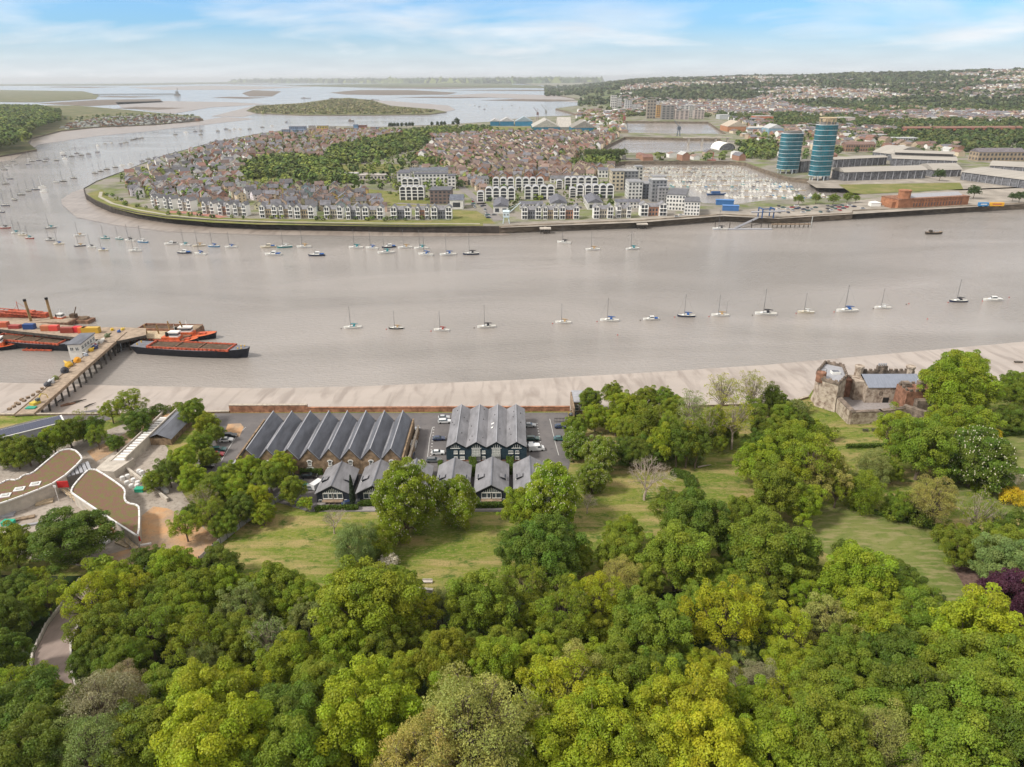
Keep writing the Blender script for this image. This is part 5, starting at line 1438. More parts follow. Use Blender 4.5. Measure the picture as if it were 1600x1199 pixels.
for a_, c2 in zip(pts, pts[1:]):
    a_ = Vector(a_); c2 = Vector(c2); m_ = (a_ + c2) / 2; b.cbox((m_.x, m_.y, 1.2), ((c2 - a_).length + .3, .4, 3.2), math.atan2(c2.y - a_.y, c2.x - a_.x))
b.box(Ln, -2.1, -.3, Ln + 2.6, 2.1, 1.5)
ob('rounded_end', b.mesh('r', 'site concrete'), rp)
# sunken slate roof right of ramp
p = P(268, 672, 6)
t = thing('low_barn', 'dark slate roofed low building half hidden beside the ramp', 'building', (p.x, p.y, 5), an)
b = MB(); b.box(-9, -4, -.3, 9, 4, 2.4); ob('wall', b.mesh('l', 'stock brick'), t)
b = MB(); b.add([(-9.4, -4.4, 2.3), (9.4, -4.4, 2.3), (9.4, 0, 4.2), (-9.4, 0, 4.2), (9.4, 4.4, 2.3), (-9.4, 4.4, 2.3)], [(0, 1, 2, 3), (3, 2, 4, 5)]); ob('roof', b.mesh('l', 'slate blue roof'), t)
# apron walls at the ramp foot
p = P(180, 728, 6); b = MB(); b.prism([(-3.5, -5), (3, -6), (5, 2), (2, 5), (-3, 4)], -.3, 2.4); solo('concrete_abutment', b.mesh('c', 'site concrete'), 'curved concrete abutment at the foot of the ramp', 'concrete wall', loc=(p.x, p.y, 5))
a, c2 = P(190, 725, 6), P(262, 782, 5.5)
wall_run([(a.x, a.y), (c2.x, c2.y)], 4.8, 6.0, .5, MATS['site concrete'], 'site_wall', 'thin concrete wall edging the stone heap below the ramp', MATS['site concrete'])
# stone sacks and heaps
sk = MB(); sk.prism([(.75 * math.cos(2 * PI * i / 8), .7 * math.sin(2 * PI * i / 8)) for i in range(8)], 0, .95)
sk.add([(.6 * math.cos(2 * PI * i / 8), .55 * math.sin(2 * PI * i / 8), 1.1) for i in range(8)], [tuple(range(8))]); skm = sk.mesh('sack', 'roof upstand')
k = 0
for i, (px, py) in enumerate(((192, 750), (200, 747), (199, 757), (209, 753), (216, 757), (226, 748), (232, 752), (237, 757), (244, 760), (249, 762), (256, 765), (215, 762), (206, 762), (260, 770), (218, 739), (222, 741))):
    p = PG(px, py); solo('rubble_sack', skm, 'white rubble sack in the heap below the ramp', 'sack', 'white rubble sacks below the ramp', loc=(p.x, p.y, p.z + .05), rz=i * .7)
for px, py in ((215, 651), (220, 653), (225, 650), (229, 654), (218, 656), (224, 656)):
    p = PG(px, py); solo('rubble_sack', skm, 'white rubble sack among the trees beside the ramp top', 'sack', 'white rubble sacks by the ramp top', loc=(p.x, p.y, p.z + .05), rz=px)
def plank_stack(px, py, L_, W_, n, rz, m, label, nm='timber_stack', cat='timber stack'):
    p = PG(px, py); t = thing(nm, label, cat, (p.x, p.y, p.z + .05), math.radians(rz))
    bm_ = MB(); bm_.box(-L_ / 2, -W_ / n / 2 * .88, 0, L_ / 2, W_ / n / 2 * .88, .5); bm_ = bm_.mesh('plank', m)
    for i in range(n): ob('plank', bm_, t, loc=(0, -W_ / 2 + W_ * (i + .5) / n, 0))
plank_stack(193, 851, 4.8, 1.6, 4, -28, 'scaffold board', 'stack of ochre timbers on the clay beside the wedge roof')
plank_stack(165, 846, 3.4, 1.8, 4, -35, 'roof upstand', 'pale sheet stack beside the wedge roof point')
plank_stack(247, 888, 6.5, 3.0, 6, 0, 'roof upstand', 'rows of grey and white pipes at the foot of the clay yard', 'pipe_stack', 'pipe stack')
plank_stack(70, 786, 4.2, 2.4, 4, 25, 'scaffold board', 'pale board stack under the left hall')
plank_stack(35, 812, 6.0, 1.4, 4, 22, 'timber', 'brown plank stack in the yard left of the big dark tree')
plank_stack(45, 822, 9.0, .8, 2, 20, 'lead flashing', 'long grey beam stack in the yard left of the big dark tree')
plank_stack(190, 834, 3.2, 1.6, 3, -35, 'roof upstand', 'small white board stack below the long roof edge')
plank_stack(12, 806, 3.5, 2.5, 3, 15, 'lead flashing', 'grey sheet stack at the left frame edge')
plank_stack(52, 856, 3.0, 2.0, 3, 40, 'roof upstand', 'white sheet stack under the big dark tree')
plank_stack(75, 868, 4.0, 1.2, 3, 30, 'roof upstand', 'white pipes left of the big dark tree trunk', 'pipe_stack', 'pipe stack')
plank_stack(220, 854, 5.0, .5, 2, 18, 'roof upstand', 'thin white kerb lengths beside the wedge roof point')
# footing terrace walls along the yard side
for (a, c2, h_, lb) in (((95, 765), (215, 862), 1.0, 'scaffold walkway along the long side of the wedge roof'), ((-10, 812), (92, 765), 1.2, 'scaffold walkway along the yard side of the left hall')):
    p, q = PG(*a), PG(*c2); dd = q - p
    t = thing('scaffold_walkway', lb, 'scaffold', (p.x, p.y, 5), math.atan2(dd.y, dd.x)); L_ = dd.xy.length
    b = MB(); b.box(0, -.6, h_ - .08, L_, .6, h_); ob('deck', b.mesh('s', 'scaffold board'), t)
    b = MB(); b.box(0, -.62, h_ + .9, L_, -.55, h_ + 1.0); b.box(0, .55, h_ + .9, L_, .62, h_ + 1.0); ob('rail', b.mesh('s', 'scaffold board'), t)
    pm = MB(); pm.box(-.05, -.05, 0, .05, .05, h_ + 1.0); pm = pm.mesh('p', 'lead flashing')
    for k in range(int(L_ / 2.5) + 1):
        for s in (-.58, .58): ob('post', pm, t, loc=(k * 2.5, s, 0))
p = PG(92, 783); b = MB(); b.tube([(0, 0, 0), (0, 0, 5)], .09, 6); b.box(-.4, -.05, 4.5, .4, .05, 5.2); solo('site_pole', b.mesh('p', 'roof upstand'), 'tall thin white pole in the yard corner between both halls', 'pole', loc=p)
# low dark-roofed shed upper left and excavator
p = P(38, 668, 8)
t = thing('solar_roof_shed', 'long low shed with dark blue panel roof by the shore road', 'shed', (p.x, p.y, 5), math.radians(39))
b = MB(); b.box(-11, -3, -.3, 11, 3, 2.6); ob('wall', b.mesh('w', 'lead flashing'), t)
b = MB(); b.box(-11.4, -3.4, 2.6, 11.4, 3.4, 2.85); ob('roof', b.mesh('w', 'white joinery'), t)
mat('solar panel', (.03, .035, .07), .3, .5, var=.1)
pm = MB(); pm.box(-.89, -3.0, 0, .89, 3.0, .08); pm = pm.mesh('p', 'solar panel')
for i in range(12): ob('solar_panel', pm, t, loc=(-9.9 + i * 1.8, 0, 2.9))
p = PG(18, 690); b = MB(); b.box(-2, -1.2, 0, 2, 1.2, 1.4); solo('storage_unit', b.mesh('u', 'pale blinds'), 'small white storage unit at the near end of the panel roofed shed', 'container', loc=p)
def excavator(px, py, rz, body, label):
    p = PG(px, py); t = thing('excavator', label, 'excavator', (p.x, p.y, p.z + .05), math.radians(rz))
    b = MB(); b.box(-1.5, -1.2, 0, 1.5, -.7, .8); b.box(-1.5, .7, 0, 1.5, 1.2, .8); ob('track', b.mesh('t', 'tyre'), t)
    b = MB(); b.box(-1.6, -1.1, .85, 1.3, 1.1, 1.9); ob('body', b.mesh('t', 'painted'), t, color=body)
    b = MB(); b.box(.1, -1.0, 1.9, 1.4, 0, 2.9); ob('cab', b.mesh('t', 'window glass'), t)
    b = MB(); b.tube([(1.2, .4, 1.6), (3.2, .4, 3.6), (5.0, .4, 2.6)], [.25, .22, .15], 5); b.tube([(5.0, .4, 2.6), (5.4, .4, .8)], .14, 5); ob('boom', b.mesh('t', 'painted'), t, color=body)
    b = MB(); b.box(4.9, -.1, .1, 5.8, .9, .8); ob('bucket', b.mesh('t', 'tyre'), t)
excavator(57, 635, 70, (.55, .42, .05), 'yellow excavator at the foot of the jetty')
p = PG(50, 642); b = MB(); b.box(-1.6, -.9, 0, 1.6, .9, 1.3); b.box(-1.7, -1, 1.3, 1.7, 1, 1.42); solo('skip', b.mesh('s', 'painted'), 'green skip at the foot of the jetty', 'skip', loc=p, color=(.02, .28, .18))
p = PG(219, 768); b = MB(); b.box(-1.2, -.8, 0, 1.2, .8, 1.1); b.box(-1.3, -.9, 1.1, 1.3, .9, 1.2); solo('skip', b.mesh('s', 'painted'), 'small green skip by the white sacks', 'skip', loc=p, color=(.02, .33, .2))
p = PG(14, 820); b = MB(); b.box(-1.4, -.9, 0, 1.4, .9, 1.1); b.box(-1.5, -1, 1.1, 1.5, 1, 1.2); solo('skip', b.mesh('s', 'painted'), 'small green skip near the left frame edge', 'skip', loc=p, color=(.03, .35, .22))
# ------------------------------------------------------------------ boats
def hull_mesh(L_, W_, h, sheer, bow, stern, m, n=9, deck='pale deck', z0=-.3, bow_pow=.6):
    """pointed bow at +x; bow/stern: breadth ends"""
    b = MB(); st = []
    for i in range(n + 1):
        t = i / n; x = -L_ / 2 + L_ * t
        if t > .5: w = W_ / 2 * max(bow, (1 - ((t - .5) / .5) ** 2.2)) ** bow_pow if t < 1 else W_ / 2 * bow
        else: w = W_ / 2 * (stern + (1 - stern) * math.sin(PI * min(1, t / .5) / 2))
        z = h + sheer * (2 * t - 1) ** 2 * (1 if t > .5 else .5)
        st.append((x, w, z))
    vs = []
    for x, w, z in st:
        vs += [(x * .94, -w * .55, z0), (x, -w, z), (x, w, z), (x * .94, w * .55, z0)]
    fs = []
    for i in range(n):
        a = i * 4
        fs += [(a, a + 4, a + 5, a + 1), (a + 2, a + 6, a + 7, a + 3)]
    fs += [(0, 1, 2, 3), (4 * n + 3, 4 * n + 2, 4 * n + 1, 4 * n)]
    b.add(vs, fs, 0)
    fs = [(i * 4 + 1, i * 4 + 5, i * 4 + 6, i * 4 + 2) for i in range(n)]
    b.add([(v[0], v[1] * .97, v[2] - .04) for v in vs], fs, 1)
    return b.mesh('hull', [m, deck])
mat('pale deck', (.52, .50, .45), .7, .3, var=.08, scale=1)
mat('boat gel', (.5, .5, .5), .35, .5, var=.04, tint=True)
mat('canvas', (.5, .5, .5), .9, .1, var=.08, tint=True)
mat('spar', (.15, .15, .15), .5, .4)
mat('mooring red', (.35, .05, .04), .7, .3)
def yacht_tpl(two=False, motor=False):
    rows = [('hull', hull_mesh(8.6, 2.8, .85, .25, .02, .55, 'boat gel'))]
    b = MB()
    b.add([(-1.2, -.85, .8), (2.2, -.55, .8), (2.2, .55, .8), (-1.2, .85, .8), (-1.1, -.7, 1.35), (1.6, -.42, 1.2), (1.6, .42, 1.2), (-1.1, .7, 1.35)], [(4, 5, 6, 7), (0, 1, 5, 4), (1, 2, 6, 5), (2, 3, 7, 6), (3, 0, 4, 7)])
    if motor: b.add([(-1.6, -.9, .8), (1.2, -.8, .8), (1.2, .8, .8), (-1.6, .9, .8), (-1.5, -.8, 2.1), (.5, -.7, 2.1), (.5, .7, 2.1), (-1.5, .8, 2.1)], [(4, 5, 6, 7), (0, 1, 5, 4), (1, 2, 6, 5), (2, 3, 7, 6), (3, 0, 4, 7)])
    rows.append(('cabin', b.mesh('cabin', 'boat gel')))
    b = MB(); b.box(-.8, -.8, 1.0, 1.3, -.68, 1.2); b.box(-.8, .68, 1.0, 1.3, .8, 1.2)
    if motor: b.box(-1.3, -.88, 1.4, .6, -.74, 1.9); b.box(-1.3, .74, 1.4, .6, .88, 1.9); b.box(.6, -.6, 1.4, .95, .6, 1.9)
    rows.append(('cabin_window', b.mesh('cw', 'window glass')))
    if not motor:
        b = MB(); b.tube([(.9, 0, .9), (.9, 0, 11.0)], [.12, .08], 5); b.tube([(.9, 0, 2.0), (-2.8, 0, 2.0)], .06, 5)
        b.tube([(4.2, 0, 1.05), (.9, 0, 10.8)], .025, 3); b.tube([(-4.2, 0, .95), (.9, 0, 10.9)], .018, 3)
        for s in (-1, 1): b.tube([(.8, s * 1.2, .85), (.9, s * .45, 6.2), (.9, 0, 10.6)], .018, 3)
        b.box(.86, -.5, 6.1, .94, .5, 6.16)
        if two: b.tube([(-2.9, 0, .9), (-2.9, 0, 7.4)], [.07, .045], 5)
        rows.append(('mast', b.mesh('mast', 'spar')))
        b = MB(); b.tube([(.7, 0, 2.25), (-.8, 0, 2.3), (-2.7, 0, 2.1)], [.2, .19, .1], 6)
        b.add([(-1.3, -.9, 1.1), (-.2, -.8, 1.1), (-.4, -.7, 1.75), (-1.3, -.8, 1.8), (-1.3, .9, 1.1), (-.2, .8, 1.1), (-.4, .7, 1.75), (-1.3, .8, 1.8)], [(0, 1, 2, 3), (7, 6, 5, 4), (3, 2, 6, 7), (1, 5, 6, 2)])
        rows.append(('sail_cover', b.mesh('cov', 'canvas')))
    else:
        b = MB(); b.box(-3.6, -1.1, 1.0, -1.6, 1.1, 1.2); rows.append(('sail_cover', b.mesh('cov', 'canvas')))
    return rows
YT = {'y': yacht_tpl(), 'k': yacht_tpl(True), 'm': yacht_tpl(False, True)}
HC = {'white': (.72, .71, .68), 'cream': (.62, .55, .42), 'navy': (.02, .03, .07), 'black': (.02, .022, .025), 'blue': (.05, .22, .42), 'teal': (.05, .25, .27), 'red': (.35, .05, .04), 'grey': (.3, .3, .3)}
CV = {'blue': (.03, .10, .30), 'teal': (.02, .22, .25), 'tan': (.45, .30, .15), 'red': (.32, .06, .05), 'white': (.6, .6, .58), 'black': (.03, .03, .035)}
bu = MB(); bu.tube([(0, 0, -.2), (0, 0, .35)], [.34, .28], 8); bu_m = bu.mesh('buoy', 'mooring red')
bu = MB(); bu.tube([(0, 0, -.2), (0, 0, .35)], [.34, .28], 8); bu_d = bu.mesh('buoy', 'dark pile')
def yacht(px, py, wpx, hc, cov, kind='y', rot=180, label='', group=None):
    p = P(px, py, 0); s = wpx * slant(p) / F / 8.6
    return spawn(YT[kind], 'motor_boat' if kind == 'm' else 'sailing_yacht', label, 'boat', (p.x, p.y, 0), math.radians(rot), group, s, {'hull': HC[hc], 'cabin': HC['white'] if hc != 'cream' else HC['cream'], 'sail_cover': CV[cov]})
YL = [(551, 513, 27, 'white', 'teal', 'y', 'white yacht with teal sail cover, leftmost of the near mooring line'), (619, 514, 23, 'black', 'tan', 'y', 'small black yacht with tan sail cover in the near mooring line'),
 (690, 517, 25, 'white', 'red', 'y', 'white yacht with faded red cover in the near mooring line'), (760, 512, 29, 'white', 'black', 'y', 'tall masted white yacht with dark spray hood, fourth from left in the near line'),
 (880, 505, 25, 'white', 'tan', 'y', 'white yacht with tan cover standing alone, fifth from left in the near line'), (952, 502, 29, 'white', 'blue', 'y', 'tall white yacht with blue cover, sixth from left in the near line'),
 (1017, 500, 25, 'white', 'blue', 'm', 'white motor cruiser with blue canopy in the near mooring line'), (1072, 495, 27, 'navy', 'blue', 'y', 'navy yacht in the middle of the near mooring line'),
 (1125, 494, 26, 'white', 'tan', 'k', 'white two masted yacht in the near mooring line'), (1196, 492, 31, 'white', 'black', 'y', 'long white yacht with dark cover right of the two masted one'),
 (1259, 489, 23, 'cream', 'white', 'y', 'small cream yacht in the near mooring line'), (1323, 487, 30, 'white', 'blue', 'y', 'white yacht with large blue cover in the near mooring line'),
 (1379, 482, 22, 'white', 'white', 'y', 'small all white yacht below the open water on the right'), (1497, 472, 24, 'navy', 'black', 'y', 'navy yacht second from the right edge'),
 (1551, 470, 24, 'white', 'white', 'm', 'white motor boat nearest the right edge')]
for i, (px, py, w, hc, cov, kd, lb) in enumerate(YL):
    yacht(px, py, w, hc, cov, kd, 180 + R.uniform(-12, 6), lb)
    p = P(px - w * .66, py + 1, 0); solo('mooring_buoy', bu_m if i % 3 else bu_d, 'mooring buoy ahead of a near line yacht', 'buoy', 'mooring buoys of the near line', loc=(p.x, p.y, 0))
for px, py, r_ in ((965, 524, 1), (1420, 475, 1), (1416, 476, 0), (1449, 499, 1), (1577, 465, 1), (1589, 567, 0), (1486, 363, 0), (1523, 363, 0), (1567, 362, 0), (1395, 367, 0), (1042, 388, 0), (1003, 378, 0), (944, 380, 0), (1590, 568, 0)):
    p = P(px, py, 0); solo('mooring_buoy', bu_m if r_ else bu_d, 'lone mooring buoy on open water', 'buoy', 'lone mooring buoys', loc=(p.x, p.y, 0))
p = P(1591, 567, .8); b = MB(); b.prism([(-1.6, -.6), (1.2, -.6), (2.1, 0), (1.2, .6), (-1.6, .6)], 0, .5); solo('dinghy', b.mesh('d', 'black' if 'black' in MATS else 'dark pile'), 'dark dinghy stranded on the mud at the right edge', 'boat', loc=(p.x, p.y, .9))
# second line of moored yachts
SL = [(8,357,'red'),(25,365,'white'),(35,368,'cream'),(46,373,'red'),(79,357,'grey'),(78,376,'grey'),(92,382,'cream'),(124,369,'white'),(125,385,'navy'),(143,387,'white'),(161,392,'cream'),(164,373,'teal'),(186,374,'teal'),(203,377,'white'),(211,393,'white'),
 (223,379,'blue'),(267,382,'white'),(289,384,'white'),(288,396,'navy'),(311,385,'cream'),(313,398,'white'),(334,386,'blue'),(361,387,'white'),(419,387,'cream'),(445,387,'teal'),(475,387,'white'),(427,399,'white'),(495,400,'navy'),(556,388,'white'),(581,389,'white'),
 (608,387,'navy'),(633,388,'white'),(658,389,'white'),(603,396,'white'),(665,399,'white'),(700,399,'white'),(736,398,'navy'),(881,380,'white'),(926,391,'white'),(988,390,'white'),(1125,359,'white')]
def spot(px):
    for x, s in ((150, 'off the mud bank on the left'), (300, 'below the island mud bank left part'), (460, 'in the second line below the white houses'), (560, 'in the second line left of centre'), (680, 'in the second line at centre'), (800, 'left of the small white crane'), (2000, 'under the long quay wall')):
        if px < x: return s
for px, py, c in SL:
    w = 22 if px > 400 else (18 if px > 200 else 14)
    if py > 394: w *= 1.15
    yacht(px, py, w, c, R.choice(['blue', 'white', 'tan', 'black', 'teal']), 'y' if R.random() < .85 else 'm', 180 + R.uniform(-25, 20), '%s hulled moored yacht %s' % (c, spot(px)), 'yachts moored in the second line')
# far boats on the bend: small copies
def far_boat_mesh(mast, m='far boat'):
    b = MB(); b.prism([(-4, -1.1), (1.5, -1.4), (4.2, 0), (1.5, 1.4), (-4, 1.1)], -.2, .9, mi=0, mi_top=1); b.box(-1.5, -.8, .9, 1.8, .8, 1.6, mi=1)
    if mast: b.tube([(.8, 0, .9), (.8, 0, 12.5)], .14, 4, mi=0); b.tube([(.7, 0, 2), (-2.6, 0, 2)], .2, 4, mi=0)
    return b.mesh('far_boat', ['boat gel', 'pale deck'])
FB = [far_boat_mesh(True), far_boat_mesh(False)]
FL = [(7,266),(12,260),(24,258),(20,253),(44,257),(45,249),(50,253),(61,251),(70,253),(73,249),(88,251),(97,239),(100,243),(101,248),(112,245),(120,240),(127,243),(138,241),(152,238),(152,228),(164,225),(174,224),(188,225),(194,224),(198,223),(206,219),(211,218),(214,217),(218,217),(222,216),
 (22,313),(33,305),(44,299),(56,297),(66,293),(68,300),(87,286),(99,284),(115,279),(148,271),(157,268),(167,265),(180,262),(191,259),(204,257),(222,252),(232,249),(243,247),(264,242),(274,239),(285,238),(8,322),(1,332),(9,288),(15,280),
 (274,211),(290,207),(305,206),(314,205),(314,211),(340,205),(353,202),(358,204),(366,202),(375,202),(390,202),(312,232),(335,230),(348,227),(410,199),(425,197),(447,191),
 (727,162),(735,164),(742,165),(749,167),(757,171),(760,166),(785,170),(800,165),(812,168)]
for px, py in FL:
    p = P(px, py, 0); mast = py > 200 or R.random() < .2
    c = R.choice(['black', 'grey', 'navy', 'black', 'white', 'black'])
    part_ = 'beyond the island on the far bend' if py < 235 and px > 240 else 'on the outer bend by the wooded bank' if py < 262 and px < 240 else 'in the line round the left bend' if px < 240 else 'off the houses on the island back shore'
    solo('moored_boat', FB[0 if mast else 1], 'small %s %s %s' % (c, 'masted yacht' if mast else 'open boat', part_), 'boat', 'small boats moored round the river bend', loc=(p.x, p.y, 0), rz=R.uniform(0, 6.28) if not mast else PI + R.uniform(-.4, .4), color=HC[c], scale=1.0 if py > 215 else 1.25)
p = P(1459, 366, 0)
t = thing('work_boat', 'dark open work boat carrying people off the long quay on the right', 'boat', p, .05)
ob('hull', hull_mesh(14, 4, 1.6, .5, .05, .7, 'dark pile', deck='timber'), t)
b = MB(); b.box(-4, -1, 1.5, -2, 1, 3.2); ob('cabin', b.mesh('c', 'dark pile'), t)
b = MB()
for k in range(6): b.tube([(-1 + k * .9, (k % 2) * .9 - .4, 1.5), (-1 + k * .9, (k % 2) * .9 - .4, 3.0)], [.28, .18], 6)
ob('crew', b.mesh('c', 'lead flashing'), t)

# ------------------------------------------------------------------ jetty, barges and dredger
mat('barge orange', (.42, .09, .045), .7, .3, var=.45, scale=.9)
mat('barge black', (.010, .013, .022), .6, .4, var=.3, scale=.5)
mat('hold brown', (.105, .072, .05), .95, .1, var=.35, scale=.5)
mat('deck grey', (.17, .17, .19), .8, .2, var=.2, scale=.6)
mat('tug orange', (.55, .115, .035), .6, .4, var=.3, scale=.8)
mat('yellow paint', (.70, .42, .02), .6, .3, var=.1)
mat('spud steel', (.30, .19, .085), .8, .3, var=.35, scale=.6)
JZ = 6.0
jl = [P(x, y, JZ) for x, y in ((28, 641), (172, 521))]; jr = [P(x, y, JZ) for x, y in ((70, 630), (215, 521))]
ja = (P(40, 640, JZ) + P(62, 632, JZ)) / 2; jb = P(186, 520, JZ)
d = (jb - ja); Lj = d.length; aj = math.atan2(d.y, d.x)
jt = thing('jetty', 'long timber decked jetty on piles running from the shore to the barges', 'jetty', (ja.x, ja.y, 0), aj)
WJ = 6.4
b = MB(); b.box(-6, -WJ / 2, JZ - .5, Lj, WJ / 2, JZ); ob('deck', b.mesh('d', 'timber deck'), jt)
b = MB(); b.box(-6, -WJ / 2 - .25, JZ - .9, Lj, -WJ / 2, JZ + .25); b.box(-6, WJ / 2, JZ - .9, Lj, WJ / 2 + .25, JZ + .25); ob('edge_beam', b.mesh('d', 'timber'), jt)
pm = MB(); pm.tube([(0, 0, -2), (0, 0, JZ - .5)], .36, 7); pm = pm.mesh('pile', 'dark pile')
k = 0
x = 0.0
while x < Lj:
    for s in (-1, 0, 1): ob('pile', pm, jt, loc=(x, s * 2.7, 0))
    cb = MB(); cb.box(x - .25, -3.3, JZ - 1.1, x + .25, 3.3, JZ - .5); ob('cross_beam', cb.mesh('c', 'dark pile'), jt)
    x += 5.2
# head deck, running left
ha_ = P(-60, 512, JZ); hb__ = P(222, 519, JZ)
hd = thing('jetty_platform', 'wide jetty head crossing the seaward end, stacked with containers', 'jetty', (jb.x, jb.y, 0), 0)
hpix = [(-80, 506), (0, 515), (140, 530), (158, 531), (170, 536), (196, 531), (228, 524), (228, 513), (180, 511), (150, 512), (100, 508), (0, 499), (-80, 490)]
hpl = [(P(x, y, JZ).x - jb.x, P(x, y, JZ).y - jb.y) for x, y in hpix]
b = MB(); b.prism(hpl, JZ - .6, JZ - .01, bottom=True); ob('deck', b.mesh('d', 'timber deck'), hd)
for a_, c_ in zip(hpl[:7], hpl[1:7]):
    a_ = Vector(a_); c_ = Vector(c_); m_ = (a_ + c_) / 2; b = MB(); b.cbox((m_.x, m_.y, JZ - .5), ((c_ - a_).length, .3, 1.2), math.atan2(c_.y - a_.y, c_.x - a_.x)); ob('edge_beam', b.mesh('d', 'dark pile'), hd)
for (x, y) in scatter(hpl, 3.8, .02, -.09): ob('pile', pm, hd, loc=(x, y, 0))
def container(px, py, L_, c, label, rz=0, z=JZ, h=2.5):
    p = P(px, py, z); t = thing('shipping_container', label, 'container', (p.x, p.y, z), rz)
    b = MB(); b.box(-L_ / 2, -1.2, 0.02, L_ / 2, 1.2, h)
    for i in range(int(L_ / .5)): b.box(-L_ / 2 + .15 + i * .5, -1.24, .15, -L_ / 2 + .4 + i * .5, -1.2, h - .15)
    ob('body', b.mesh('c', 'painted'), t, color=c)
    b = MB()
    for sx_ in (-1, 1):
        b.box(sx_ * L_ / 2 - .08, -1.26, 0, sx_ * L_ / 2 + .08, 1.26, h + .04)
    ob('frame', b.mesh('c', 'painted'), t, color=[q * .8 for q in c])
OR = (.48, .11, .05); RD = (.34, .05, .04)
container(4, 511, 6, OR, 'bright orange container at the left frame edge on the jetty head')
container(24, 513, 5, RD, 'low red container left of the blue one on the jetty head', h=1.6)
container(47, 514, 5, (.02, .06, .2), 'dark blue container on the jetty head')
container(73, 516.5, 4, (.45, .14, .06), 'rust orange container in the middle of the jetty head')
container(86, 516.5, 4, (.62, .07, .05), 'light red container beside the rust orange one')
container(107, 519.5, 6, (.28, .05, .03), 'brown red container on the jetty head')
container(122, 519, 3, (.6, .02, .03), 'bright red container left of the yellow one', h=2.7)
container(130, 520, 3.4, (.75, .16, .05), 'salmon orange container beside the yellow one', h=2.7)
container(143, 520, 8, (.55, .34, .04), 'long yellow container at the right end of the row', h=2.7)
# site office on piles
p0 = P(141, 547, JZ - 1)
t = thing('site_office', 'white two storey pier office with dark roof beside the jetty', 'building', (p0.x, p0.y, 0), aj - .02)
b = MB(); b.box(-7, 0.2, 3.2, 7, 5.5, 10.2); ob('wall', b.mesh('w', 'render white'), t)
b = MB(); b.box(-7.4, -.3, 10.2, 7.4, 6, 10.6); ob('roof', b.mesh('w', 'slate blue roof'), t)
for i in range(5): window(t, -5.4 + i * 2.7, .2, 7.6, 1.9, 1.5, rz=0)
for i in range(2): window(t, -7.0, 1.8 + i * 2.2, 7.4, 1.5, 1.5, rz=-PI / 2)
b = MB(); b.box(-7.2, -1.4, 6.2, 7.2, .15, 6.4); b.box(-7.2, -1.4, 6.4, 7.2, -1.32, 7.4); ob('gallery', b.mesh('w', 'white joinery'), t)
for sx_ in (-6.5, 0, 6.5):
    for yy in (.6, 5): ob('pile', pm, t, loc=(sx_, yy, -2.4))
# buoys and gear along the jetty
bb = MB(); bb.tube([(0, 0, 0), (0, 0, .3), (0, 0, 1.3), (0, 0, 1.5)], [.7, 1.0, 1.0, .6], 12); bb.tube([(0, 0, 1.5), (0, 0, 2.6)], [.5, .1], 8); bbm = bb.mesh('buoy', 'painted')
def jbuoy(px, py, c, label, s=1.0, g=None):
    p = P(px, py, JZ); o = solo('channel_buoy', bbm, label, 'buoy', g, loc=(p.x, p.y, JZ), color=c, scale=s); o.rotation_euler = (.9, .3, px)
jbuoy(111, 573, (.62, .36, .03), 'yellow channel buoy lying third from the top of the jetty edge', 1.5); jbuoy(120, 565, (.66, .30, .02), 'orange yellow channel buoy lying on the jetty edge', 1.4)
jbuoy(101, 581, (.03, .03, .04), 'black channel buoy with white top lying on the jetty', 1.5); jbuoy(78, 600, (.5, .5, .5), 'pale grey channel buoy on the lower jetty', 1.2)
jbuoy(71, 604, (.05, .05, .06), 'dark channel buoy on the lower jetty', 1.2); jbuoy(88, 592, (.14, .15, .04), 'olive buoy on the middle of the jetty', 1.1)
jbuoy(140, 549, (.66, .42, .03), 'yellow red buoy beside the pier office', 1.0); jbuoy(146, 545, (.04, .05, .12), 'navy buoy beside the pier office', 1.2); jbuoy(133, 556, (.3, .32, .36), 'grey buoy below the pier office', .9)
jbuoy(150, 540, (.25, .04, .04), 'dark red buoy above the pier office corner', .9); jbuoy(165, 527, (.1, .12, .05), 'dark green buoy near the jetty head', 1.2)
jbuoy(176, 516, (.62, .4, .03), 'yellow drum pile on the jetty head', .8); jbuoy(185, 520, (.03, .08, .25), 'blue drum on the jetty head', .8); jbuoy(190, 516, (.6, .42, .05), 'yellow drum beside the blue one', .8)
p = P(160, 534, JZ); t = thing('dinghy', 'white dinghy lying on the jetty by the pier office', 'boat', (p.x, p.y, JZ + .1), aj + .1)
ob('hull', hull_mesh(5, 1.9, .8, .2, .05, .6, 'boat gel'), t, color=HC['white'])
ce = MB(); ce.box(-.6, -.5, 0, .6, .5, .8); cem = ce.mesh('crate', 'timber')
for i, (px, py) in enumerate(((15, 640), (22, 636), (30, 632), (38, 627), (44, 622), (52, 618), (60, 613), (66, 608), (34, 625), (26, 631))):
    p = P(px, py, 5.6); solo('timber_crate', cem, 'weathered crate among the gear at the jetty foot', 'crate', 'crates at the jetty foot', loc=(p.x, p.y, 5.4), rz=i)

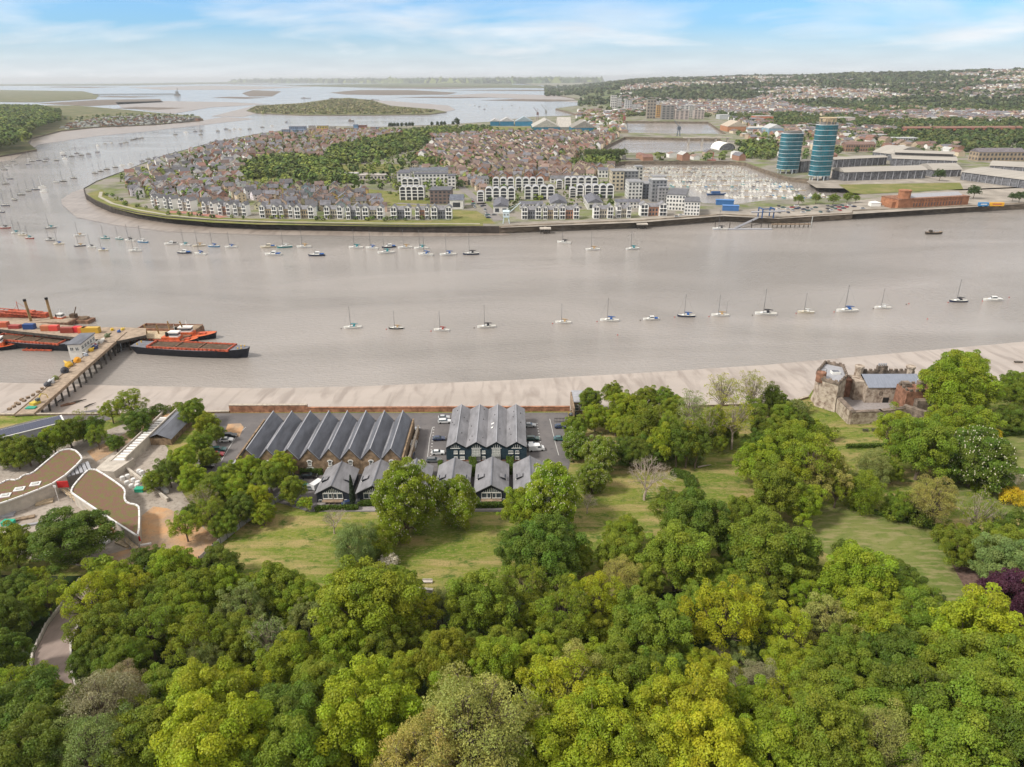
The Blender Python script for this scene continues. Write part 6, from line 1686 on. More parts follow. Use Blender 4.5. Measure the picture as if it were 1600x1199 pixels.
def barge(pa, pb, z, W_, h, label, hull='barge black', rot_extra=0, hold=(.1, .9), deck='deck grey', coam='barge orange', div=(.33, .62)):
    """pa, pb: stern and bow pixels at gunwale height z"""
    a, c2 = P(*pa, z), P(*pb, z); d = c2 - a; L_ = d.length; m_ = (a + c2) / 2
    t = thing('hopper_barge', label, 'barge', (m_.x, m_.y, 0), math.atan2(d.y, d.x))
    ob('hull', hull_mesh(L_, W_, h, .9, .25, .72, hull, n=14, deck=deck, z0=-.6, bow_pow=.5), t)
    x0_, x1_ = -L_ / 2 + L_ * hold[0], -L_ / 2 + L_ * hold[1]; w = W_ / 2 * .80
    b = MB(); 
    for s in (-1, 1): b.box(x0_, s * w - .2, h, x1_, s * w + .2, h + .9)
    b.box(x0_, -w + .25, h, x0_ + .5, w - .25, h + 1.1); b.box(x1_ - .5, -w + .25, h, x1_, w - .25, h + 1.1)
    for i in range(int((x1_ - x0_) / 2)): 
        for s in (-1, 1): b.box(x0_ + 1 + i * 2, s * (w + .25), h, x0_ + 1.2 + i * 2, s * (w + .45), h + 1.0)
    ob('coaming', b.mesh('c', coam), t)
    b = MB(); b.box(x0_ + .5, -w + .25, h - .1, x1_ - .5, w - .25, h + .35); ob('hold', b.mesh('c', 'hold brown'), t)
    for q in div:
        b = MB(); xx = x0_ + (x1_ - x0_) * q; b.box(xx - .2, -w + .25, h, xx + .2, w - .25, h + .8); ob('bulkhead', b.mesh('c', 'rust steel'), t)
    b = MB()
    for sx_ in (-.46, .42, .45):
        for s in (-1, 1): b.tube([(sx_ * L_, s * W_ * .15, h), (sx_ * L_, s * W_ * .15, h + 1.2)], .25, 6)
    ob('bollard', b.mesh('c', 'yellow paint'), t)
    return t
barge((211, 538), (389, 546), 3.8, 10.4, 3.8, 'long black hopper barge with orange coaming right of the jetty', hold=(.15, .86))
barge((-12, 527), (124, 537), 3.4, 9.6, 3.4, 'dark hopper barge with orange coaming left of the pier office', hold=(.06, .84), hull='barge black')
# covered lighter with brown hold and pale deck, behind
a, c2 = P(208, 516, 3), P(300, 524, 3)
m_ = (a + c2) / 2
t = thing('dock_barge', 'square rusty barge with brown hold and pale deck beyond the black barge', 'barge', (m_.x, m_.y + 2, 0), -.08)
b = MB(); b.box(-15, -10, -.5, 15, 10, 2.6); ob('hull', b.mesh('h', 'rust steel'), t)
b = MB(); b.box(-13.5, 1.5, 2.6, 13.5, 9.3, 2.7); ob('hold', b.mesh('h', 'hold brown'), t)
b = MB(); b.box(-14.8, 9.3, 2.6, 14.8, 9.8, 3.6); b.box(-14.8, 1.0, 2.6, 13, 1.5, 3.8); b.box(-14.8, 1.5, 2.6, -14.3, 9.3, 3.6); ob('coaming', b.mesh('h', 'castle brick'), t)
b = MB(); b.box(-14, -9.5, 2.6, 9, 1.0, 2.75); ob('pale_deck', b.mesh('h', 'scaffold board'), t)
b = MB(); b.box(10, 0, 2.7, 14.6, 9.4, 3.4); ob('ramp_board', b.mesh('h', 'timber'), t)
for sx_ in (-7, -1, 5, 11):
    b = MB(); b.tube([(sx_, -3 + (sx_ > 8) * 2, 2.6), (sx_ - .5, -3, 7.2 + (sx_ > 3) * 2)], .35, 6); ob('spud_pile', b.mesh('s', 'spud steel'), t)
b = MB()
for k in range(14): b.box(-14 + k * 2, -10.25, .6, -13.4 + k * 2, -10.0, 2.6)
ob('fender', b.mesh('s', 'barge orange'), t)
def tug(px, py, L_, rz, label, s=1.0):
    p = P(px, py, 0)
    t = thing('tug_boat', label, 'tug', (p.x, p.y, 0), math.radians(rz), None, s)
    ob('hull', hull_mesh(L_, L_ * .32, 1.9, 1.2, .3, .75, 'barge black', deck='tug orange', n=10, bow_pow=.5), t)
    b = MB(); b.box(-L_ * .3, -1.9, 1.9, L_ * .12, 1.9, 3.6); ob('deckhouse', b.mesh('d', 'tug orange'), t)
    b = MB(); b.box(-L_ * .12, -1.5, 3.6, L_ * .08, 1.5, 5.9); wh_ = ob('wheelhouse', b.mesh('d', 'white joinery'), t)
    b = MB(); b.box(-L_ * .12 - .03, -1.55, 4.5, L_ * .08 + .03, 1.55, 5.3); ob('wheelhouse_window', b.mesh('d', 'window glass'), wh_)
    b = MB(); b.box(-L_ * .14, -1.7, 5.9, L_ * .1, 1.7, 6.1); ob('wheelhouse_roof', b.mesh('d', 'white joinery'), wh_)
    b = MB(); b.tube([(-L_ * .2, 0, 3.6), (-L_ * .2, 0, 5.6)], [.8, .7], 8); ob('funnel', b.mesh('d', 'dark void'), t)
    b = MB(); b.tube([(0, 0, 6), (0, 0, 9.5)], .08, 5); b.box(-.05, -1, 8, .05, 1, 8.1); ob('mast', b.mesh('d', 'white joinery'), t)
    b = MB(); b.box(L_ * .2, -1.0, 1.95, L_ * .32, 1.0, 2.9); ob('winch', b.mesh('d', 'barge orange'), t)
tug(295, 529, 27, 2, 'larger orange tug with white wheelhouse beyond the black barge')
tug(277, 537, 21, -3, 'smaller orange tug between black barge and larger tug')
tug(2, 546, 18, 15, 'orange tug cut by the left frame edge')
# frame floating beside left barge
p = P(62, 546, .3); t = thing('floating_frame', 'orange steel frame floating below the left barge', 'frame', (p.x, p.y, 0), -.05)
b = MB(); b.box(-7, -2, .2, 7, -1.6, .9); b.box(-7, 1.6, .2, 7, 2, .9)
for k in range(6): b.box(-6.5 + k * 2.5, -1.6, .3, -6 + k * 2.5, 1.6, .7)
ob('truss', b.mesh('f', 'barge orange'), t)
# dredger with spuds
p = P(45, 503, 1)
dr = thing('dredger_pontoon', 'orange cutter dredger pontoon with two tall brown spuds at the left', 'dredger', (p.x, p.y, 0), -.04)
b = MB(); b.box(-30, -5, -.5, 24, 6.5, 2.2); ob('hull', b.mesh('d', 'rust steel'), dr)
b = MB(); b.box(-29, -4.5, 2.2, 23, 6, 2.35); ob('deck', b.mesh('d', 'timber deck'), dr)
b = MB()
b.box(-20, 2.5, 2.3, 8, 5.5, 4.6); b.box(-12, 1, 4.6, 2, 4.5, 6.0); ob('deckhouse', b.mesh('d', 'barge orange'), dr)
b = MB()
for s in (1.0, 4.0):
    b.tube([(-27, s, 7.5), (6, s, 5.2)], .3, 5); b.tube([(-27, s, 6.3), (6, s, 3.6)], .25, 5)
    for k in range(9):
        x_ = -27 + k * 3.8; b.tube([(x_, s, 6.3 - k * .3), (x_ + 1.9, s, 7.4 - k * .27)], .15, 4)
ob('cutter_ladder', b.mesh('d', 'barge orange'), dr)
b = MB(); b.tube([(-29.5, 2.5, 7.2), (-26, 2.5, 7.0)], [.8, 1.6], 8); ob('cutter_head', b.mesh('d', 'dark void'), dr)
for k, (px, pyb, px2, pyt) in enumerate(((50, 503, 38, 466), (82, 499, 72, 463))):
    q = P(px, pyb, 2) - p; yy = q.y
    dd = ray(px2, pyt); tt = (p.y + yy) / dd.y; top = Vector((dd.x * tt, dd.y * tt, CAMZ + dd.z * tt)) - p
    b = MB(); b.tube([(q.x, yy, -2), (top.x, yy, top.z)], .65, 8); sp = ob('spud', b.mesh('s', 'spud steel'), dr)
    b = MB(); b.tube([(top.x, yy, top.z - .6), (top.x - .05, yy, top.z + .4)], .75, 8); ob('spud_cap', b.mesh('s', 'dark void'), sp)
b = MB(); b.tube([(-6, 3, 6), (-6, 3, 11)], .15, 5); b.tube([(-6, 3, 10.5), (0, 3, 6.5)], .08, 4); b.tube([(-6, 3, 9), (-9, 3, 6)], .08, 4); ob('gantry', b.mesh('d', 'barge orange'), dr)
tug(98, 504, 16, -8, 'small orange and white tug at the right end of the dredger', .8)
p = P(118, 500, 1); t = thing('crane_pontoon', 'small rusty pontoon with a stub crane right of the dredger', 'barge', (p.x, p.y, 0), -.1)
b = MB(); b.box(-9, -3, -.5, 9, 3, 1.6); ob('hull', b.mesh('h', 'rust steel'), t)
b = MB(); b.box(-2, -1.2, 1.6, 1, 1.2, 4.2); b.tube([(0, 0, 4), (2, 0, 8)], .25, 5); ob('crane', b.mesh('h', 'hold brown'), t)
b = MB()
for k in range(14): b.box(3 + .3 * (k % 4), -2 + k * .28, 1.6, 6 + .3 * (k % 5), -1.8 + k * .28, 2.3 + .3 * (k % 3))
ob('timber_baulk', b.mesh('h', 'timber'), t)
# driftwood and wrecks on the mud by the jetty
def mudz(x, y):
    ys_, yw = interp(SH, x), interp(WT, x); t = (y - ys_) / max(1, yw - ys_)
    return interp([(0, 2.4), (.25, 1.75), (.5, 1.15), (.75, .55), (1.0, 0.0), (1.25, -.8)], t)
for i, (a, c2, w, lb, m) in enumerate((((95, 635), (118, 630), 1.0, 'rusty plank wreck on the mud beside the jetty', 'rust steel'), ((105, 632), (135, 624), .7, 'long dark timber on the mud beside the jetty', 'dark pile'), ((132, 637), (150, 630), .5, 'short dark timber on the mud below the wall', 'dark pile'), ((90, 628), (100, 622), .4, 'thin dark post fallen on the mud by the piles', 'dark pile'))):
    p, q = P(*a, 1.5), P(*c2, 1.5); b = MB(); dd = q - p
    b.tube([(0, 0, 0), (dd.x * .5, dd.y * .5, .15), (dd.x, dd.y, 0)], [w * .5, w * .6, w * .2], 5)
    solo('driftwood', b.mesh('w', m), lb, 'driftwood', loc=(p.x, p.y, mudz(p.x, p.y) + .2))
# ------------------------------------------------------------------ far bank
LZ = 5.0
M_urban = mat_layers('town ground', [((.25, .225, .195), 1, 0, 1, U), ((.15, .175, .06), .03, .46, .6, U), ((.31, .27, .235), .06, .55, .7, U), ((.07, .09, .03), .015, .5, .7, U)], bump=0)
M_fgrass = mat_layers('promenade grass', [((.155, .165, .045), 1, 0, 1, U), ((.235, .205, .085), .05, .45, .65, U), ((.08, .11, .03), .12, .55, .75, U)], bump=0)
M_quay = mat('quay ground', (.30, .265, .225), .9, .2, var=.25, scale=.06)
M_seawall = mat('dark sea wall', (.055, .045, .038), .9, .2, var=.35, scale=.2)
M_quaywall = mat('stone quay wall', (.17, .135, .10), .9, .2, var=.4, scale=.15, stretch=(1, 1, 4))
M_marsh = mat_layers('salt marsh', [((.10, .115, .05), 1, 0, 1, U), ((.19, .165, .09), .012, .4, .6, U), ((.085, .10, .04), .03, .5, .65, U)], bump=0)
M_hill = mat_layers('far hills', [((.11, .135, .055), 1, 0, 1, U), ((.15, .15, .07), .0022, .5, .6, (1, 2.5, 1)), ((.04, .06, .028), .004, .48, .62, (1, 3, 1)), ((.19, .165, .13), .006, .6, .7, (1, 2, 1))], bump=0)
def ring_walls(ring, z0, z1, flip=False):
    b = MB(); n = len(ring)
    if (area_w(ring) < 0) != flip: ring = list(reversed(ring))
    vs = [(p[0], p[1], z0) for p in ring] + [(p[0], p[1], z1) for p in ring]
    b.add(vs, [(i, (i + 1) % n, (i + 1) % n + n, i + n) for i in range(n)])
    return b
isl = [(1331, 343), (1215, 350), (1130, 345), (1000, 355), (860, 361), (780, 365), (600, 363), (400, 358), (330, 354), (260, 349), (215, 342), (175, 333), (150, 322), (135, 312), (132, 303), (152, 291),
       (185, 278), (250, 251), (330, 228), (400, 214), (455, 206), (520, 201), (600, 202), (700, 198), (765, 194), (830, 186), (905, 183), (888, 177), (868, 172), (905, 167), (932, 161), (870, 150), (850, 143), (935, 138), (830, 133), (800, 128)]
ring = [tuple(P(x, y, 0).xy) for x, y in isl]
ring = [(P(1331, 339, 0).x, P(1331, 339, 0).y), (P(1331, 343, 0).x, P(1331, 343, 0).y)] + ring[1:]
far_r = [(-200.0, 26000.0), (30000.0, 26000.0), (30000.0, 1200.0)]
right_q = [tuple(P(x, y, 0).xy) for x, y in ((1900, 309), (1600, 327))]
ring = ring + far_r + right_q
B1 = [(950, 262), (975, 257.5), (1140, 257.5), (1165, 260), (1190, 270), (1216, 279), (1232, 284), (1262, 287), (1275, 296), (1310, 297), (1400, 297), (1412, 303), (1350, 311), (1310, 317), (1200, 321), (1145, 328), (1098, 326), (1070, 311), (1040, 299), (1000, 289), (965, 276)]
B2 = [(932, 240), (976, 218), (1125, 221), (1130, 228), (1110, 240), (1060, 244), (972, 244)]
B3 = [(978, 192.5), (1106, 193.5), (1135, 213.5), (1060, 213), (980, 211)]
holes = [[tuple(P(x, y, 0).xy) for x, y in h_] for h_ in (B1, B2, B3)]
allr = [ring] + holes
flat = [p for r_ in allr for p in r_]
tri = tessellate_polygon([[Vector((p[0], p[1], 0)) for p in r_] for r_ in allr])
tri = [t if _ccw(flat, t) else tuple(reversed(t)) for t in tri]
b = MB(); b.add([(p[0], p[1], LZ) for p in flat], tri)
struct('island_ground', b.mesh('island_ground', M_urban))
b = ring_walls(ring[:-len(far_r) - 2], -1, LZ - .004); 
nl = len(isl)
# the wall along the island front is dark, the quay stone brown
def wall_strip(pts, z0, z1, m, name):
    b = MB(); n = len(pts)
    b.add([(p[0], p[1], z0) for p in pts] + [(p[0], p[1], z1) for p in pts], [(i, i + 1, i + 1 + n, i + n) for i in range(n - 1)])
    b.add([(p[0], p[1], z1) for p in pts] + [(p[0], p[1] + 1.2, z1 + .5) for p in pts], [(i, i + 1, i + 1 + n, i + n) for i in range(n - 1)])
    o = struct(name, b.mesh(name, m)); return o
fr = ring[0:nl + 1]
wall_strip(fr[0:7], -1, LZ + .3, M_quaywall, 'quay_wall')
wall_strip(fr[6:18], -1, LZ + .3, M_seawall, 'sea_wall')
wall_strip(fr[17:], -1, LZ + .1, M_quaywall, 'river_bank')
wall_strip(list(reversed([ring[0]] + [ring[-1]] + [ring[-2]])), -1, LZ + .3, M_quaywall, 'quay_wall')
for h_ in holes:
    b = ring_walls(h_, -1, LZ, flip=True); struct('dock_wall', b.mesh('dock_wall', M_quaywall))
def fpatch(name, pix, z, m): return struct(name, flatpoly([P(x, y, LZ).xy for x, y in pix], LZ + z, name, m))
def mud(name, pix, z, m=None): return struct(name, flatpoly([P(x, y, z).xy for x, y in pix], z, name, m or M_fmud))
fpatch('promenade_grass', [(136, 303), (150, 315), (178, 326), (215, 335), (262, 342), (332, 348), (402, 351), (600, 354), (755, 355), (755, 346), (600, 344), (440, 343), (330, 340), (262, 332), (205, 320), (170, 308), (160, 296)], .05, M_fgrass)
M_path = mat('pale path', (.36, .33, .27), .9, .2, var=.1, scale=.1)
pw = [P(x, y, LZ).xy for x, y in ((158, 300), (156, 308), (175, 318), (215, 328), (262, 336), (330, 343), (440, 347), (600, 349), (750, 350))]
struct('promenade_path', strip(pw, 3.2, .10, LZ, M_path, 'promenade_path', 20))
pw = [P(x, y, LZ).xy for x, y in ((262, 331), (300, 333), (330, 337), (350, 340))]
struct('brick_path', strip(pw, 9, .14, LZ, mat('red paving', (.36, .17, .13), .9, .2, var=.1, scale=.2), 'brick_path', 20))
fpatch('quay_ground', [(782, 356), (1000, 348), (1130, 338), (1215, 342), (1331, 335), (1600, 319), (1900, 303), (1900, 280), (1500, 296), (1400, 304), (1310, 319), (1200, 324), (1140, 331), (1090, 331), (1000, 341), (900, 344), (790, 348)], .05, M_quay)
fpatch('park_grass', [(378, 280), (420, 275), (520, 292), (560, 294), (616, 300), (700, 325), (610, 322), (560, 305), (450, 292)], .05, M_fgrass)
fpatch('playing_field', [(525, 258), (560, 257), (630, 257), (625, 268), (540, 270)], .05, M_fgrass)
fpatch('north_green', [(590, 204), (770, 198), (900, 200), (900, 207), (780, 210), (690, 213), (600, 210)], .05, M_fgrass)
fpatch('corner_grass', [(705, 328), (745, 330), (765, 342), (775, 350), (705, 349)], .09, M_fgrass)
fpatch('dock_grass', [(1310, 289), (1500, 286), (1505, 296), (1350, 304), (1330, 302)], .30, M_fgrass)
fpatch('dockside_paving', [(1260, 284), (1290, 268), (1600, 262), (1700, 290), (1500, 298), (1420, 296), (1276, 294)], .05, M_quay)
M_froad = mat('town road', (.22, .20, .19), .9, .2, var=.1, scale=.1)
for pts, w in ((((712, 285), (730, 300), (760, 325), (780, 345)), 9), (((620, 318), (700, 322), (760, 318)), 7), (((900, 330), (860, 300), (830, 270), (800, 250), (780, 230)), 7), (((640, 290), (700, 262), (760, 240), (860, 222)), 7)):
    struct('town_road', strip([P(x, y, LZ).xy for x, y in pts], w, .12, LZ, M_froad, 'town_road', 30))
# mud banks
mud('mud_bank', [(97, 320), (96, 312), (110, 302), (150, 287), (190, 276), (230, 262), (300, 240), (330, 232), (330, 240), (200, 285), (150, 300), (150, 322), (215, 342), (330, 354), (600, 363), (790, 365), (800, 367), (700, 370), (550, 369), (400, 367), (260, 362), (180, 352), (120, 340)], .12)
mud('mud_bank', [(215, 207), (150, 213), (60, 226), (20, 250), (-50, 262), (-50, 240), (45, 232), (50, 216), (100, 203), (318, 188), (350, 183), (400, 186), (330, 194)], .12)
mud('mud_bank', [(270, 178), (330, 168), (420, 163), (365, 160), (250, 158), (180, 160), (190, 168)], .3)
mud('mud_bank', [(380, 183), (400, 178), (660, 180), (690, 176), (712, 172), (700, 165), (610, 158), (560, 156), (400, 165), (330, 182)], .25)
mud('mud_bank', [(515, 145), (560, 141), (640, 141), (715, 145), (700, 148), (600, 149), (540, 148)], .3, mat('brown marsh mud', (.15, .12, .095), .9, .2, var=.2, scale=.01))
mud('mud_bank', [(378, 146), (395, 141), (440, 143), (425, 151), (390, 151)], .3, MATS['brown marsh mud'])
mud('mud_bank', [(690, 150), (760, 146), (860, 149), (935, 152), (925, 162), (870, 158), (800, 154)], .3)
mud('mud_bank', [(60, 162), (160, 156), (250, 155), (255, 160), (140, 166)], .3, MATS['brown marsh mud'])
for x0_, x1_, y_, h_ in ((60, 190, 136.5, 1.2), (290, 470, 131.5, .8), (560, 780, 138, 1.2), (700, 930, 141.5, 1.0), (330, 420, 153, 1.6), (180, 290, 169.5, 2.4), (620, 780, 152.5, 1.2), (750, 930, 157, 2.0), (140, 250, 151.5, 1.2)):
    mud('mud_bank', [(x0_, y_), (x0_ * .7 + x1_ * .3, y_ - h_), (x1_, y_ - h_ * .2), (x0_ * .4 + x1_ * .6, y_ + h_)], .35, MATS['brown marsh mud'])
mud('mud_bank', [(200, 137), (330, 134), (450, 136), (520, 134), (400, 140), (260, 141)], .3)
# western shore
def land(name, pix, z, m):
    pl = [tuple(P(x, y, 0).xy) for x, y in pix]
    o = struct(name, flatpoly([Vector(p) for p in pl], z, name, m)); b = ring_walls(pl, -1, z - .01); struct('shore_bank', b.mesh('shore_bank', MATS['brown marsh mud'])); return o
land('west_shore', [(-300, 256), (0, 246), (30, 241), (58, 236), (44, 225), (50, 218), (95, 206), (150, 200), (240, 196), (318, 189), (312, 183), (250, 178), (200, 173), (120, 166), (0, 165), (-300, 165)], 2.5, M_marsh)
land('marsh_land', [(-300, 158), (60, 160), (150, 155), (155, 149), (130, 143), (0, 141), (-300, 141)], 1.6, M_marsh)
land('marsh_island', [(385, 174), (400, 166), (470, 162), (520, 155), (545, 153.5), (580, 157), (610, 166), (680, 172), (698, 176), (670, 180), (560, 181), (470, 181), (400, 178)], 2.2, M_marsh)
ip_far = [(350, 129.2), (560, 127.4), (930, 126), (930, 129.5), (800, 131), (600, 130)]
M_farland = mat('distant land', (.11, .12, .06), 1, .1, var=.3, scale=.001)
land('distant_shore', [(440, 134), (600, 131), (800, 129), (800, 133), (840, 134), (860, 138), (700, 137), (560, 137)], 3, M_farland)
land('distant_shore', [(-200, 132.5), (200, 131), (420, 127), (560, 126.5), (560, 128), (400, 130), (200, 134), (-200, 135)], 3, M_farland)
# hills
def rise(px, r):
    h = interp([(600, 20), (800, 45), (900, 60), (1000, 88), (1100, 104), (1250, 118), (1400, 138), (1600, 158), (1900, 180)], px)
    return h * sm((r - 2300) / 5200.0)
vs = []; fs = []
NA, ND = 150, 46
for i in range(NA + 1):
    px = 700 + 1500 * i / NA
    a = math.atan2((px - 800) / F, 1.0)
    for j in range(ND + 1):
        r = 2500 * (14000 / 2500.0) ** (j / ND)
        x, y = r * math.sin(a), r * math.cos(a)
        ripple = 6 * math.sin(x * .0021 + y * .0012) * sm((r - 3000) / 3000) + 4 * math.sin(x * .005 - y * .003) * sm((r - 3000) / 3000)
        fade = sm((px - 860) / 120)
        back = 1 - .35 * sm((r - 8500) / 5000)
        vs.append((x, y, (LZ - 2.5) * sm((px - 900) / 60) - 4 * (1 - sm((px - 900) / 60)) + (rise(px, r) * back + ripple) * fade))
for i in range(NA):
    for j in range(ND):
        a = i * (ND + 1) + j; fs.append((a, a + ND + 1, a + ND + 2, a + 1))
b = MB(); b.add(vs, fs); hm = b.mesh('far_hills', M_hill); hm.polygons.foreach_set('use_smooth', [True] * len(hm.polygons))
struct('far_hills', hm)
def HF(x, y):
    r = math.hypot(x, y); px = 800 + F * x / max(1, y)
    if r < 2500 or px < 860: return LZ
    ripple = 6 * math.sin(x * .0021 + y * .0012) * sm((r - 3000) / 3000) + 4 * math.sin(x * .005 - y * .003) * sm((r - 3000) / 3000)
    return max(LZ, LZ - 2.5 + (rise(px, r) * (1 - .35 * sm((r - 8500) / 5000)) + ripple) * sm((px - 860) / 120))

# ---------------------------------------------------------------- far trees
mat('far foliage', (.06, .09, .03), .9, .1, vary='tone', var=.25, scale=.02)
def tree_mass(name, label, pts, rng, q=22, kind='wood', cols=None, leafsz=.34):
    """pts: (x, y, z, w, h)"""
    n = len(pts); A = np.array(pts)
    d = norm(rng.normal(size=(n, q, 3)).reshape(-1, 3) + np.array([0, 0, .35])).reshape(n, q, 3)
    rr = rng.uniform(.72, 1.05, (n, q, 1))
    C = A[:, None, :3] + d * rr * np.stack([A[:, 3], A[:, 3], A[:, 4]], 1)[:, None, :] * .5
    C[:, :, 2] += A[:, None, 4] * .5
    Nn = norm((d + rng.normal(size=d.shape) * .35 + np.array([0, 0, .4])).reshape(-1, 3))
    C = C.reshape(-1, 3); sz = np.repeat(A[:, 3] * leafsz, q)
    m_ = len(C); r = norm(rng.normal(size=(m_, 3))); t = norm(np.cross(Nn, r)); b_ = np.cross(Nn, t); s = (sz * rng.uniform(.7, 1.2, m_))[:, None]
    V = np.empty((m_, 4, 3)); V[:, 0] = C - t * s; V[:, 1] = C + b_ * s * .8; V[:, 2] = C + t * s; V[:, 3] = C - b_ * s * .8
    pal = np.array(cols or [(.105, .155, .04), (.145, .19, .045), (.08, .12, .04), (.18, .21, .05), (.12, .14, .05)])
    tone = np.repeat(pal[rng.randint(len(pal), size=n)] * rng.uniform(.8, 1.2, (n, 1)), q, axis=0) * rng.uniform(.8, 1.2, (m_, 1))
    return stuff(name, np_mesh(name, V.reshape(-1, 3), m_, 4, MATS['far foliage'], colv=tone), label, kind)
def wood_pts(pix, step, w, h, rng, z=None, ang=.4, dens=1.0, px_z=LZ):
    pl = [tuple(P(x, y, px_z).xy) for x, y in pix]
    return [(x, y, (HF(x, y) if z is None else z), w * rng.uniform(.7, 1.3), h * rng.uniform(.75, 1.25)) for x, y in scatter(pl, step, .45, ang, rng) if rng.random() < dens]
r1 = random.Random(5); n1_ = np.random.RandomState(9)
ip = wood_pts([(380, 262), (400, 254), (445, 248), (500, 252), (525, 262), (540, 280), (560, 287), (500, 288), (450, 276), (400, 280), (378, 276)], 8, 10, 9, r1)
ip += wood_pts([(508, 252), (518, 236), (570, 224), (640, 212), (668, 214), (672, 222), (640, 236), (600, 247), (560, 257), (520, 257)], 9, 11, 10, r1)
ip += wood_pts([(640, 262), (700, 255), (640, 250)], 9, 9, 8, r1)
tree_mass('island_woods', 'dark green woods in the middle of the island between the housing', ip, n1_, q=34, leafsz=.22)
ip = wood_pts([(620, 206), (690, 199), (760, 198), (770, 202), (700, 208), (640, 210)], 13, 9, 6, r1, dens=.7) + wood_pts([(885, 258), (940, 243), (968, 247), (970, 256), (935, 258)], 9, 8, 8, r1) + wood_pts([(1150, 226), (1190, 222), (1216, 230), (1215, 250), (1165, 250)], 10, 9, 9, r1, dens=.8)
ip += wood_pts([(600, 343), (400, 341), (330, 338), (260, 331), (200, 318), (175, 305), (165, 300), (160, 305), (200, 324), (262, 336), (330, 341), (440, 345), (600, 346)], 7, 4, 3, r1, dens=.6)
ip += wood_pts([(700, 345), (600, 346), (600, 343), (700, 343)], 6, 4, 3, r1, dens=.7) + wood_pts([(733, 268), (745, 270), (790, 300), (780, 300)], 6, 7, 6, r1) + wood_pts([(560, 285), (620, 282), (625, 287), (560, 289)], 7, 5, 3, r1) + wood_pts([(610, 300), (700, 312), (690, 316), (605, 308)], 7, 4, 2.5, r1, dens=.7)
tree_mass('island_shrubbery', 'strips of shrubs and small trees along the island paths and docks', ip, n1_, q=26, leafsz=.22)
ip = []
for pl_ in ([(560, 300), (250, 320), (190, 305), (190, 285), (330, 232), (400, 216), (600, 205), (780, 206), (970, 212), (930, 240), (880, 262), (760, 280), (700, 300)],):
    ip += wood_pts(pl_, 19, 8, 10, r1, dens=.75)
ip += wood_pts([(735, 285), (860, 285), (960, 285), (960, 300), (960, 330), (800, 330), (755, 320)], 15, 5, 5, r1, dens=.7)
tree_mass('garden_trees', 'scattered garden trees among the island houses', ip, n1_, q=20, leafsz=.25, kind='trees')
ip = wood_pts([(-250, 252), (-20, 243), (28, 237), (55, 230), (42, 222), (62, 209), (95, 198), (95, 182), (60, 175), (0, 174), (-250, 172)], 11, 13, 12, r1, z=3.5, px_z=3)
ip = [(x, y, 3 + 14 * sm((y - 1000) / 300) * sm((-x - 700) / 200), w, h) for x, y, z, w, h in ip]
ip += wood_pts([(95, 186), (200, 178), (300, 181), (312, 184), (250, 186), (120, 196)], 22, 8, 6, r1, z=2.5, dens=.35, px_z=2)
tree_mass('west_wood', 'wooded bank at the left edge beyond the river bend', ip, n1_, q=30, leafsz=.2)
ip = wood_pts([(390, 173), (400, 167), (475, 163), (520, 156), (545, 154.5), (580, 158), (610, 167), (680, 173), (660, 178), (470, 179), (400, 177)], 26, 14, 3.0, r1, z=1.8, px_z=2, dens=.8)
tree_mass('marsh_scrub', 'scrub covering the low marsh island', ip, n1_, q=12, cols=[(.19, .18, .08), (.15, .16, .06), (.24, .21, .11)], leafsz=.35)
tree_mass('distant_woods', 'thin dark tree line on the horizon across the estuary', [(x, y, 2, w, h) for x, y, z, w, h in wood_pts(ip_far, 420, 420, 13, r1, z=2, px_z=2)], n1_, q=16, leafsz=.3)
# mainland woods and town
MAIN = [(1110, 190), (1150, 205), (1300, 215), (1500, 245), (1720, 270), (1800, 125), (1600, 108), (1300, 114), (1000, 119), (880, 124), (860, 133), (940, 138), (935, 160), (960, 175), (1060, 182)]
def polar_scatter(n, rng, p0, p1, d0, d1):
    out = []
    for _ in range(n):
        px = rng.uniform(p0, p1); t = rng.random(); r = d0 * (d1 / d0) ** t
        a = math.atan2((px - 800) / F, 1.0); out.append((r * math.sin(a), r * math.cos(a), px, r))
    return out
from mathutils import noise as mnoise
def on_main(px, r):
    # nearest edge of the mainland belt per column
    near_ = interp([(860, 3600), (935, 2900), (960, 2350), (1110, 2300), (1150, 1900), (1250, 1620), (1400, 1450), (1500, 1350), (1650, 1250)], px)
    if px < 900: near_ = 5200
    return r > near_
trees_ = []; houses_ = []
for x, y, px, r in polar_scatter(15000, r1, 850, 1700, 1250, 11000):
    if not on_main(px, r): continue
    v = mnoise.noise(Vector((x * .0016, y * .0016, 1.7))); v2 = mnoise.noise(Vector((x * .0045, y * .0045, 9)))
    vv = v + .5 * v2
    belt = 1.0 if r < interp([(1200, 2600), (1700, 2700)], px) and px > 1180 else 0
    w = interp([(1200, 11), (3000, 14), (6000, 26), (11000, 40)], r)
    if vv < .10 + belt * .36: trees_.append((x, y, HF(x, y), w * r1.uniform(.7, 1.3), min(15, w * .8) * r1.uniform(.7, 1.2)))
far_t = list(trees_); NT0 = len(trees_)
tree_mass('mainland_woods', 'belts of trees over the distant hillsides and town', [t for t in far_t if math.hypot(t[0], t[1]) > 3200], n1_, q=14, leafsz=.4, cols=[(.07, .10, .045), (.095, .115, .05), (.06, .08, .04), (.11, .12, .06)])
tree_mass('town_trees', 'dark tree belt between the dockyard and the distant town', [t for t in far_t if math.hypot(t[0], t[1]) <= 3200], n1_, q=34, leafsz=.2, cols=[(.075, .11, .035), (.10, .125, .04), (.06, .09, .035), (.12, .135, .045)])
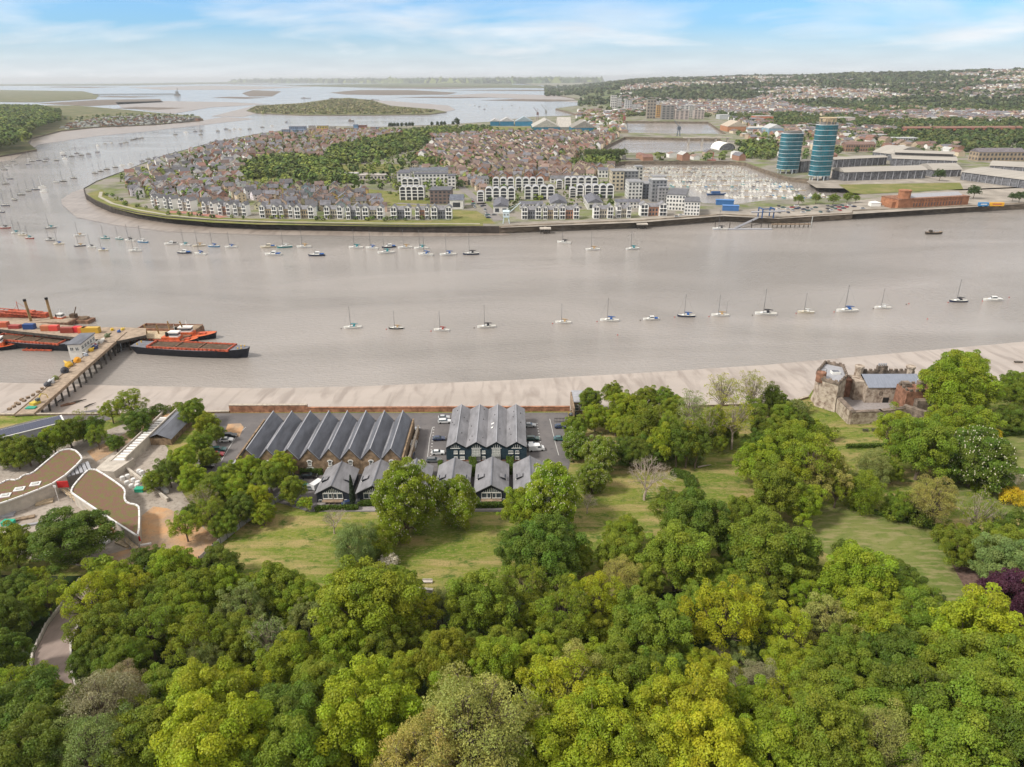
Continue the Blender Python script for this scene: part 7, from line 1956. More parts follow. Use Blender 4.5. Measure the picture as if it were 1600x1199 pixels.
def houses_np(name, label, rows, k='houses'):
    Q = []; T = []
    for (x, y, z, w, d, he, hr, rz, wc, rc) in rows:
        ca, sa = math.cos(rz), math.sin(rz)
        def p(u, v, h): return (x + u * ca - v * sa, y + u * sa + v * ca, z + h)
        a, c2 = w / 2, d / 2
        for q in ([p(-a, -c2, 0), p(a, -c2, 0), p(a, -c2, he), p(-a, -c2, he)], [p(a, c2, 0), p(-a, c2, 0), p(-a, c2, he), p(a, c2, he)],
                  [p(a, -c2, 0), p(a, c2, 0), p(a, c2, he), p(a, -c2, he)], [p(-a, c2, 0), p(-a, -c2, 0), p(-a, -c2, he), p(-a, c2, he)],
                  [p(-a, -c2, he), p(0, -c2, he), p(a, -c2, he), p(0, -c2, hr)], [p(a, c2, he), p(0, c2, he), p(-a, c2, he), p(0, c2, hr)]):
            Q.append(q); T.append(wc)
        for q in ([p(a + .3, -c2 - .3, he - .1), p(a + .3, c2 + .3, he - .1), p(0, c2 + .3, hr + .1), p(0, -c2 - .3, hr + .1)], [p(-a - .3, c2 + .3, he - .1), p(-a - .3, -c2 - .3, he - .1), p(0, -c2 - .3, hr + .1), p(0, c2 + .3, hr + .1)]):
            Q.append(q); T.append(rc)
    V = np.array(Q).reshape(-1, 3)
    return stuff(name, np_mesh(name, V, len(Q), 4, mat('toned ' + name, rough=.85, spec=.2, var=.1, scale=.3, vary='tone'), colv=np.array(T)), label, k)
WALLS = {'brick': (.34, .19, .13), 'cream': (.62, .52, .38), 'white': (.76, .74, .70), 'yellow': (.55, .42, .18), 'blue': (.33, .38, .42), 'buff': (.42, .33, .24)}
ROOFS = {'brown': (.165, .12, .105), 'red': (.22, .125, .10), 'slate': (.17, .165, .18), 'dark': (.11, .105, .11), 'tile': (.25, .175, .145), 'pale': (.45, .44, .42)}
rows = []
for x, y, px, r in polar_scatter(13000, r1, 960, 1700, 1500, 9000):
    if not on_main(px, r): continue
    v = mnoise.noise(Vector((x * .0016, y * .0016, 1.7))) + .5 * mnoise.noise(Vector((x * .0045, y * .0045, 9)))
    belt = r < interp([(1200, 2600), (1700, 2700)], px) and px > 1180
    if v < (.22 if belt else -.08): continue
    big = r1.random() < .03
    w, d = (r1.uniform(20, 50), r1.uniform(30, 70)) if big else (r1.uniform(8, 13), r1.uniform(10, 26))
    he = r1.uniform(5, 8); rc = ROOFS['pale' if big else r1.choice(['brown', 'red', 'slate', 'dark', 'brown', 'slate'])]; wc = WALLS[r1.choice(['brick', 'white', 'cream', 'buff', 'white'])]
    j = r1.uniform(.8, 1.2)
    rows.append((x, y, HF(x, y) - 1, w, d, he + 1, he + (2 if big else r1.uniform(3, 5)), round(v * 4) * .5 + r1.choice((0, PI / 2)), wc, tuple(c * j for c in rc)))
for pl_ in ([(905, 172), (975, 178), (975, 214), (935, 210), (900, 198)], [(1140, 208), (1300, 200), (1500, 232), (1500, 245), (1390, 238), (1330, 240), (1255, 262), (1225, 262), (1220, 235), (1180, 222)], [(1000, 246), (1110, 243), (1150, 240), (1160, 252), (1000, 252)]):
    pl_ = [tuple(P(x, y, LZ).xy) for x, y in pl_]
    for (x, y) in scatter(pl_, 27, .3, .2, r1):
        if r1.random() < .55:
            he = r1.uniform(4, 9); rows.append((x, y, LZ, r1.uniform(8, 16), r1.uniform(10, 22), he, he + r1.uniform(1, 4), .2 + r1.choice((0, PI / 2)), WALLS[r1.choice(['brick', 'white', 'cream', 'buff'])], ROOFS[r1.choice(['brown', 'slate', 'tile', 'pale', 'red'])]))
        else: trees_.append((x, y, LZ, r1.uniform(8, 13), r1.uniform(7, 11)))
tree_mass('dockyard_trees', 'small trees scattered between the dockyard buildings', trees_[NT0:], n1_, q=30, leafsz=.22)
houses_np('distant_town', 'roofs of the distant town spread over the hillsides on the right', rows)

# ---------------------------------------------------------------- island houses
mat('house glass', (.05, .055, .065), .3, .5, var=.2, scale=.1)
def house_tpl(w, d, he, hr, kind):
    b = MB(); gable_wall_mb(b, w, d, he, hr, -.3, -d / 2)
    if kind == 'cross': c = MB(XF((w * .5, 0, 0), PI / 2)); gable_wall_mb(c, w * .8, d * .45, he, hr - .8, -.3, -d * .45); b.add(c.v, c.f)
    r_ = MB(); gable_roof_mb(r_, w, d, he, hr, over=.35, y0=-d / 2)
    if kind == 'cross': c = MB(XF((w * .5, 0, 0), PI / 2)); gable_roof_mb(c, w * .8, d * .45, he, hr - .8, over=.3, y0=-d * .45); r_.add(c.v, c.f)
    g = MB()
    for s in (-1, 1):
        for zz in (.9, 3.6) if he < 7 else (.9, 3.6, 6.2):
            for xx in (-w * .22, w * .22):
                y_ = s * (d / 2 + .02)
                q = [(xx - .6, y_, zz), (xx + .6, y_, zz), (xx + .6, y_, zz + 1.3), (xx - .6, y_, zz + 1.3)]
                g.add(q, [(0, 1, 2, 3) if s < 0 else (3, 2, 1, 0)])
            for yy in (-d * .25, d * .2):
                x_ = s * (w / 2 + .02); q = [(x_, yy - .6, zz), (x_, yy + .6, zz), (x_, yy + .6, zz + 1.3), (x_, yy - .6, zz + 1.3)]
                g.add(q, [(0, 1, 2, 3) if s > 0 else (3, 2, 1, 0)])
    c = MB(); c.box(w * .2, -d * .3, he, w * .2 + .7, -d * .3 + .9, hr + .9)
    return [('wall', b.mesh('hw', 'tinted wall')), ('roof', r_.mesh('hr', 'tinted roof')), ('window', g.mesh('hg', 'house glass'), None, 'stuff'), ('chimney', c.mesh('hc', 'tinted wall'))]
HT = [house_tpl(8, 10, 5.4, 8.6, 'g'), house_tpl(9, 8, 5.2, 8.2, 'cross'), house_tpl(7, 13, 6.0, 9.4, 'g'), house_tpl(8.5, 9, 8.0, 11.0, 'g'), house_tpl(10, 9, 5.2, 8.8, 'cross')]
REG = [([(192, 300), (188, 286), (255, 254), (330, 231), (398, 217), (395, 250), (384, 262), (376, 280), (382, 296), (420, 320), (300, 320), (230, 312)], ['slate', 'dark', 'slate', 'brown', 'red'], ['white', 'brick', 'white', 'cream', 'white'], .5, 'on the island western tip'),
       ([(382, 296), (450, 293), (560, 303), (602, 320), (600, 333), (420, 330), (300, 322), (420, 320)], ['slate', 'slate', 'dark', 'brown'], ['yellow', 'blue', 'cream', 'buff', 'cream'], .15, 'behind the white waterfront row'),
       ([(400, 217), (452, 209), (590, 207), (636, 211), (570, 223), (516, 234), (508, 250), (446, 247), (398, 252)], ['brown', 'red', 'brown', 'slate', 'tile'], ['brick', 'cream', 'white', 'yellow', 'brick'], .3, 'on the north shore of the island'),
       ([(672, 217), (780, 209), (900, 209), (972, 214), (930, 236), (885, 257), (884, 262), (850, 270), (770, 268), (745, 268), (700, 262), (672, 250), (650, 248), (676, 232)], ['brown', 'brown', 'tile', 'red', 'slate'], ['cream', 'brick', 'buff', 'cream', 'white'], -.25, 'in the estate north of the white terraces'),
       ([(730, 266), (960, 262), (955, 276), (880, 284), (800, 284), (745, 280)], ['brown', 'slate', 'brown', 'tile'], ['buff', 'cream', 'brick'], -.1, 'just behind the arched white terraces'),
       ([(640, 268), (730, 270), (768, 296), (745, 306), (716, 284), (640, 268)], ['brown', 'slate', 'tile'], ['buff', 'cream', 'white'], .2, 'beside the road behind the white flats')]
HOUSES = 0
cand = []
rh = random.Random(31)
for pix, rf, wl, ang, where in REG:
    pl = [tuple(P(x, y, LZ).xy) for x, y in pix]
    for (x, y) in scatter(pl, 14.5, .18, ang, rh):
        if rh.random() < .06: continue
        cand.append((y, x, rf, wl, ang, where))
cand.sort(key=lambda c: math.hypot(c[0], c[1]))
rows = []
RW = {'brown': 'brown', 'red': 'red', 'slate': 'slate', 'dark': 'dark', 'tile': 'tan'}
for i, (y, x, rf, wl, ang, where) in enumerate(cand):
    rc, wc = rh.choice(rf), rh.choice(wl); j = rh.uniform(.8, 1.2)
    rz = ang + rh.choice((0, PI / 2, 0)) + rh.uniform(-.1, .1)
    if i < 178:
        k = rh.randrange(5)
        c = tuple(q * j for q in ROOFS[rc]); w = tuple(q * rh.uniform(.9, 1.08) for q in WALLS[wc])
        hgt = 'three storey' if k == 3 else ('long' if k == 2 else ('cross gabled' if k in (1, 4) else 'plain gabled'))
        spawn(HT[k], 'house', '%s roofed %s %s house %s' % (RW[rc], hgt, wc if wc != 'white' else 'white walled', where), 'house', (x, y, LZ), rz, 'houses on the island estate', None, {'wall': w, 'chimney': WALLS['brick'], 'roof': c})
        HOUSES += 1
    else:
        he = rh.choice((5.2, 5.6, 8.0)); rows.append((x, y, LZ, rh.uniform(7.5, 9.5), rh.uniform(8, 13), he, he + rh.uniform(3, 4), rz, WALLS[wc], tuple(q * j for q in ROOFS[rc])))
print('island houses', len(cand), 'as one', len(rows))
houses_np('island_houses', 'brown and red roofs of the many small houses further back on the island', rows)
# white waterfront houses: two gabled bays and a recessed middle
mat('bay white', (.80, .78, .74), .8, .2, var=.05)
def gable_pair():
    b = MB()
    gable_wall_mb(b, 4.6, 8.5, 7.8, 9.8, -.3, 0)
    m = MB(); m.box(-3.1, 1.5, -.3, 3.1, 9, 6.4)
    r_ = MB()
    for s in (-1, 1):
        c = MB(XF((s * 5.4, 0, 0))); gable_roof_mb(c, 4.6, 8.5, 7.8, 9.8, over=.35); r_.add(c.v, c.f)
    r_.add([(-3.4, 1.0, 6.3), (3.4, 1.0, 6.3), (3.4, 5.2, 8.6), (-3.4, 5.2, 8.6), (3.4, 9.4, 6.3), (-3.4, 9.4, 6.3)], [(0, 1, 2, 3), (3, 2, 4, 5)])
    g = MB(); f_ = MB()
    for s in (-1, 1):
        for zz, hh in ((.4, 2.0), (3.0, 1.9), (5.5, 2.2)):
            for dx in (-.95, .95): g.add([(s * 5.4 + dx - .75, -.03, zz), (s * 5.4 + dx + .75, -.03, zz), (s * 5.4 + dx + .75, -.03, zz + hh), (s * 5.4 + dx - .75, -.03, zz + hh)], [(0, 1, 2, 3)])
    f_.box(-2.3, -1.2, 0, 2.3, -.05, .2)
    for zz in (.5, 3.2):
        for xx in (-1.8, 0, 1.8): g.add([(xx - .55, 1.47, zz), (xx + .55, 1.47, zz), (xx + .55, 1.47, zz + 1.8), (xx - .55, 1.47, zz + 1.8)], [(0, 1, 2, 3)])
    bm_ = b.mesh('b', 'bay white'); fm_ = f_.mesh('f', 'bay white')
    return [('gabled_bay', bm_, (-5.4, 0, 0)), ('gabled_bay', bm_, (5.4, 0, 0)), ('wall', m.mesh('m', 'tinted wall')), ('roof', r_.mesh('r', 'slate grey roof')), ('window', g.mesh('g', 'house glass'), None, 'stuff') ] + [('balcony', fm_, (x_, 0, z_)) for x_ in (-5.4, 5.4) for z_ in (2.6, 5.1)]
GP = gable_pair()
GPL = [(244.5, 325, 9), (264, 327, 8), (289.5, 330, 15), (326, 335, 12), (351, 337, 10), (375.5, 338, 13), (420, 341, 18), (447.5, 341, 13), (476, 342, 20), (521.5, 342, 19), (552.5, 343, 15), (583, 343, 22), (626.5, 343, 21), (660, 343, 14), (690, 343, 22),
       (830.5, 343, 21), (860, 343, 16), (889.5, 343, 21), (942.5, 342, 21), (974.5, 341, 15), (1021, 338, 28)]
for i, (px, py, w) in enumerate(GPL):
    p = P(px, py, LZ); sx_ = max(.75, (w * slant(p) / F) / 10.8)
    rot = interp([(240, -.55), (330, -.25), (400, -.08), (600, 0), (1020, .02)], px)
    where = 'at the left bend of the waterfront row' if px < 300 else 'in the left half of the waterfront row' if px < 470 else 'in the middle of the waterfront row' if px < 610 else 'at the right end of the waterfront row' if px < 710 else 'in the front row right of the crane'
    t = spawn(GP, 'waterfront_house', 'white twin gabled house ' + where, 'house', p, rot, 'white gabled waterfront houses', (sx_, 1, 1.22), {'wall': R.choice([(.45, .36, .25), (.40, .22, .15), (.5, .45, .36), (.22, .22, .24)])})
    HOUSES += 1
def arched():
    b = MB(); b.box(-2.5, .05, -.3, 2.5, 10, 10.8)
    f_ = MB(); f_.box(-2.7, -.5, -.3, -2.0, .1, 10.2); f_.box(2.0, -.5, -.3, 2.7, .1, 10.2)
    for zz in (2.8, 5.8, 8.4): f_.box(-2.0, -.5, zz, 2.0, .1, zz + .45)
    n = 8
    for i in range(n):
        a0, a1 = PI * i / n, PI * (i + 1) / n
        q = [(2.0 * math.cos(a0), 10.2 + 1.5 * math.sin(a0)), (2.0 * math.cos(a1), 10.2 + 1.5 * math.sin(a1)), (2.7 * math.cos(a1), 10.2 + 2.2 * math.sin(a1)), (2.7 * math.cos(a0), 10.2 + 2.2 * math.sin(a0))]
        vs = [(u, -.5, v) for u, v in q] + [(u, .1, v) for u, v in q]
        f_.add(vs, [(0, 1, 2, 3)[::-1], (3, 2, 6, 7), (1, 0, 4, 5)])
    r_ = MB()
    for i in range(n):
        a0, a1 = PI * i / n, PI * (i + 1) / n
        r_.add([(2.7 * math.cos(a0), 0.1, 10.2 + 2.1 * math.sin(a0)), (2.7 * math.cos(a1), 0.1, 10.2 + 2.1 * math.sin(a1)), (2.7 * math.cos(a1), 10, 10.2 + 2.1 * math.sin(a1)), (2.7 * math.cos(a0), 10, 10.2 + 2.1 * math.sin(a0))], [(3, 2, 1, 0)])
    g = MB()
    for zz, hh in ((.3, 2.5), (3.4, 2.3), (6.4, 1.9), (9.0, 2.0)): g.add([(-1.9, .0, zz), (1.9, .0, zz), (1.9, .0, zz + hh), (-1.9, .0, zz + hh)], [(0, 1, 2, 3)])
    return [('wall', b.mesh('b', 'tinted wall')), ('arched_frame', f_.mesh('f', 'bay white')), ('roof', r_.mesh('r', 'lead flashing')), ('window', g.mesh('g', 'house glass'), None, 'stuff')]
AR = arched()
AL = [(x, 298, 'upper left arched terrace') for x in (775, 786.5, 798, 810.5, 821.5, 832.5, 844)] + [(x, 297, 'upper right arched terrace') for x in (887, 897, 908, 919, 929)] + [(x, 315, 'lower left arched terrace') for x in (764, 775.5, 787, 799)] + \
     [(x, 312, 'lower middle arched terrace') for x in (825, 837, 849.5, 860.5)] + [(x, 310, 'lower right arched terrace') for x in (906, 919, 931, 942, 953)] + [(630.5, 313, 'small terrace by the brown flats'), (639.5, 313, 'small terrace by the brown flats'), (648.5, 313, 'small terrace by the brown flats'), (658, 313, 'small terrace by the brown flats')] + \
     [(633.5, 299, 'short row behind the small terrace'), (642, 299, 'short row behind the small terrace'), (651, 299, 'short row behind the small terrace')] + [(751, 315, 'low terrace end left of the lower arched row'), (874, 296, 'gap between the upper arched terraces'), (895, 309, 'gap left of the lower right arched terrace')]
for i, (px, py, where) in enumerate(AL):
    p = P(px, py, LZ); s = .72 if where[:3] in ('low', 'gap') and where[:5] != 'lower' else 1.0
    spawn(AR, 'arched_townhouse', 'tall white arch fronted townhouse in the ' + where, 'house', p, -.02, 'arch fronted white townhouses', (1.32, 1, s * 1.08), {'wall': R.choice([(.30, .29, .29), (.22, .21, .21), (.36, .34, .32)])})
    HOUSES += 1
print('houses', HOUSES)
# ---------------------------------------------------------------- blocks and halls on the far bank
mat('flat roof grey', (.20, .20, .21), .85, .2, var=.1, scale=.1)
def block(name, label, px0, px1, pyb, pyt, depth, wallc, roofc=(.2, .2, .21), floors=4, cols=6, rot=0.0, z=LZ, pitched=False, cat='building', glass='house glass', frame=None, base=None):
    """front face between two pixels on the ground; height from the row of the top edge"""
    a, c2 = P(px0, pyb, z), P(px1, pyb, z)
    m_ = (a + c2) / 2; w = (c2 - a).length
    d = ray((px0 + px1) / 2, pyt); h = CAMZ + d.z / d.y * m_.y - z
    h = max(3, h)
    t = thing(name, label, cat, (m_.x, m_.y, z), rot)
    b = MB(); b.box(-w / 2, 0, -.4, w / 2, depth, h); ob('wall', b.mesh('w', 'tinted wall'), t, color=wallc)
    b = MB()
    if pitched:
        if pitched == 'x': b.add([(-w / 2 - .4, -.4, h), (w / 2 + .4, -.4, h), (w / 2 + .4, depth / 2, h + depth * .22), (-w / 2 - .4, depth / 2, h + depth * .22), (w / 2 + .4, depth + .4, h), (-w / 2 - .4, depth + .4, h)], [(0, 1, 2, 3), (3, 2, 4, 5), (0, 3, 5), (1, 4, 2)])
        else: b.add([(-w / 2 - .4, -.4, h), (0, -.4, h + w * .25), (w / 2 + .4, -.4, h), (-w / 2 - .4, depth + .4, h), (0, depth + .4, h + w * .25), (w / 2 + .4, depth + .4, h)], [(0, 2, 1), (0, 1, 4, 3), (1, 2, 5, 4), (3, 4, 5)])
    else:
        b.box(-w / 2 - .3, -.3, h, w / 2 + .3, depth + .3, h + .5)
    ob('roof', b.mesh('r', 'tinted roof'), t, color=roofc)
    if floors:
        fh = h / floors; ww = w / cols
        g = MB(); g.box(-ww * .27, -.06, 0, ww * .27, .02, fh * .52); gm = g.mesh('g', glass)
        k = 0
        for j in range(floors):
            for i in range(cols):
                ob('window', gm, t, loc=(-w / 2 + (i + .5) * ww, 0, j * fh + fh * .22)); k += 1
        nd = max(1, int(depth / (ww * 1.3)))
        for s in (-1, 1):
            for j in range(floors):
                for i in range(nd):
                    ob('window', gm, t, loc=(s * w / 2, (i + .5) * depth / nd, j * fh + fh * .22), rz=s * PI / 2)
    return t, w, h
WH = (.68, .66, .62); CRM = (.52, .45, .34); GRY = (.25, .25, .26); BRN = (.20, .15, .13)
block('apartment_block', 'long white apartment block with dark roof behind the small arched terrace', 648, 700, 293, 272, 16, WH, (.12, .12, .14), 4, 9, .05)
block('apartment_block', 'left wing of the white apartments with dark flat roof', 622, 641, 293, 271, 30, WH, (.12, .12, .14), 4, 3, .05)
block('apartment_block', 'rear white apartment wing with slate roof', 641, 700, 281, 267, 14, WH, (.13, .14, .16), 3, 10, .05, pitched='x')
block('apartment_block', 'right wing of the white apartments beside the road', 700, 712, 296, 275, 14, WH, (.12, .12, .14), 4, 2, .05)
block('brown_flats', 'dark brown flats in front of the white apartments', 672, 705, 319, 298, 26, BRN, (.12, .12, .13), 4, 5)
block('white_hall', 'white walled hall with slate roof beside the brown flats', 703, 724, 327, 313, 18, WH, (.13, .14, .17), 1, 1, pitched='x')
block('white_hall', 'white gabled hall with long slate roof above the small white crane', 771, 794, 334, 323, 38, WH, (.14, .14, .16), 1, 2, pitched='y')
block('white_hall', 'white hall with slate roof in the middle front terrace', 860, 886, 327, 318, 36, WH, (.14, .14, .16), 1, 2, pitched='y')
block('white_hall', 'white hall with slate roof right of the front middle terrace', 918, 942, 328, 317, 40, WH, (.14, .14, .16), 1, 2, pitched='y')
block('terrace_row', 'low slate roofed white terrace behind the front houses right of the crane', 812, 848, 328, 319, 9, WH, (.14, .14, .16), 2, 7, pitched='x')
block('terrace_row', 'white terrace with small gables at the right end of the front rows', 962, 1000, 326, 316, 10, WH, (.14, .14, .16), 2, 7, pitched='x')
block('terrace_row', 'white terrace block behind the upper arched row', 735, 765, 289, 280, 12, WH, (.14, .14, .15), 2, 7, .35, pitched='x')
block('terrace_row', 'slate roofed white terrace behind the upper right arched row', 860, 925, 286, 279, 12, WH, (.14, .14, .15), 2, 10, pitched='x')
block('school_building', 'low white school building beside the playing field', 520, 558, 281, 272, 14, WH, (.40, .38, .36), 2, 8)
block('school_building', 'low white school wing right of the main school building', 562, 612, 281, 274, 12, (.58, .53, .47), (.42, .38, .35), 1, 9)
block('gable_house', 'large ochre gabled house beside the field', 641, 652, 263, 255, 14, CRM, (.15, .10, .08), 2, 3, pitched='y')
block('apartment_block', 'cream and grey apartment block nearest the estate by the marina', 955, 974, 298, 268, 22, CRM, GRY, 5, 3)
block('apartment_block', 'grey glazed apartment block with white frame by the marina', 974, 996, 297, 268, 20, GRY, (.3, .3, .3), 6, 4)
block('apartment_block', 'slim white framed stair block beside the grey apartments', 992, 1003, 292, 261, 14, (.55, .53, .48), GRY, 6, 2)
block('apartment_block', 'stepped white apartment block in front of the grey ones', 981, 1003, 312, 285, 22, (.6, .59, .56), GRY, 5, 4)
block('apartment_block', 'dark grey apartment block with blue balconies', 1003, 1020, 311, 288, 20, (.20, .21, .24), GRY, 5, 3)
block('apartment_block', 'tall grey apartment block at the marina edge', 1017, 1040, 316, 282, 16, (.27, .27, .28), (.4, .4, .4), 6, 4)
block('apartment_block', 'cream topped apartment block behind the tall grey one', 1018, 1040, 300, 277, 14, CRM, GRY, 5, 4)
block('apartment_block', 'grey end block left of the long white flats', 1028, 1043, 318, 294, 16, (.32, .31, .32), GRY, 5, 3)
block('apartment_block', 'long white flats with dark roof stepping to the river', 1040, 1069, 329, 305, 40, (.72, .70, .66), (.14, .14, .15), 4, 6, -.3)
block('apartment_block', 'white corner flats with dark roof nearest the river', 1069, 1092, 337, 316, 28, (.72, .70, .66), (.14, .14, .15), 4, 5, -.2)
block('blue_shed', 'white gabled house with blue shed beside the terraces', 935, 950, 278, 266, 12, WH, (.14, .14, .16), 2, 3, pitched='x')
# small cream gable terrace along the dock
for i in range(12):
    x = 908 + i * 3.6; y = 262 + i * 1.25
    block('gabled_terrace_house', 'narrow cream gabled terrace house in the row facing the marina', x - 2.3, x + 2.3, y, y - 9, 10, CRM, (.16, .10, .08), 0, 1, pitched='y', cat='house')
for i in range(14):
    x = 868 + i * 6.5; y = 241 - i * 2.0
    block('gabled_terrace_house', 'narrow buff house in the row along the middle dock edge', x - 2.6, x + 2.6, y, y - 8, 10, R.choice([CRM, (.42, .33, .24)]), (.15, .10, .08), 0, 1, pitched='y', cat='house')
# coloured blocks on the north shore
for px0, px1, yb, yt, c, lb in ((441, 452, 213, 203, (.26, .33, .42), 'blue grey flats at the left of the north shore'), (453, 464, 211, 198, (.22, .29, .40), 'blue flats on the north shore'), (465, 478, 211, 198, (.25, .31, .42), 'long blue flats on the north shore'), (483, 492, 208, 197, (.50, .45, .40), 'stone coloured block on the north shore'),
    (496, 512, 209, 197, (.55, .42, .12), 'yellow flats on the north shore'), (515, 524, 209, 199, (.52, .47, .38), 'cream block right of the yellow flats'), (538, 552, 209, 200, (.50, .40, .18), 'ochre block on the north shore'), (553, 559, 208, 195, (.2, .33, .5), 'slim blue block on the north shore'), (560, 573, 207, 196, (.35, .16, .11), 'red brick block on the north shore'), (580, 594, 206, 199, (.32, .38, .46), 'grey blue houses at the right end of the north shore row')):
    block('shore_flats', lb, px0, px1, yb, yt, 12, c, (.2, .19, .2), 3, 4)
# distant tower blocks by the upper dock
for px0, px1, yb, yt, c, lb, fl in ((954, 963, 172, 149, (.60, .57, .53), 'tall pale tower block left of the far dock', 10), (964, 971, 172, 153, (.55, .53, .50), 'slimmer pale tower beside the tall one', 9), (976, 987, 173, 157, (.52, .50, .48), 'pale tower with grey top by the far dock', 8), (988, 994, 173, 163, (.58, .55, .52), 'short white block by the far dock', 5), (995, 1001, 173, 163, (.6, .58, .55), 'second short white block by the far dock', 5),
    (1010, 1024, 186, 156, (.34, .29, .24), 'brown tower block at the head of the far dock', 12), (1025, 1034, 184, 164, (.50, .30, .12), 'orange block beside the brown tower', 8), (1033, 1053, 187, 165, (.27, .25, .23), 'wide dark tower block at the head of the far dock', 9), (1054, 1076, 187, 173, (.48, .40, .36), 'cream and red brick flats at the far dock', 6), (1076, 1084, 184, 166, (.50, .47, .43), 'pale tower behind the dock flats', 8), (1084, 1100, 186, 172, (.5, .42, .38), 'cream flats at the right end of the far dock', 6), (1062, 1086, 175, 166, (.52, .5, .46), 'distant white flats behind the far dock', 4)):
    block('tower_block', lb, px0, px1, yb, yt, 16, c, (.3, .29, .28), min(fl, 6), 3)
# large sheds
BLU = (.03, .16, .26)
for px0, px1, yb, yt, dp, wc, rc, pt, lb in ((766, 780, 197, 190, 60, BLU, (.42, .41, .40), 'y', 'blue gabled shed at the left end of the river sheds'), (781, 803, 197, 190, 60, BLU, (.42, .41, .40), 'y', 'second blue gabled river shed'), (805, 832, 197, 190, 50, (.04, .20, .33), (.3, .36, .4), 'y', 'low blue shed with many gables'),
    (832, 875, 206, 199, 110, BLU, (.40, .38, .34), 'y', 'largest blue gabled warehouse with pale roof'), (893, 932, 207, 200, 90, BLU, (.26, .24, .21), 'y', 'blue warehouse with brown roof by the docks'), (872, 893, 204, 199, 90, (.3, .3, .28), (.42, .39, .35), 'x', 'pale roofed warehouse between the two large blue ones'),
    (1136, 1168, 206, 198, 60, (.42, .20, .11), (.45, .38, .30), 'y', 'rust coloured gabled depot right of the far dock'), (1170, 1200, 207, 200, 40, (.25, .33, .38), (.5, .49, .47), None, 'long pale shed right of the depot'), (1200, 1224, 210, 201, 45, (.24, .36, .42), (.45, .45, .44), 'y', 'blue grey gabled shed right of the depot'),
    (1180, 1208, 190, 182, 40, (.5, .17, .09), (.4, .38, .36), None, 'orange red office building in the distance'), (1124, 1140, 187, 180, 40, (.45, .46, .47), (.4, .4, .4), None, 'pale low office left of the orange building'),
    (1284, 1310, 190, 186, 30, (.5, .5, .5), (.5, .5, .5), None, 'white offices in the trees above the tall tower'), (1311, 1336, 191, 184, 30, (.55, .45, .4), (.5, .48, .45), None, 'pink white offices in the trees behind the towers'),
    (1348, 1385, 219, 211, 20, (.5, .48, .46), (.45, .45, .45), None, 'low white modern block in the trees right of the towers'), (1386, 1434, 224, 216, 20, (.5, .48, .46), (.45, .45, .45), None, 'long low white block above the big mall roof'),
    (1320, 1367, 237, 226, 18, (.33, .2, .14), (.2, .13, .11), 'x', 'long brick range with brown roof behind the mall'), (1285, 1340, 208, 203, 18, (.38, .17, .10), (.25, .14, .11), 'x', 'red brick terrace behind the tall tower'),
    (1526, 1600, 252, 238, 22, (.36, .28, .2), (.17, .15, .16), 'x', 'long grey roofed barrack range at the right edge'), (1530, 1570, 170, 166, 60, (.55, .53, .5), (.6, .58, .55), None, 'distant white roofed shed on the hill'), (1340, 1375, 146, 143, 80, (.4, .5, .55), (.5, .55, .58), None, 'distant pale blue roofed shed'),
    (1410, 1600, 207, 200, 14, (.40, .16, .10), (.24, .13, .10), 'x', 'long red brick terrace street below the woods')):
    block('large_shed' if dp > 24 else 'long_building', lb, px0, px1, yb, yt, dp, wc, rc, 0 if dp > 24 else 2, 12, pitched=pt)

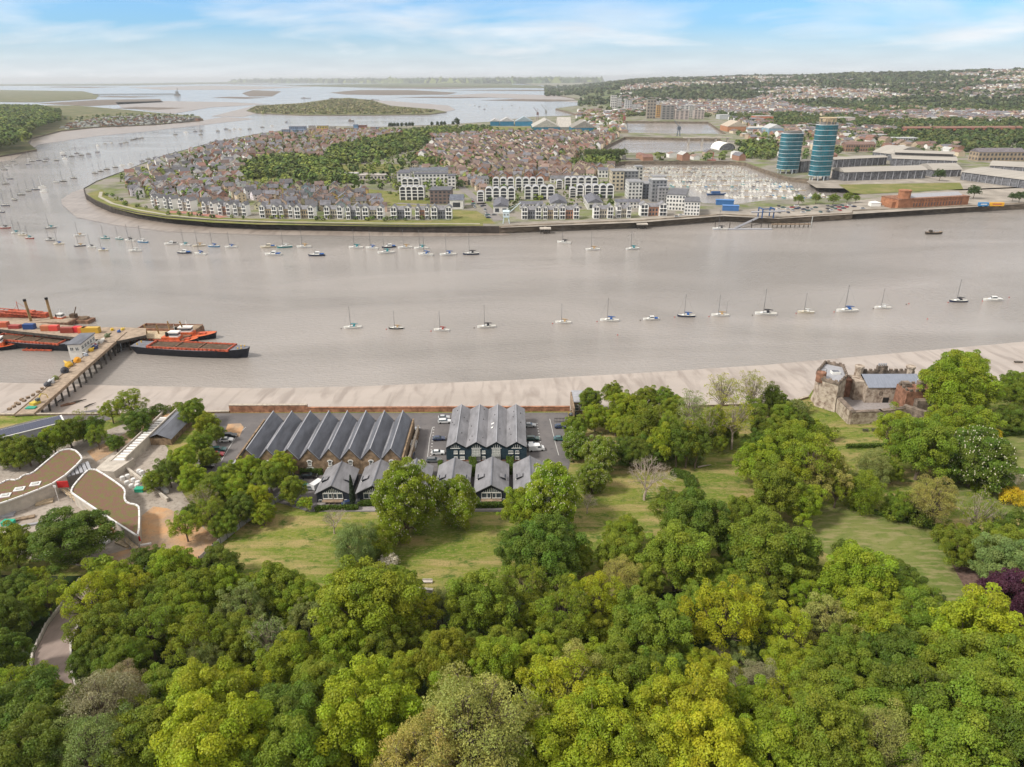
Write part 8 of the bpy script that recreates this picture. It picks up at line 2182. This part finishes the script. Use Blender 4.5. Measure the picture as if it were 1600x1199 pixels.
# two curved glass towers
mat('tower glass', (.008, .125, .165), .3, .3, var=.35, scale=.12)
mat('tower band', (.50, .55, .57), .6, .3, var=.05)
def glass_tower(px0, px1, pyb, pyt, label, nb, crown=False):
    a, c2 = P(px0, pyb, LZ), P(px1, pyb, LZ); m_ = (a + c2) / 2; w = (c2 - a).length
    d = ray((px0 + px1) / 2 + 8, pyt); h = CAMZ + d.z / d.y * m_.y - LZ
    t = thing('glass_tower', label, 'tower', (m_.x, m_.y + w * .4, LZ), .15)
    sg = lambda v: math.copysign(abs(v) ** .55, v)
    pl = [(w / 2 * sg(math.cos(2 * PI * (i + .5) / 28)), w * .36 * sg(math.sin(2 * PI * (i + .5) / 28))) for i in range(28)]
    b = MB(); b.prism(pl, 5, h - 3); ob('glazing', b.mesh('g', 'tower glass'), t)
    b = MB()
    for k in range(9):
        an = 2 * PI * k / 9; b.tube([(w * .44 * math.cos(an), w * .36 * math.sin(an), -.5), (w * .44 * math.cos(an), w * .36 * math.sin(an), 5)], .5, 6)
    ob('column', b.mesh('c', 'tower band'), t)
    bm_ = MB(); bm_.prism(scale_poly(pl, 1.025), 0, .55, bottom=True); bm_ = bm_.mesh('band', 'tower band')
    for k in range(nb + 1): ob('floor_band', bm_, t, loc=(0, 0, 5 + (h - 8.5) * k / nb))
    thin = MB()
    for k in range(nb * 2):
        if k % 2: thin.prism(scale_poly(pl, 1.006), 5 + (h - 8.5) * k / (nb * 2), 5 + (h - 8.5) * k / (nb * 2) + .25)
    for i in range(28): 
        q = pl[i]; thin.box(q[0] * 1.004 - .06, q[1] * 1.004 - .06, 5, q[0] * 1.004 + .06, q[1] * 1.004 + .06, h - 3)
    ob('mullion', thin.mesh('m', 'dull grey'), t)
    b = MB(); b.box(w * .40, -w * .12, -.5, w * .53, w * .3, h - 1); ob('stair_core', b.mesh('s', 'lead flashing'), t)
    b = MB(); b.prism(scale_poly(pl, .8), h - 3, h - .5); o = ob('penthouse', b.mesh('p', 'dull grey'), t)
    if crown:
        b = MB()
        for k in range(12):
            an = 2 * PI * k / 12; b.tube([(w * .4 * math.cos(an), w * .34 * math.sin(an), h - 3), (w * .4 * math.cos(an), w * .34 * math.sin(an), h + 4)], .35, 4)
        b.tube([(w * .42 * math.cos(2 * PI * k / 16), w * .36 * math.sin(2 * PI * k / 16), h + 4) for k in range(17)], .6, 4)
        b.box(-w * .2, -w * .15, h, w * .2, w * .15, h + 3)
        ob('roof_crown', b.mesh('c', 'scaffold board'), t)
    return t
glass_tower(1218, 1250, 272, 205, 'shorter teal glass tower left of the taller one', 9)
glass_tower(1268, 1299, 283, 191, 'taller teal glass tower with an open roof frame', 10, True)

# dockside halls with curved roofs
mat('hall roof', (.36, .33, .29), .7, .3, var=.1, scale=.05, stretch=(.3, 3, 1))
mat('hall front', (.14, .14, .15), .6, .4, var=.5, scale=.4)
def hall(label, c0, c1, yb0, yb1, yt, depth, arch=3.0, monitor=False, wall='hall front', n=8, over=1.0, name='dockside_hall'):
    a, c2 = P(c0, yb0, LZ), P(c1, yb1, LZ); d_ = c2 - a; w = d_.length
    rz = math.atan2(d_.y, d_.x); m_ = (a + c2) / 2
    r_ = ray((c0 + c1) / 2, yt); h = CAMZ + r_.z / r_.y * m_.y - LZ
    t = thing(name, label, 'building', (m_.x, m_.y, LZ), rz)
    b = MB(); b.box(-w / 2, 0, -.4, w / 2, depth, h); ob('wall', b.mesh('w', wall), t)
    b = MB()
    pts = [(-over + (depth + 2 * over) * i / n, h + .3 + arch * math.sin(PI * i / n)) for i in range(n + 1)]
    vs = [(-w / 2 - over, y, z) for y, z in pts] + [(w / 2 + over, y, z) for y, z in pts]
    b.add(vs, [(i, i + n + 1, i + n + 2, i + 1) for i in range(n)] + [tuple(range(n + 1)), tuple(range(2 * n + 1, n, -1))])
    o = ob('curved_roof', b.mesh('r', 'hall roof'), t)
    if monitor:
        b = MB(); b.box(-w * .46, depth * .35, h + arch * .6, w * .46, depth * .65, h + arch + 3.5); ob('roof_monitor', b.mesh('m', 'dull grey'), o)
        b = MB(); b.add([(-w * .48, depth * .30, h + arch + 3.2), (w * .48, depth * .30, h + arch + 3.2), (w * .48, depth * .5, h + arch + 5.5), (-w * .48, depth * .5, h + arch + 5.5), (w * .48, depth * .7, h + arch + 3.2), (-w * .48, depth * .7, h + arch + 3.2)], [(0, 1, 2, 3), (3, 2, 4, 5), (0, 3, 5), (1, 4, 2)]); ob('monitor_roof', b.mesh('m', 'hall roof'), o)
    k = max(3, int(w / 9)); pm_ = MB(); pm_.box(-.3, -.9, 0, .3, -.1, h); pm_ = pm_.mesh('p', 'lead flashing')
    for i in range(k): ob('pilaster', pm_, t, loc=(-w / 2 + w * (i + .5) / k, 0, 0))
    return t, w, h
hall('long dockside hall with shallow curved roof in front of the glass towers', 1318, 1445, 283, 279, 268, 24, 4)
hall('low grey dock range with many bays beside the taller tower', 1302, 1384, 262, 258, 248, 16, 2)
hall('grey dock range between the two glass towers', 1250, 1272, 270, 268, 252, 16, 1)
hall('largest pale roofed mall with raised roof monitor', 1392, 1492, 262, 266, 250, 70, 3, True)
hall('curved white hall at the left end of the mall', 1362, 1396, 248, 252, 240, 60, 9)
hall('round ended glazed hall at the front corner of the mall', 1456, 1500, 277, 276, 266, 30, 6)
hall('wide brown roofed outlet hall at the right edge', 1500, 1610, 281, 296, 276, 60, 4)
hall('far right grey roofed hall beyond the outlet hall', 1545, 1650, 268, 274, 262, 60, 3)
# brick pump house
mat('orange brick', (.34, .155, .085), .9, .2, var=.25, scale=.25)
p0, p1 = P(1402, 326, LZ), P(1512, 320, LZ); d_ = p1 - p0; w = d_.length
t = thing('brick_riverside_building', 'orange brick riverside building with octagonal tower and glazed roof', 'building', ((p0.x + p1.x) / 2, (p0.y + p1.y) / 2, LZ), math.atan2(d_.y, d_.x))
b = MB(); b.box(-w / 2, 0, -.4, w / 2, 22, 7.5); ob('wall', b.mesh('w', 'orange brick'), t)
b = MB(); b.box(-w / 2 - .3, -.5, 7.5, w / 2 + .3, 22.4, 8.1); ob('parapet', b.mesh('w', 'castle brick'), t)
b = MB(); b.add([(-w * .32, 5, 8.1), (w * .46, 5, 8.1), (w * .46, 11, 10.6), (-w * .32, 11, 10.6), (w * .46, 17, 8.1), (-w * .32, 17, 8.1)], [(0, 1, 2, 3), (3, 2, 4, 5), (0, 3, 5), (1, 4, 2)]); ob('glazed_roof', b.mesh('w', 'lead flashing'), t)
b = MB(); b.tube([(-w * .38, 5, 0), (-w * .38, 5, 14.5)], 5.2, 8); b.tube([(-w * .38, 5, 14.5), (-w * .38, 5, 15.4)], 5.7, 8); ob('octagonal_tower', b.mesh('w', 'orange brick'), t)
b = MB(); b.box(-w / 2 - 4, 3, -.4, -w / 2, 12, 5.5); ob('porch', b.mesh('w', 'orange brick'), t)
for i in range(17): window(t, -w * .28 + i * w * .042, -.02, 1.0, 1.6, 2.6, arched=True, glass='house glass', frame='orange brick')
for i in range(17): window(t, -w * .28 + i * w * .042, -.02, 5.2, 1.2, 1.2, glass='house glass', frame='orange brick')
def trailer(px0, px1, py, c, label):
    a, c2 = P(px0, py, LZ), P(px1, py, LZ); w = (c2 - a).length
    t = thing('lorry_trailer', label, 'trailer', ((a.x + c2.x) / 2, a.y, LZ + .1))
    b = MB(); b.box(-w / 2, -1.3, 1.0, w / 2, 1.3, 4.2); ob('body', b.mesh('b', 'painted'), t, color=c)
    b = MB(); b.box(-w * .36, -1.33, 2.2, w * .30, -1.3, 3.2); ob('lettering_band', b.mesh('b', 'painted'), t, color=(.5, .12, .08) if c[0] > .4 else (.6, .62, .65))
    wm = MB(); wm.tube([(0, -1.2, .5), (0, 1.2, .5)], .5, 8); wm = wm.mesh('wheel', 'tyre')
    for k in (-.35, -.2, .3): ob('wheel', wm, t, loc=(w * k, 0, 0))
trailer(1528, 1543, 324, (.04, .20, .42), 'blue trailer with pale lettering band on the quay')
trailer(1546, 1567, 324, (.70, .36, .03), 'yellow orange trailer with red lettering on the quay')
a = P(1366, 322, LZ); b = MB(); b.box(-4.5, -3, 0, 4.5, 3, 3.2); b.add([(-4.8, -3.3, 3.2), (4.8, -3.3, 3.2), (4.8, 3.3, 3.2), (-4.8, 3.3, 3.2), (0, 0, 4.6)], [(0, 1, 4), (1, 2, 4), (2, 3, 4), (3, 0, 4)])
solo('marquee', b.mesh('m', 'bay white'), 'white marquee hut on the quay left of the brick riverside building', 'tent', loc=a)
# quay trees
for px, py, w, lb in ((1247, 321, 14, 'leftmost round tree on the marina quay'), (1274, 319, 14, 'second round tree on the marina quay'), (1301, 321, 15, 'third pale green tree on the marina quay'), (1323, 318, 14, 'fourth tree on the marina quay'), (1337, 317, 10, 'slim fifth tree on the marina quay'), (1387, 318, 9, 'small tree beside the brick riverside building'),
                   (1520, 311, 16, 'dark tree right of the brick riverside building'), (1581, 315, 10, 'small dark tree on the quay at the right edge'), (1592, 317, 13, 'dark tree nearest the right edge of the quay'), (1467, 283, 14, 'dark clump of trees before the mall')):
    p = P(px, py, LZ); s = w * slant(p) / F / 11.2
    key = 'small%d' % R.randrange(3); rows_, w0, h0 = TREES[key]; s = w * slant(p) / F / w0
    t = thing('quay_tree', lb, 'tree', p, R.uniform(0, 6), 'trees on the marina quay', s)
    for row in rows_: ob(row[0], row[1], parent=t, color=(.15, .20, .035) if px < 1400 else (.06, .10, .03))
# white poplar-like row at the middle dock
for i in range(11):
    px = 917 + i * 5.6; py = 250 - abs(i - 5) * .2
    p = P(px, py, LZ); s = 10 * slant(p) / F / 6.0
    rows_, w0, h0 = TREES['small%d' % (i % 3)]
    t = thing('dock_tree', 'round grey green tree at the foot of the middle dock', 'tree', p, i, 'row of trees by the middle dock', (s, s, s * 1.2))
    for row in rows_: ob(row[0], row[1], parent=t, color=(.13, .17, .06))
# parked cars on the quay, one mesh each
cm = MB(); cm.box(-2.1, -.9, .3, 2.1, .9, .95, mi=0); cm.add([(-1.6, -.85, .95), (1.1, -.85, .95), (1.1, .85, .95), (-1.6, .85, .95), (-1.2, -.7, 1.45), (.6, -.7, 1.45), (.6, .7, 1.45), (-1.2, .7, 1.45)], [(4, 5, 6, 7), (0, 1, 5, 4), (1, 2, 6, 5), (2, 3, 7, 6), (3, 0, 4, 7)], mi=1)
carm = cm.mesh('car', ['car paint', 'house glass'])
CN = list(CC.items())
def lot(pix, step, where, dens=.8, ang=.1):
    for (x, y) in scatter([tuple(P(a_, b_, LZ).xy) for a_, b_ in pix], step, .12, ang, R):
        if R.random() > dens: continue
        nm, c = R.choice(CN[:8]) if R.random() < .9 else R.choice(CN)
        solo('parked_car', carm, '%s car parked %s' % (nm, where), 'car', 'cars parked across the river', loc=(x, y, LZ + .1), rz=ang + R.choice((0, PI / 2)) + R.uniform(-.06, .06), color=c)
lot([(1245, 326), (1335, 320), (1338, 326), (1300, 333), (1248, 335)], 7.5, 'on the marina quay', .75)
lot([(1210, 322), (1245, 320), (1248, 330), (1215, 336)], 8, 'near the lock', .5)
lot([(743, 322), (758, 320), (775, 338), (762, 342)], 7, 'beside the white hall above the crane', .6)
lot([(725, 308), (740, 310), (755, 325), (745, 328)], 7, 'right of the brown flats', .6)
lot([(1040, 333), (1068, 337), (1066, 342), (1036, 338)], 7, 'below the white flats', .6)
lot([(1340, 322), (1398, 319), (1398, 325), (1345, 328)], 10, 'left of the brick riverside building', .5)
lot([(895, 318), (916, 322), (914, 334), (898, 330)], 7, 'between the front terraces', .5)
# marina: pontoons and boats
rb_ = random.Random(12)
MP = [tuple(P(x, y, 0).xy) for x, y in ((975, 266), (985, 261), (1140, 260), (1160, 264), (1185, 275), (1212, 284), (1240, 291), (1265, 299), (1290, 302), (1290, 314), (1240, 316), (1200, 318), (1160, 312), (1100, 302), (1060, 293), (1010, 282), (985, 275))]
msp = []
ang_m = .0
xs_ = [p[0] for p in MP]; ys_ = [p[1] for p in MP]
row_y = min(ys_)
pont = []
k = 0
while row_y < max(ys_):
    segs = [x for x in np.arange(min(xs_), max(xs_), 4.2) if inside(MP, x, row_y)]
    if segs:
        pont.append((min(segs), max(segs), row_y))
        for x in segs:
            for s in (-1, 1):
                if rb_.random() < .72: msp.append((x + rb_.uniform(-.4, .4), row_y + s * (6.6 + rb_.uniform(-.8, .8)), s))
    row_y += 42.0
for i, (xa, xb, y) in enumerate(pont):
    b = MB(); b.box(xa, y - 1.1, .1, xb, y + 1.1, .55)
    solo('marina_pontoon', b.mesh('p', 'scaffold board'), 'long timber pontoon between the marina boats', 'pontoon', 'marina pontoons', loc=(0, 0, 0))['at'] = ((xa + xb) / 2, y, 0)
def mboat(mast):
    b = MB(); b.prism([(-4.6, -1.4), (1.5, -1.6), (5.0, 0), (1.5, 1.6), (-4.6, 1.4)], -.2, 1.1, mi=0, mi_top=1)
    b.add([(-2.6, -1.1, 1.1), (2.0, -.9, 1.1), (2.0, .9, 1.1), (-2.6, 1.1, 1.1), (-2.3, -.9, 2.1 if mast else 2.9), (1.0, -.7, 1.9 if mast else 2.9), (1.0, .7, 1.9 if mast else 2.9), (-2.3, .9, 2.1 if mast else 2.9)], [(4, 5, 6, 7), (0, 1, 5, 4), (1, 2, 6, 5), (2, 3, 7, 6), (3, 0, 4, 7)], mi=1)
    if not mast: b.box(-1.5, -1.02, 1.9, 1.2, 1.02, 2.4, mi=2)
    else: b.tube([(.8, 0, 1.5), (.8, 0, 12.5)], .08, 4, mi=2); b.tube([(.7, 0, 2.6), (-3, 0, 2.6)], .28, 5, mi=3)
    return b.mesh('mboat', ['boat gel', 'pale deck', 'spar', 'canvas'])
MBT = [mboat(True), mboat(False)]
msp.sort(key=lambda q: math.hypot(q[0], q[1]))
print('marina boats', len(msp))
NM = 160
VV = []; FFn = []
rest = MB()
for i, (x, y, s) in enumerate(msp):
    big = rb_.uniform(.65, 1.0); mast = rb_.random() < .55; rz = (PI / 2 if s > 0 else -PI / 2) + (PI if rb_.random() < .4 else 0) + rb_.uniform(-.04, .04)
    if i < NM:
        cn = rb_.choice(['white'] * 5 + ['cream', 'navy', 'blue', 'grey', 'teal'])
        o = solo('marina_boat', MBT[0 if mast else 1], '%s hulled %s berthed in the %s of the marina' % (cn, 'sailing yacht' if mast else 'motor cruiser', 'nearest rows' if i < 60 else 'middle rows' if i < 120 else 'central rows'), 'boat', 'boats berthed in the marina', loc=(x, y, 0), rz=rz, color=HC[cn], scale=big)
    else:
        c = MB(XF((x, y, 0), rz, big)); c.prism([(-4.6, -1.4), (1.5, -1.6), (5.0, 0), (1.5, 1.6), (-4.6, 1.4)], -.2, 1.1, mi=rb_.choice((0, 0, 0, 2, 3)))
        c.box(-2.4, -1, 1.1, 1.6, 1, 2.1 if mast else 2.9, mi=rb_.choice((0, 0, 2)))
        if mast: c.tube([(.8, 0, 1.5), (.8, 0, 12.5)], .08, 3, mi=1)
        else: c.box(-1.5, -1.02, 1.9, 1.2, 1.02, 2.4, mi=1)
        o_ = len(rest.v); rest.v.extend(c.v); rest.f.extend([[q + o_ for q in f] for f in c.f]); rest.m.extend(c.m)
stuff('marina_fleet', rest.mesh('rest', ['pale deck', 'spar', 'pale blinds', 'dull grey']), 'rows of white boats packed in the far half of the marina', 'boats')
t = thing('blue_barge', 'dark blue barge with cabin moored at the near edge of the marina boats', 'boat', P(1120, 305, 0), .1)
ob('hull', hull_mesh(22, 5, 1.8, .5, .3, .8, 'blue hull' if 'blue hull' in MATS else mat('blue hull', (.04, .10, .24), .6, .3), deck='lead flashing'), t); b = MB(); b.box(-6, -1.8, 1.8, 3, 1.8, 4); ob('cabin', b.mesh('c', 'blue hull'), t)
for px, py, L_, c, lb in ((1132, 320, 16, (.04, .14, .34), 'blue two storey dock cabin by the marina entrance'), (1141, 329, 14, (.05, .15, .36), 'low blue hut on the quay below the dock cabin')):
    p = P(px, py, LZ); t = thing('dock_cabin', lb, 'building', p, -.2); b = MB(); b.box(-L_ / 2, -3, 0, L_ / 2, 3, 4.2); ob('wall', b.mesh('w', 'painted'), t, color=c); b = MB(); b.box(-L_ / 2 - .3, -3.3, 4.2, L_ / 2 + .3, 3.3, 4.6); ob('roof', b.mesh('w', 'painted'), t, color=tuple(q * 1.3 for q in c))
# small white crane on the quay corner
p = P(791, 349, LZ)
t = thing('quay_crane', 'small pale blue dock crane on the quay corner', 'crane', p)
mat('crane paint', (.52, .60, .62), .7, .3)
b = MB()
for sx_ in (-2.2, 2.2):
    for sy in (-2.2, 2.2): b.tube([(sx_ * 1.2, sy * 1.2, 0), (sx_ * .8, sy * .8, 5)], .35, 5)
b.box(-2.6, -2.6, 5, 2.6, 2.6, 5.6); ob('portal', b.mesh('c', 'crane paint'), t)
b = MB(); b.box(-2.6, -2, 5.6, 2.6, 3, 9.4); b.add([(-2.8, -2.2, 9.4), (2.8, -2.2, 9.4), (2.8, .5, 10.8), (-2.8, .5, 10.8), (2.8, 3.2, 9.4), (-2.8, 3.2, 9.4)], [(0, 1, 2, 3), (3, 2, 4, 5), (0, 3, 5), (1, 4, 2)]); ob('machine_house', b.mesh('c', 'crane paint'), t)
b = MB(); b.tube([(1.5, -1, 8), (12, 4, 16)], [.5, .3], 5); b.tube([(0, 0, 11), (12, 4, 16)], .12, 4); ob('jib', b.mesh('c', 'crane paint'), t)
for zz in (6.6,):
    for xx in (-1.3, 1.3): window(t, xx, -2.0, zz, 1.2, 1.4, glass='house glass')
# dolphins, pontoon, ramp below the quay
def platform(px, py, w, label):
    p = P(px, py, 4); t = thing('river_platform', label, 'platform', (p.x, p.y, 0)); b = MB(); b.box(-w / 2, -3, 3.6, w / 2, 3, 4.4); ob('deck', b.mesh('d', 'site concrete'), t)
    for sx_ in (-.4, -.13, .13, .4):
        for sy in (-2.2, 2.2): ob('pile', pm2, t, loc=(sx_ * w, sy, 0))
    b = MB(); b.box(-1, 3, 4.0, 1, 14, 4.4); ob('walkway', b.mesh('d', 'site concrete'), t)
pm2 = MB(); pm2.tube([(0, 0, -2), (0, 0, 3.6)], .35, 6); pm2 = pm2.mesh('pile', 'dark pile')
platform(852, 357, 9, 'left concrete mooring platform on piles below the island quay')
platform(1003, 350, 9, 'right concrete mooring platform on piles below the island quay')
p = P(1160, 358, .4)
t = thing('landing_pontoon', 'floating landing pontoon with sloping gangway below the lock', 'pontoon', (p.x, p.y, 0))
b = MB(); b.box(-24, -1.8, -.3, 24, 1.8, .7); ob('deck', b.mesh('d', 'lead flashing'), t)
q = P(1184, 341, LZ) - p; b = MB(); dv = Vector((q.x, q.y, 5)); b.tube([(-6, 0, 1.0), (q.x, q.y, 5.3)], 1.1, 4); ob('gangway', b.mesh('g', 'lead flashing'), t)
for xx in (-22, -10, 8, 16, 22): b = MB(); b.tube([(xx, 2.4, -1), (xx, 2.4, 7)], .3, 6); ob('pile', b.mesh('p', 'dark pile'), t)
q = P(1142, 358, 0)
for i, (px, py, lb) in enumerate(((1152, 357, 'white motor boat at the landing pontoon'),)):
    yacht(px, py, 10, 'white', 'white', 'm', 180, lb)
p = P(1236, 350, 3); t = thing('lock_jetty', 'low timber fender jetty beside the lock entrance', 'jetty', (p.x, p.y, 0)); b = MB(); b.box(-16, -1, 2.4, 16, 1, 3.2); ob('deck', b.mesh('d', 'timber'), t)
for k in range(9): ob('pile', pm2, t, loc=(-15 + k * 3.7, 0, 0))
b = MB(); b.tube([(17, 0, 0), (17, 0, 9)], .3, 6); ob('beacon', b.mesh('p', 'pale blinds'), t)
p = P(1196, 340, LZ); t = thing('lock_gate_frame', 'blue travel hoist frame and lock gear at the marina entrance', 'hoist', p, .1)
b = MB()
for sx_ in (-5, 5):
    for sy in (-4, 4): b.box(sx_ - .4, sy - .4, 0, sx_ + .4, sy + .4, 8)
    b.box(sx_ - .4, -4, 7.4, sx_ + .4, 4, 8.2)
b.box(-5, -4.3, 7.4, 5, -3.7, 8.2); ob('frame', b.mesh('f', 'blue hull'), t)
b = MB(); b.tube([(-14, -2, 5), (14, -6, 6)], .8, 4); ob('footbridge', b.mesh('f', 'lead flashing'), t)
# bridges and cranes by the docks
def crane(px, py, h, c, label):
    p = P(px, py, LZ); t = thing('dock_crane', label, 'crane', p); nm = 'crane ' + str(c); m = mat(nm, c, .7, .3)
    b = MB()
    for sx_ in (-3, 3):
        for sy in (-3, 3): b.tube([(sx_, sy, 0), (sx_ * .5, sy * .5, h * .4)], .5, 4)
    b.box(-3, -3, h * .4, 3, 3, h * .62); ob('tower', b.mesh('t', m), t)
    b = MB(); b.tube([(0, 0, h * .6), (-h * .35, 0, h)], .6, 4); b.tube([(0, 0, h * .9), (-h * .35, 0, h)], .2, 3); b.tube([(0, 0, h * .6), (0, 0, h * .9)], .35, 4); b.tube([(0, 0, h * .9), (h * .25, 0, h * .62)], .2, 3); ob('jib', b.mesh('j', m), t)
crane(1060, 213, 30, (.10, .12, .15), 'dark dock crane standing between the two upper docks')
crane(975, 197, 36, (.30, .10, .09), 'red dock crane at the left of the far dock')
crane(840, 188, 34, (.2, .13, .12), 'thin red crane on the river beyond the blue sheds'); crane(853, 187, 40, (.3, .3, .3), 'tall thin grey crane on the river beyond the blue sheds')
p = P(990, 250, LZ); t = thing('dock_bridge', 'dark bascule bridge between middle dock and marina', 'bridge', p); b = MB(); b.box(-16, -5, .3, 16, 5, 1.2); b.box(-16, -6, .3, -12, 6, 6); b.box(12, -6, .3, 16, 6, 6); ob('span', b.mesh('s', 'dull grey'), t)
p = P(1133, 234, LZ); t = thing('arched_roof_building', 'white arched roof building at the end of the dock bridge', 'building', p, .1)
b = MB(); n = 10; vs = [(14 * math.cos(PI * i / n), -10, 11 * math.sin(PI * i / n)) for i in range(n + 1)] + [(14 * math.cos(PI * i / n), 30, 11 * math.sin(PI * i / n)) for i in range(n + 1)]
b.add(vs, [(i, i + 1, i + n + 2, i + n + 1) for i in range(n)]); ob('arched_roof', b.mesh('a', 'bay white'), t); b = MB(); b.add([(v[0] * .9, -9.5, v[2] * .9) for v in vs[:n + 1]], [tuple(range(n + 1))]); ob('front', b.mesh('a', 'hall front'), t)
p = P(1118, 222, LZ); b = MB(); b.box(-60, -4, 7, 30, 4, 8.6)
for xx in (-50, -25, 0, 22): b.box(xx - 1.5, -3, -5, xx + 1.5, 3, 7)
solo('dock_viaduct', b.mesh('v', 'site concrete'), 'concrete road bridge crossing between the two upper docks', 'bridge', loc=p)
t = thing('red_lightship', 'long red ship moored along the far side of the marina', 'ship', P(1113, 256.5, 0)); ob('hull', hull_mesh(40, 7, 2.6, .8, .1, .6, mat('ship red', (.32, .03, .04), .6, .3), deck='deck grey'), t); b = MB(); b.box(-8, -2, 2.6, 4, 2, 6); b.tube([(0, 0, 6), (0, 0, 16)], .4, 5); ob('deckhouse', b.mesh('h', 'ship red'), t)
for px, py, lb in ((1028, 257, 'black hulled barge along the far side of the marina'), (1060, 257, 'long dark hulk along the far side of the marina')):
    t = thing('old_barge', lb, 'boat', P(px, py, 0)); ob('hull', hull_mesh(30, 6, 2.4, .6, .4, .8, 'barge black', deck='hold brown'), t); b = MB(); b.box(-6, -2, 2.4, 2, 2, 5); ob('deckhouse', b.mesh('h', 'lead flashing'), t)
# dry dock edges
b = MB(); b.box(0, 0, -4, 1, 1, 0)
# houseboats and wrecks at the western yard
hb = MB(); rr = random.Random(3)
for (x, y) in scatter([tuple(P(a_, b_, 2).xy) for a_, b_ in ((95, 203), (110, 193), (150, 186), (230, 181), (312, 186), (316, 189), (240, 195), (150, 199))], 17, .4, .3, rr):
    c = MB(XF((x, y, 2.3), rr.uniform(0, 6.28), rr.uniform(.8, 2.0))); c.prism([(-5, -1.6), (2, -1.8), (5, 0), (2, 1.8), (-5, 1.6)], 0, 1.6, mi=rr.choice((0, 0, 1, 2))); c.box(-3, -1.2, 1.6, 1.5, 1.2, 3.2, mi=rr.choice((0, 1, 2)))
    o_ = len(hb.v); hb.v.extend(c.v); hb.f.extend([[q + o_ for q in f] for f in c.f]); hb.m.extend(c.m)
stuff('boatyard_clutter', hb.mesh('hb', ['dull grey', 'pale blinds', 'rust steel']), 'packed boats and sheds on the western boatyard spit', 'boatyard')
# long thin oil jetty far left
a, c2 = P(146, 148, 4), P(272, 147.5, 4); d_ = c2 - a
t = thing('estuary_jetty', 'very long thin jetty in the far estuary on the left', 'jetty', (a.x, a.y, 0), math.atan2(d_.y, d_.x)); b = MB(); b.box(0, -5, 5, d_.length, 5, 9)
for k in range(40): b.box(d_.length * k / 40, -4, -1, d_.length * k / 40 + 4, 4, 5)
ob('deck', b.mesh('d', 'dull grey'), t)
p = P(277, 149.5, 0); t = thing('estuary_ship', 'dark ship with tall crane at the end of the far jetty', 'ship', p); b = MB(); b.box(-22, -10, 0, 22, 10, 12); b.box(-8, -8, 12, 10, 8, 30); ob('hull', b.mesh('h', 'dull grey'), t); b = MB(); b.tube([(4, 0, 30), (10, 0, 55)], 2.5, 4); ob('crane', b.mesh('h', 'dull grey'), t)
for px, py, w, lb in ((478, 154, 40, 'dark barge moored left of the marsh island top'), (522, 154.5, 34, 'dark barge moored above the marsh island'), (549, 190, 20, 'flat black barge in the channel below the marsh island'), (585, 157, 20, 'small dark barge right of the marsh island top')):
    p = P(px, py, 0); t = thing('moored_barge', lb, 'barge', p); L_ = 14 * slant(p) / F if py < 160 else 8 * slant(p) / F
    b = MB(); b.box(-L_ / 2, -4, 0, L_ / 2, 4, 3.5); ob('hull', b.mesh('h', 'dull grey'), t); b = MB(); b.box(-L_ * .3, -3, 3.5, -L_ * .1, 3, 6); ob('deckhouse', b.mesh('h', 'rust steel'), t)
# isolated trees along the northern shore
for i, px in enumerate((609, 613, 617, 622, 628, 635, 640, 645, 675, 684, 690, 695, 708, 714.5, 716)):
    p = P(px, 201.5 - (px - 609) * .03, LZ); s = (6 if px != 714.5 else 9) * slant(p) / F / 6.0
    rows_, w0, h0 = TREES['small%d' % (i % 3)]
    t = thing('shore_tree', 'lone dark tree on the northern island shore', 'tree', p, i, 'lone trees on the northern shore', (s * .7, s * .7, s * 1.1))
    for row in rows_: ob(row[0], row[1], parent=t, color=(.05, .075, .03))
# ---------------------------------------------------------------- air
hzm = bpy.data.materials.new('haze'); hzm.use_nodes = True
t_ = hzm.node_tree; t_.nodes.clear(); o_ = t_.nodes.new('ShaderNodeOutputMaterial'); v_ = t_.nodes.new('ShaderNodeVolumePrincipled')
v_.inputs['Color'].default_value = (.95, .975, 1, 1); v_.inputs['Density'].default_value = 4.2e-5; v_.inputs['Anisotropy'].default_value = .2
t_.links.new(v_.outputs[0], o_.inputs['Volume'])
b = MB(); b.box(-42000, -1500, -3.2, 42000, 64000, 205)
hz_ = ob('haze', b.mesh('haze', hzm)); hz_['kind'] = 'stuff'; deflabel(hz_, 'thin pale haze over the whole estuary', 'haze')
number_labels()
for o_ in bpy.data.objects:
    if 'at' in o_: del o_['at']
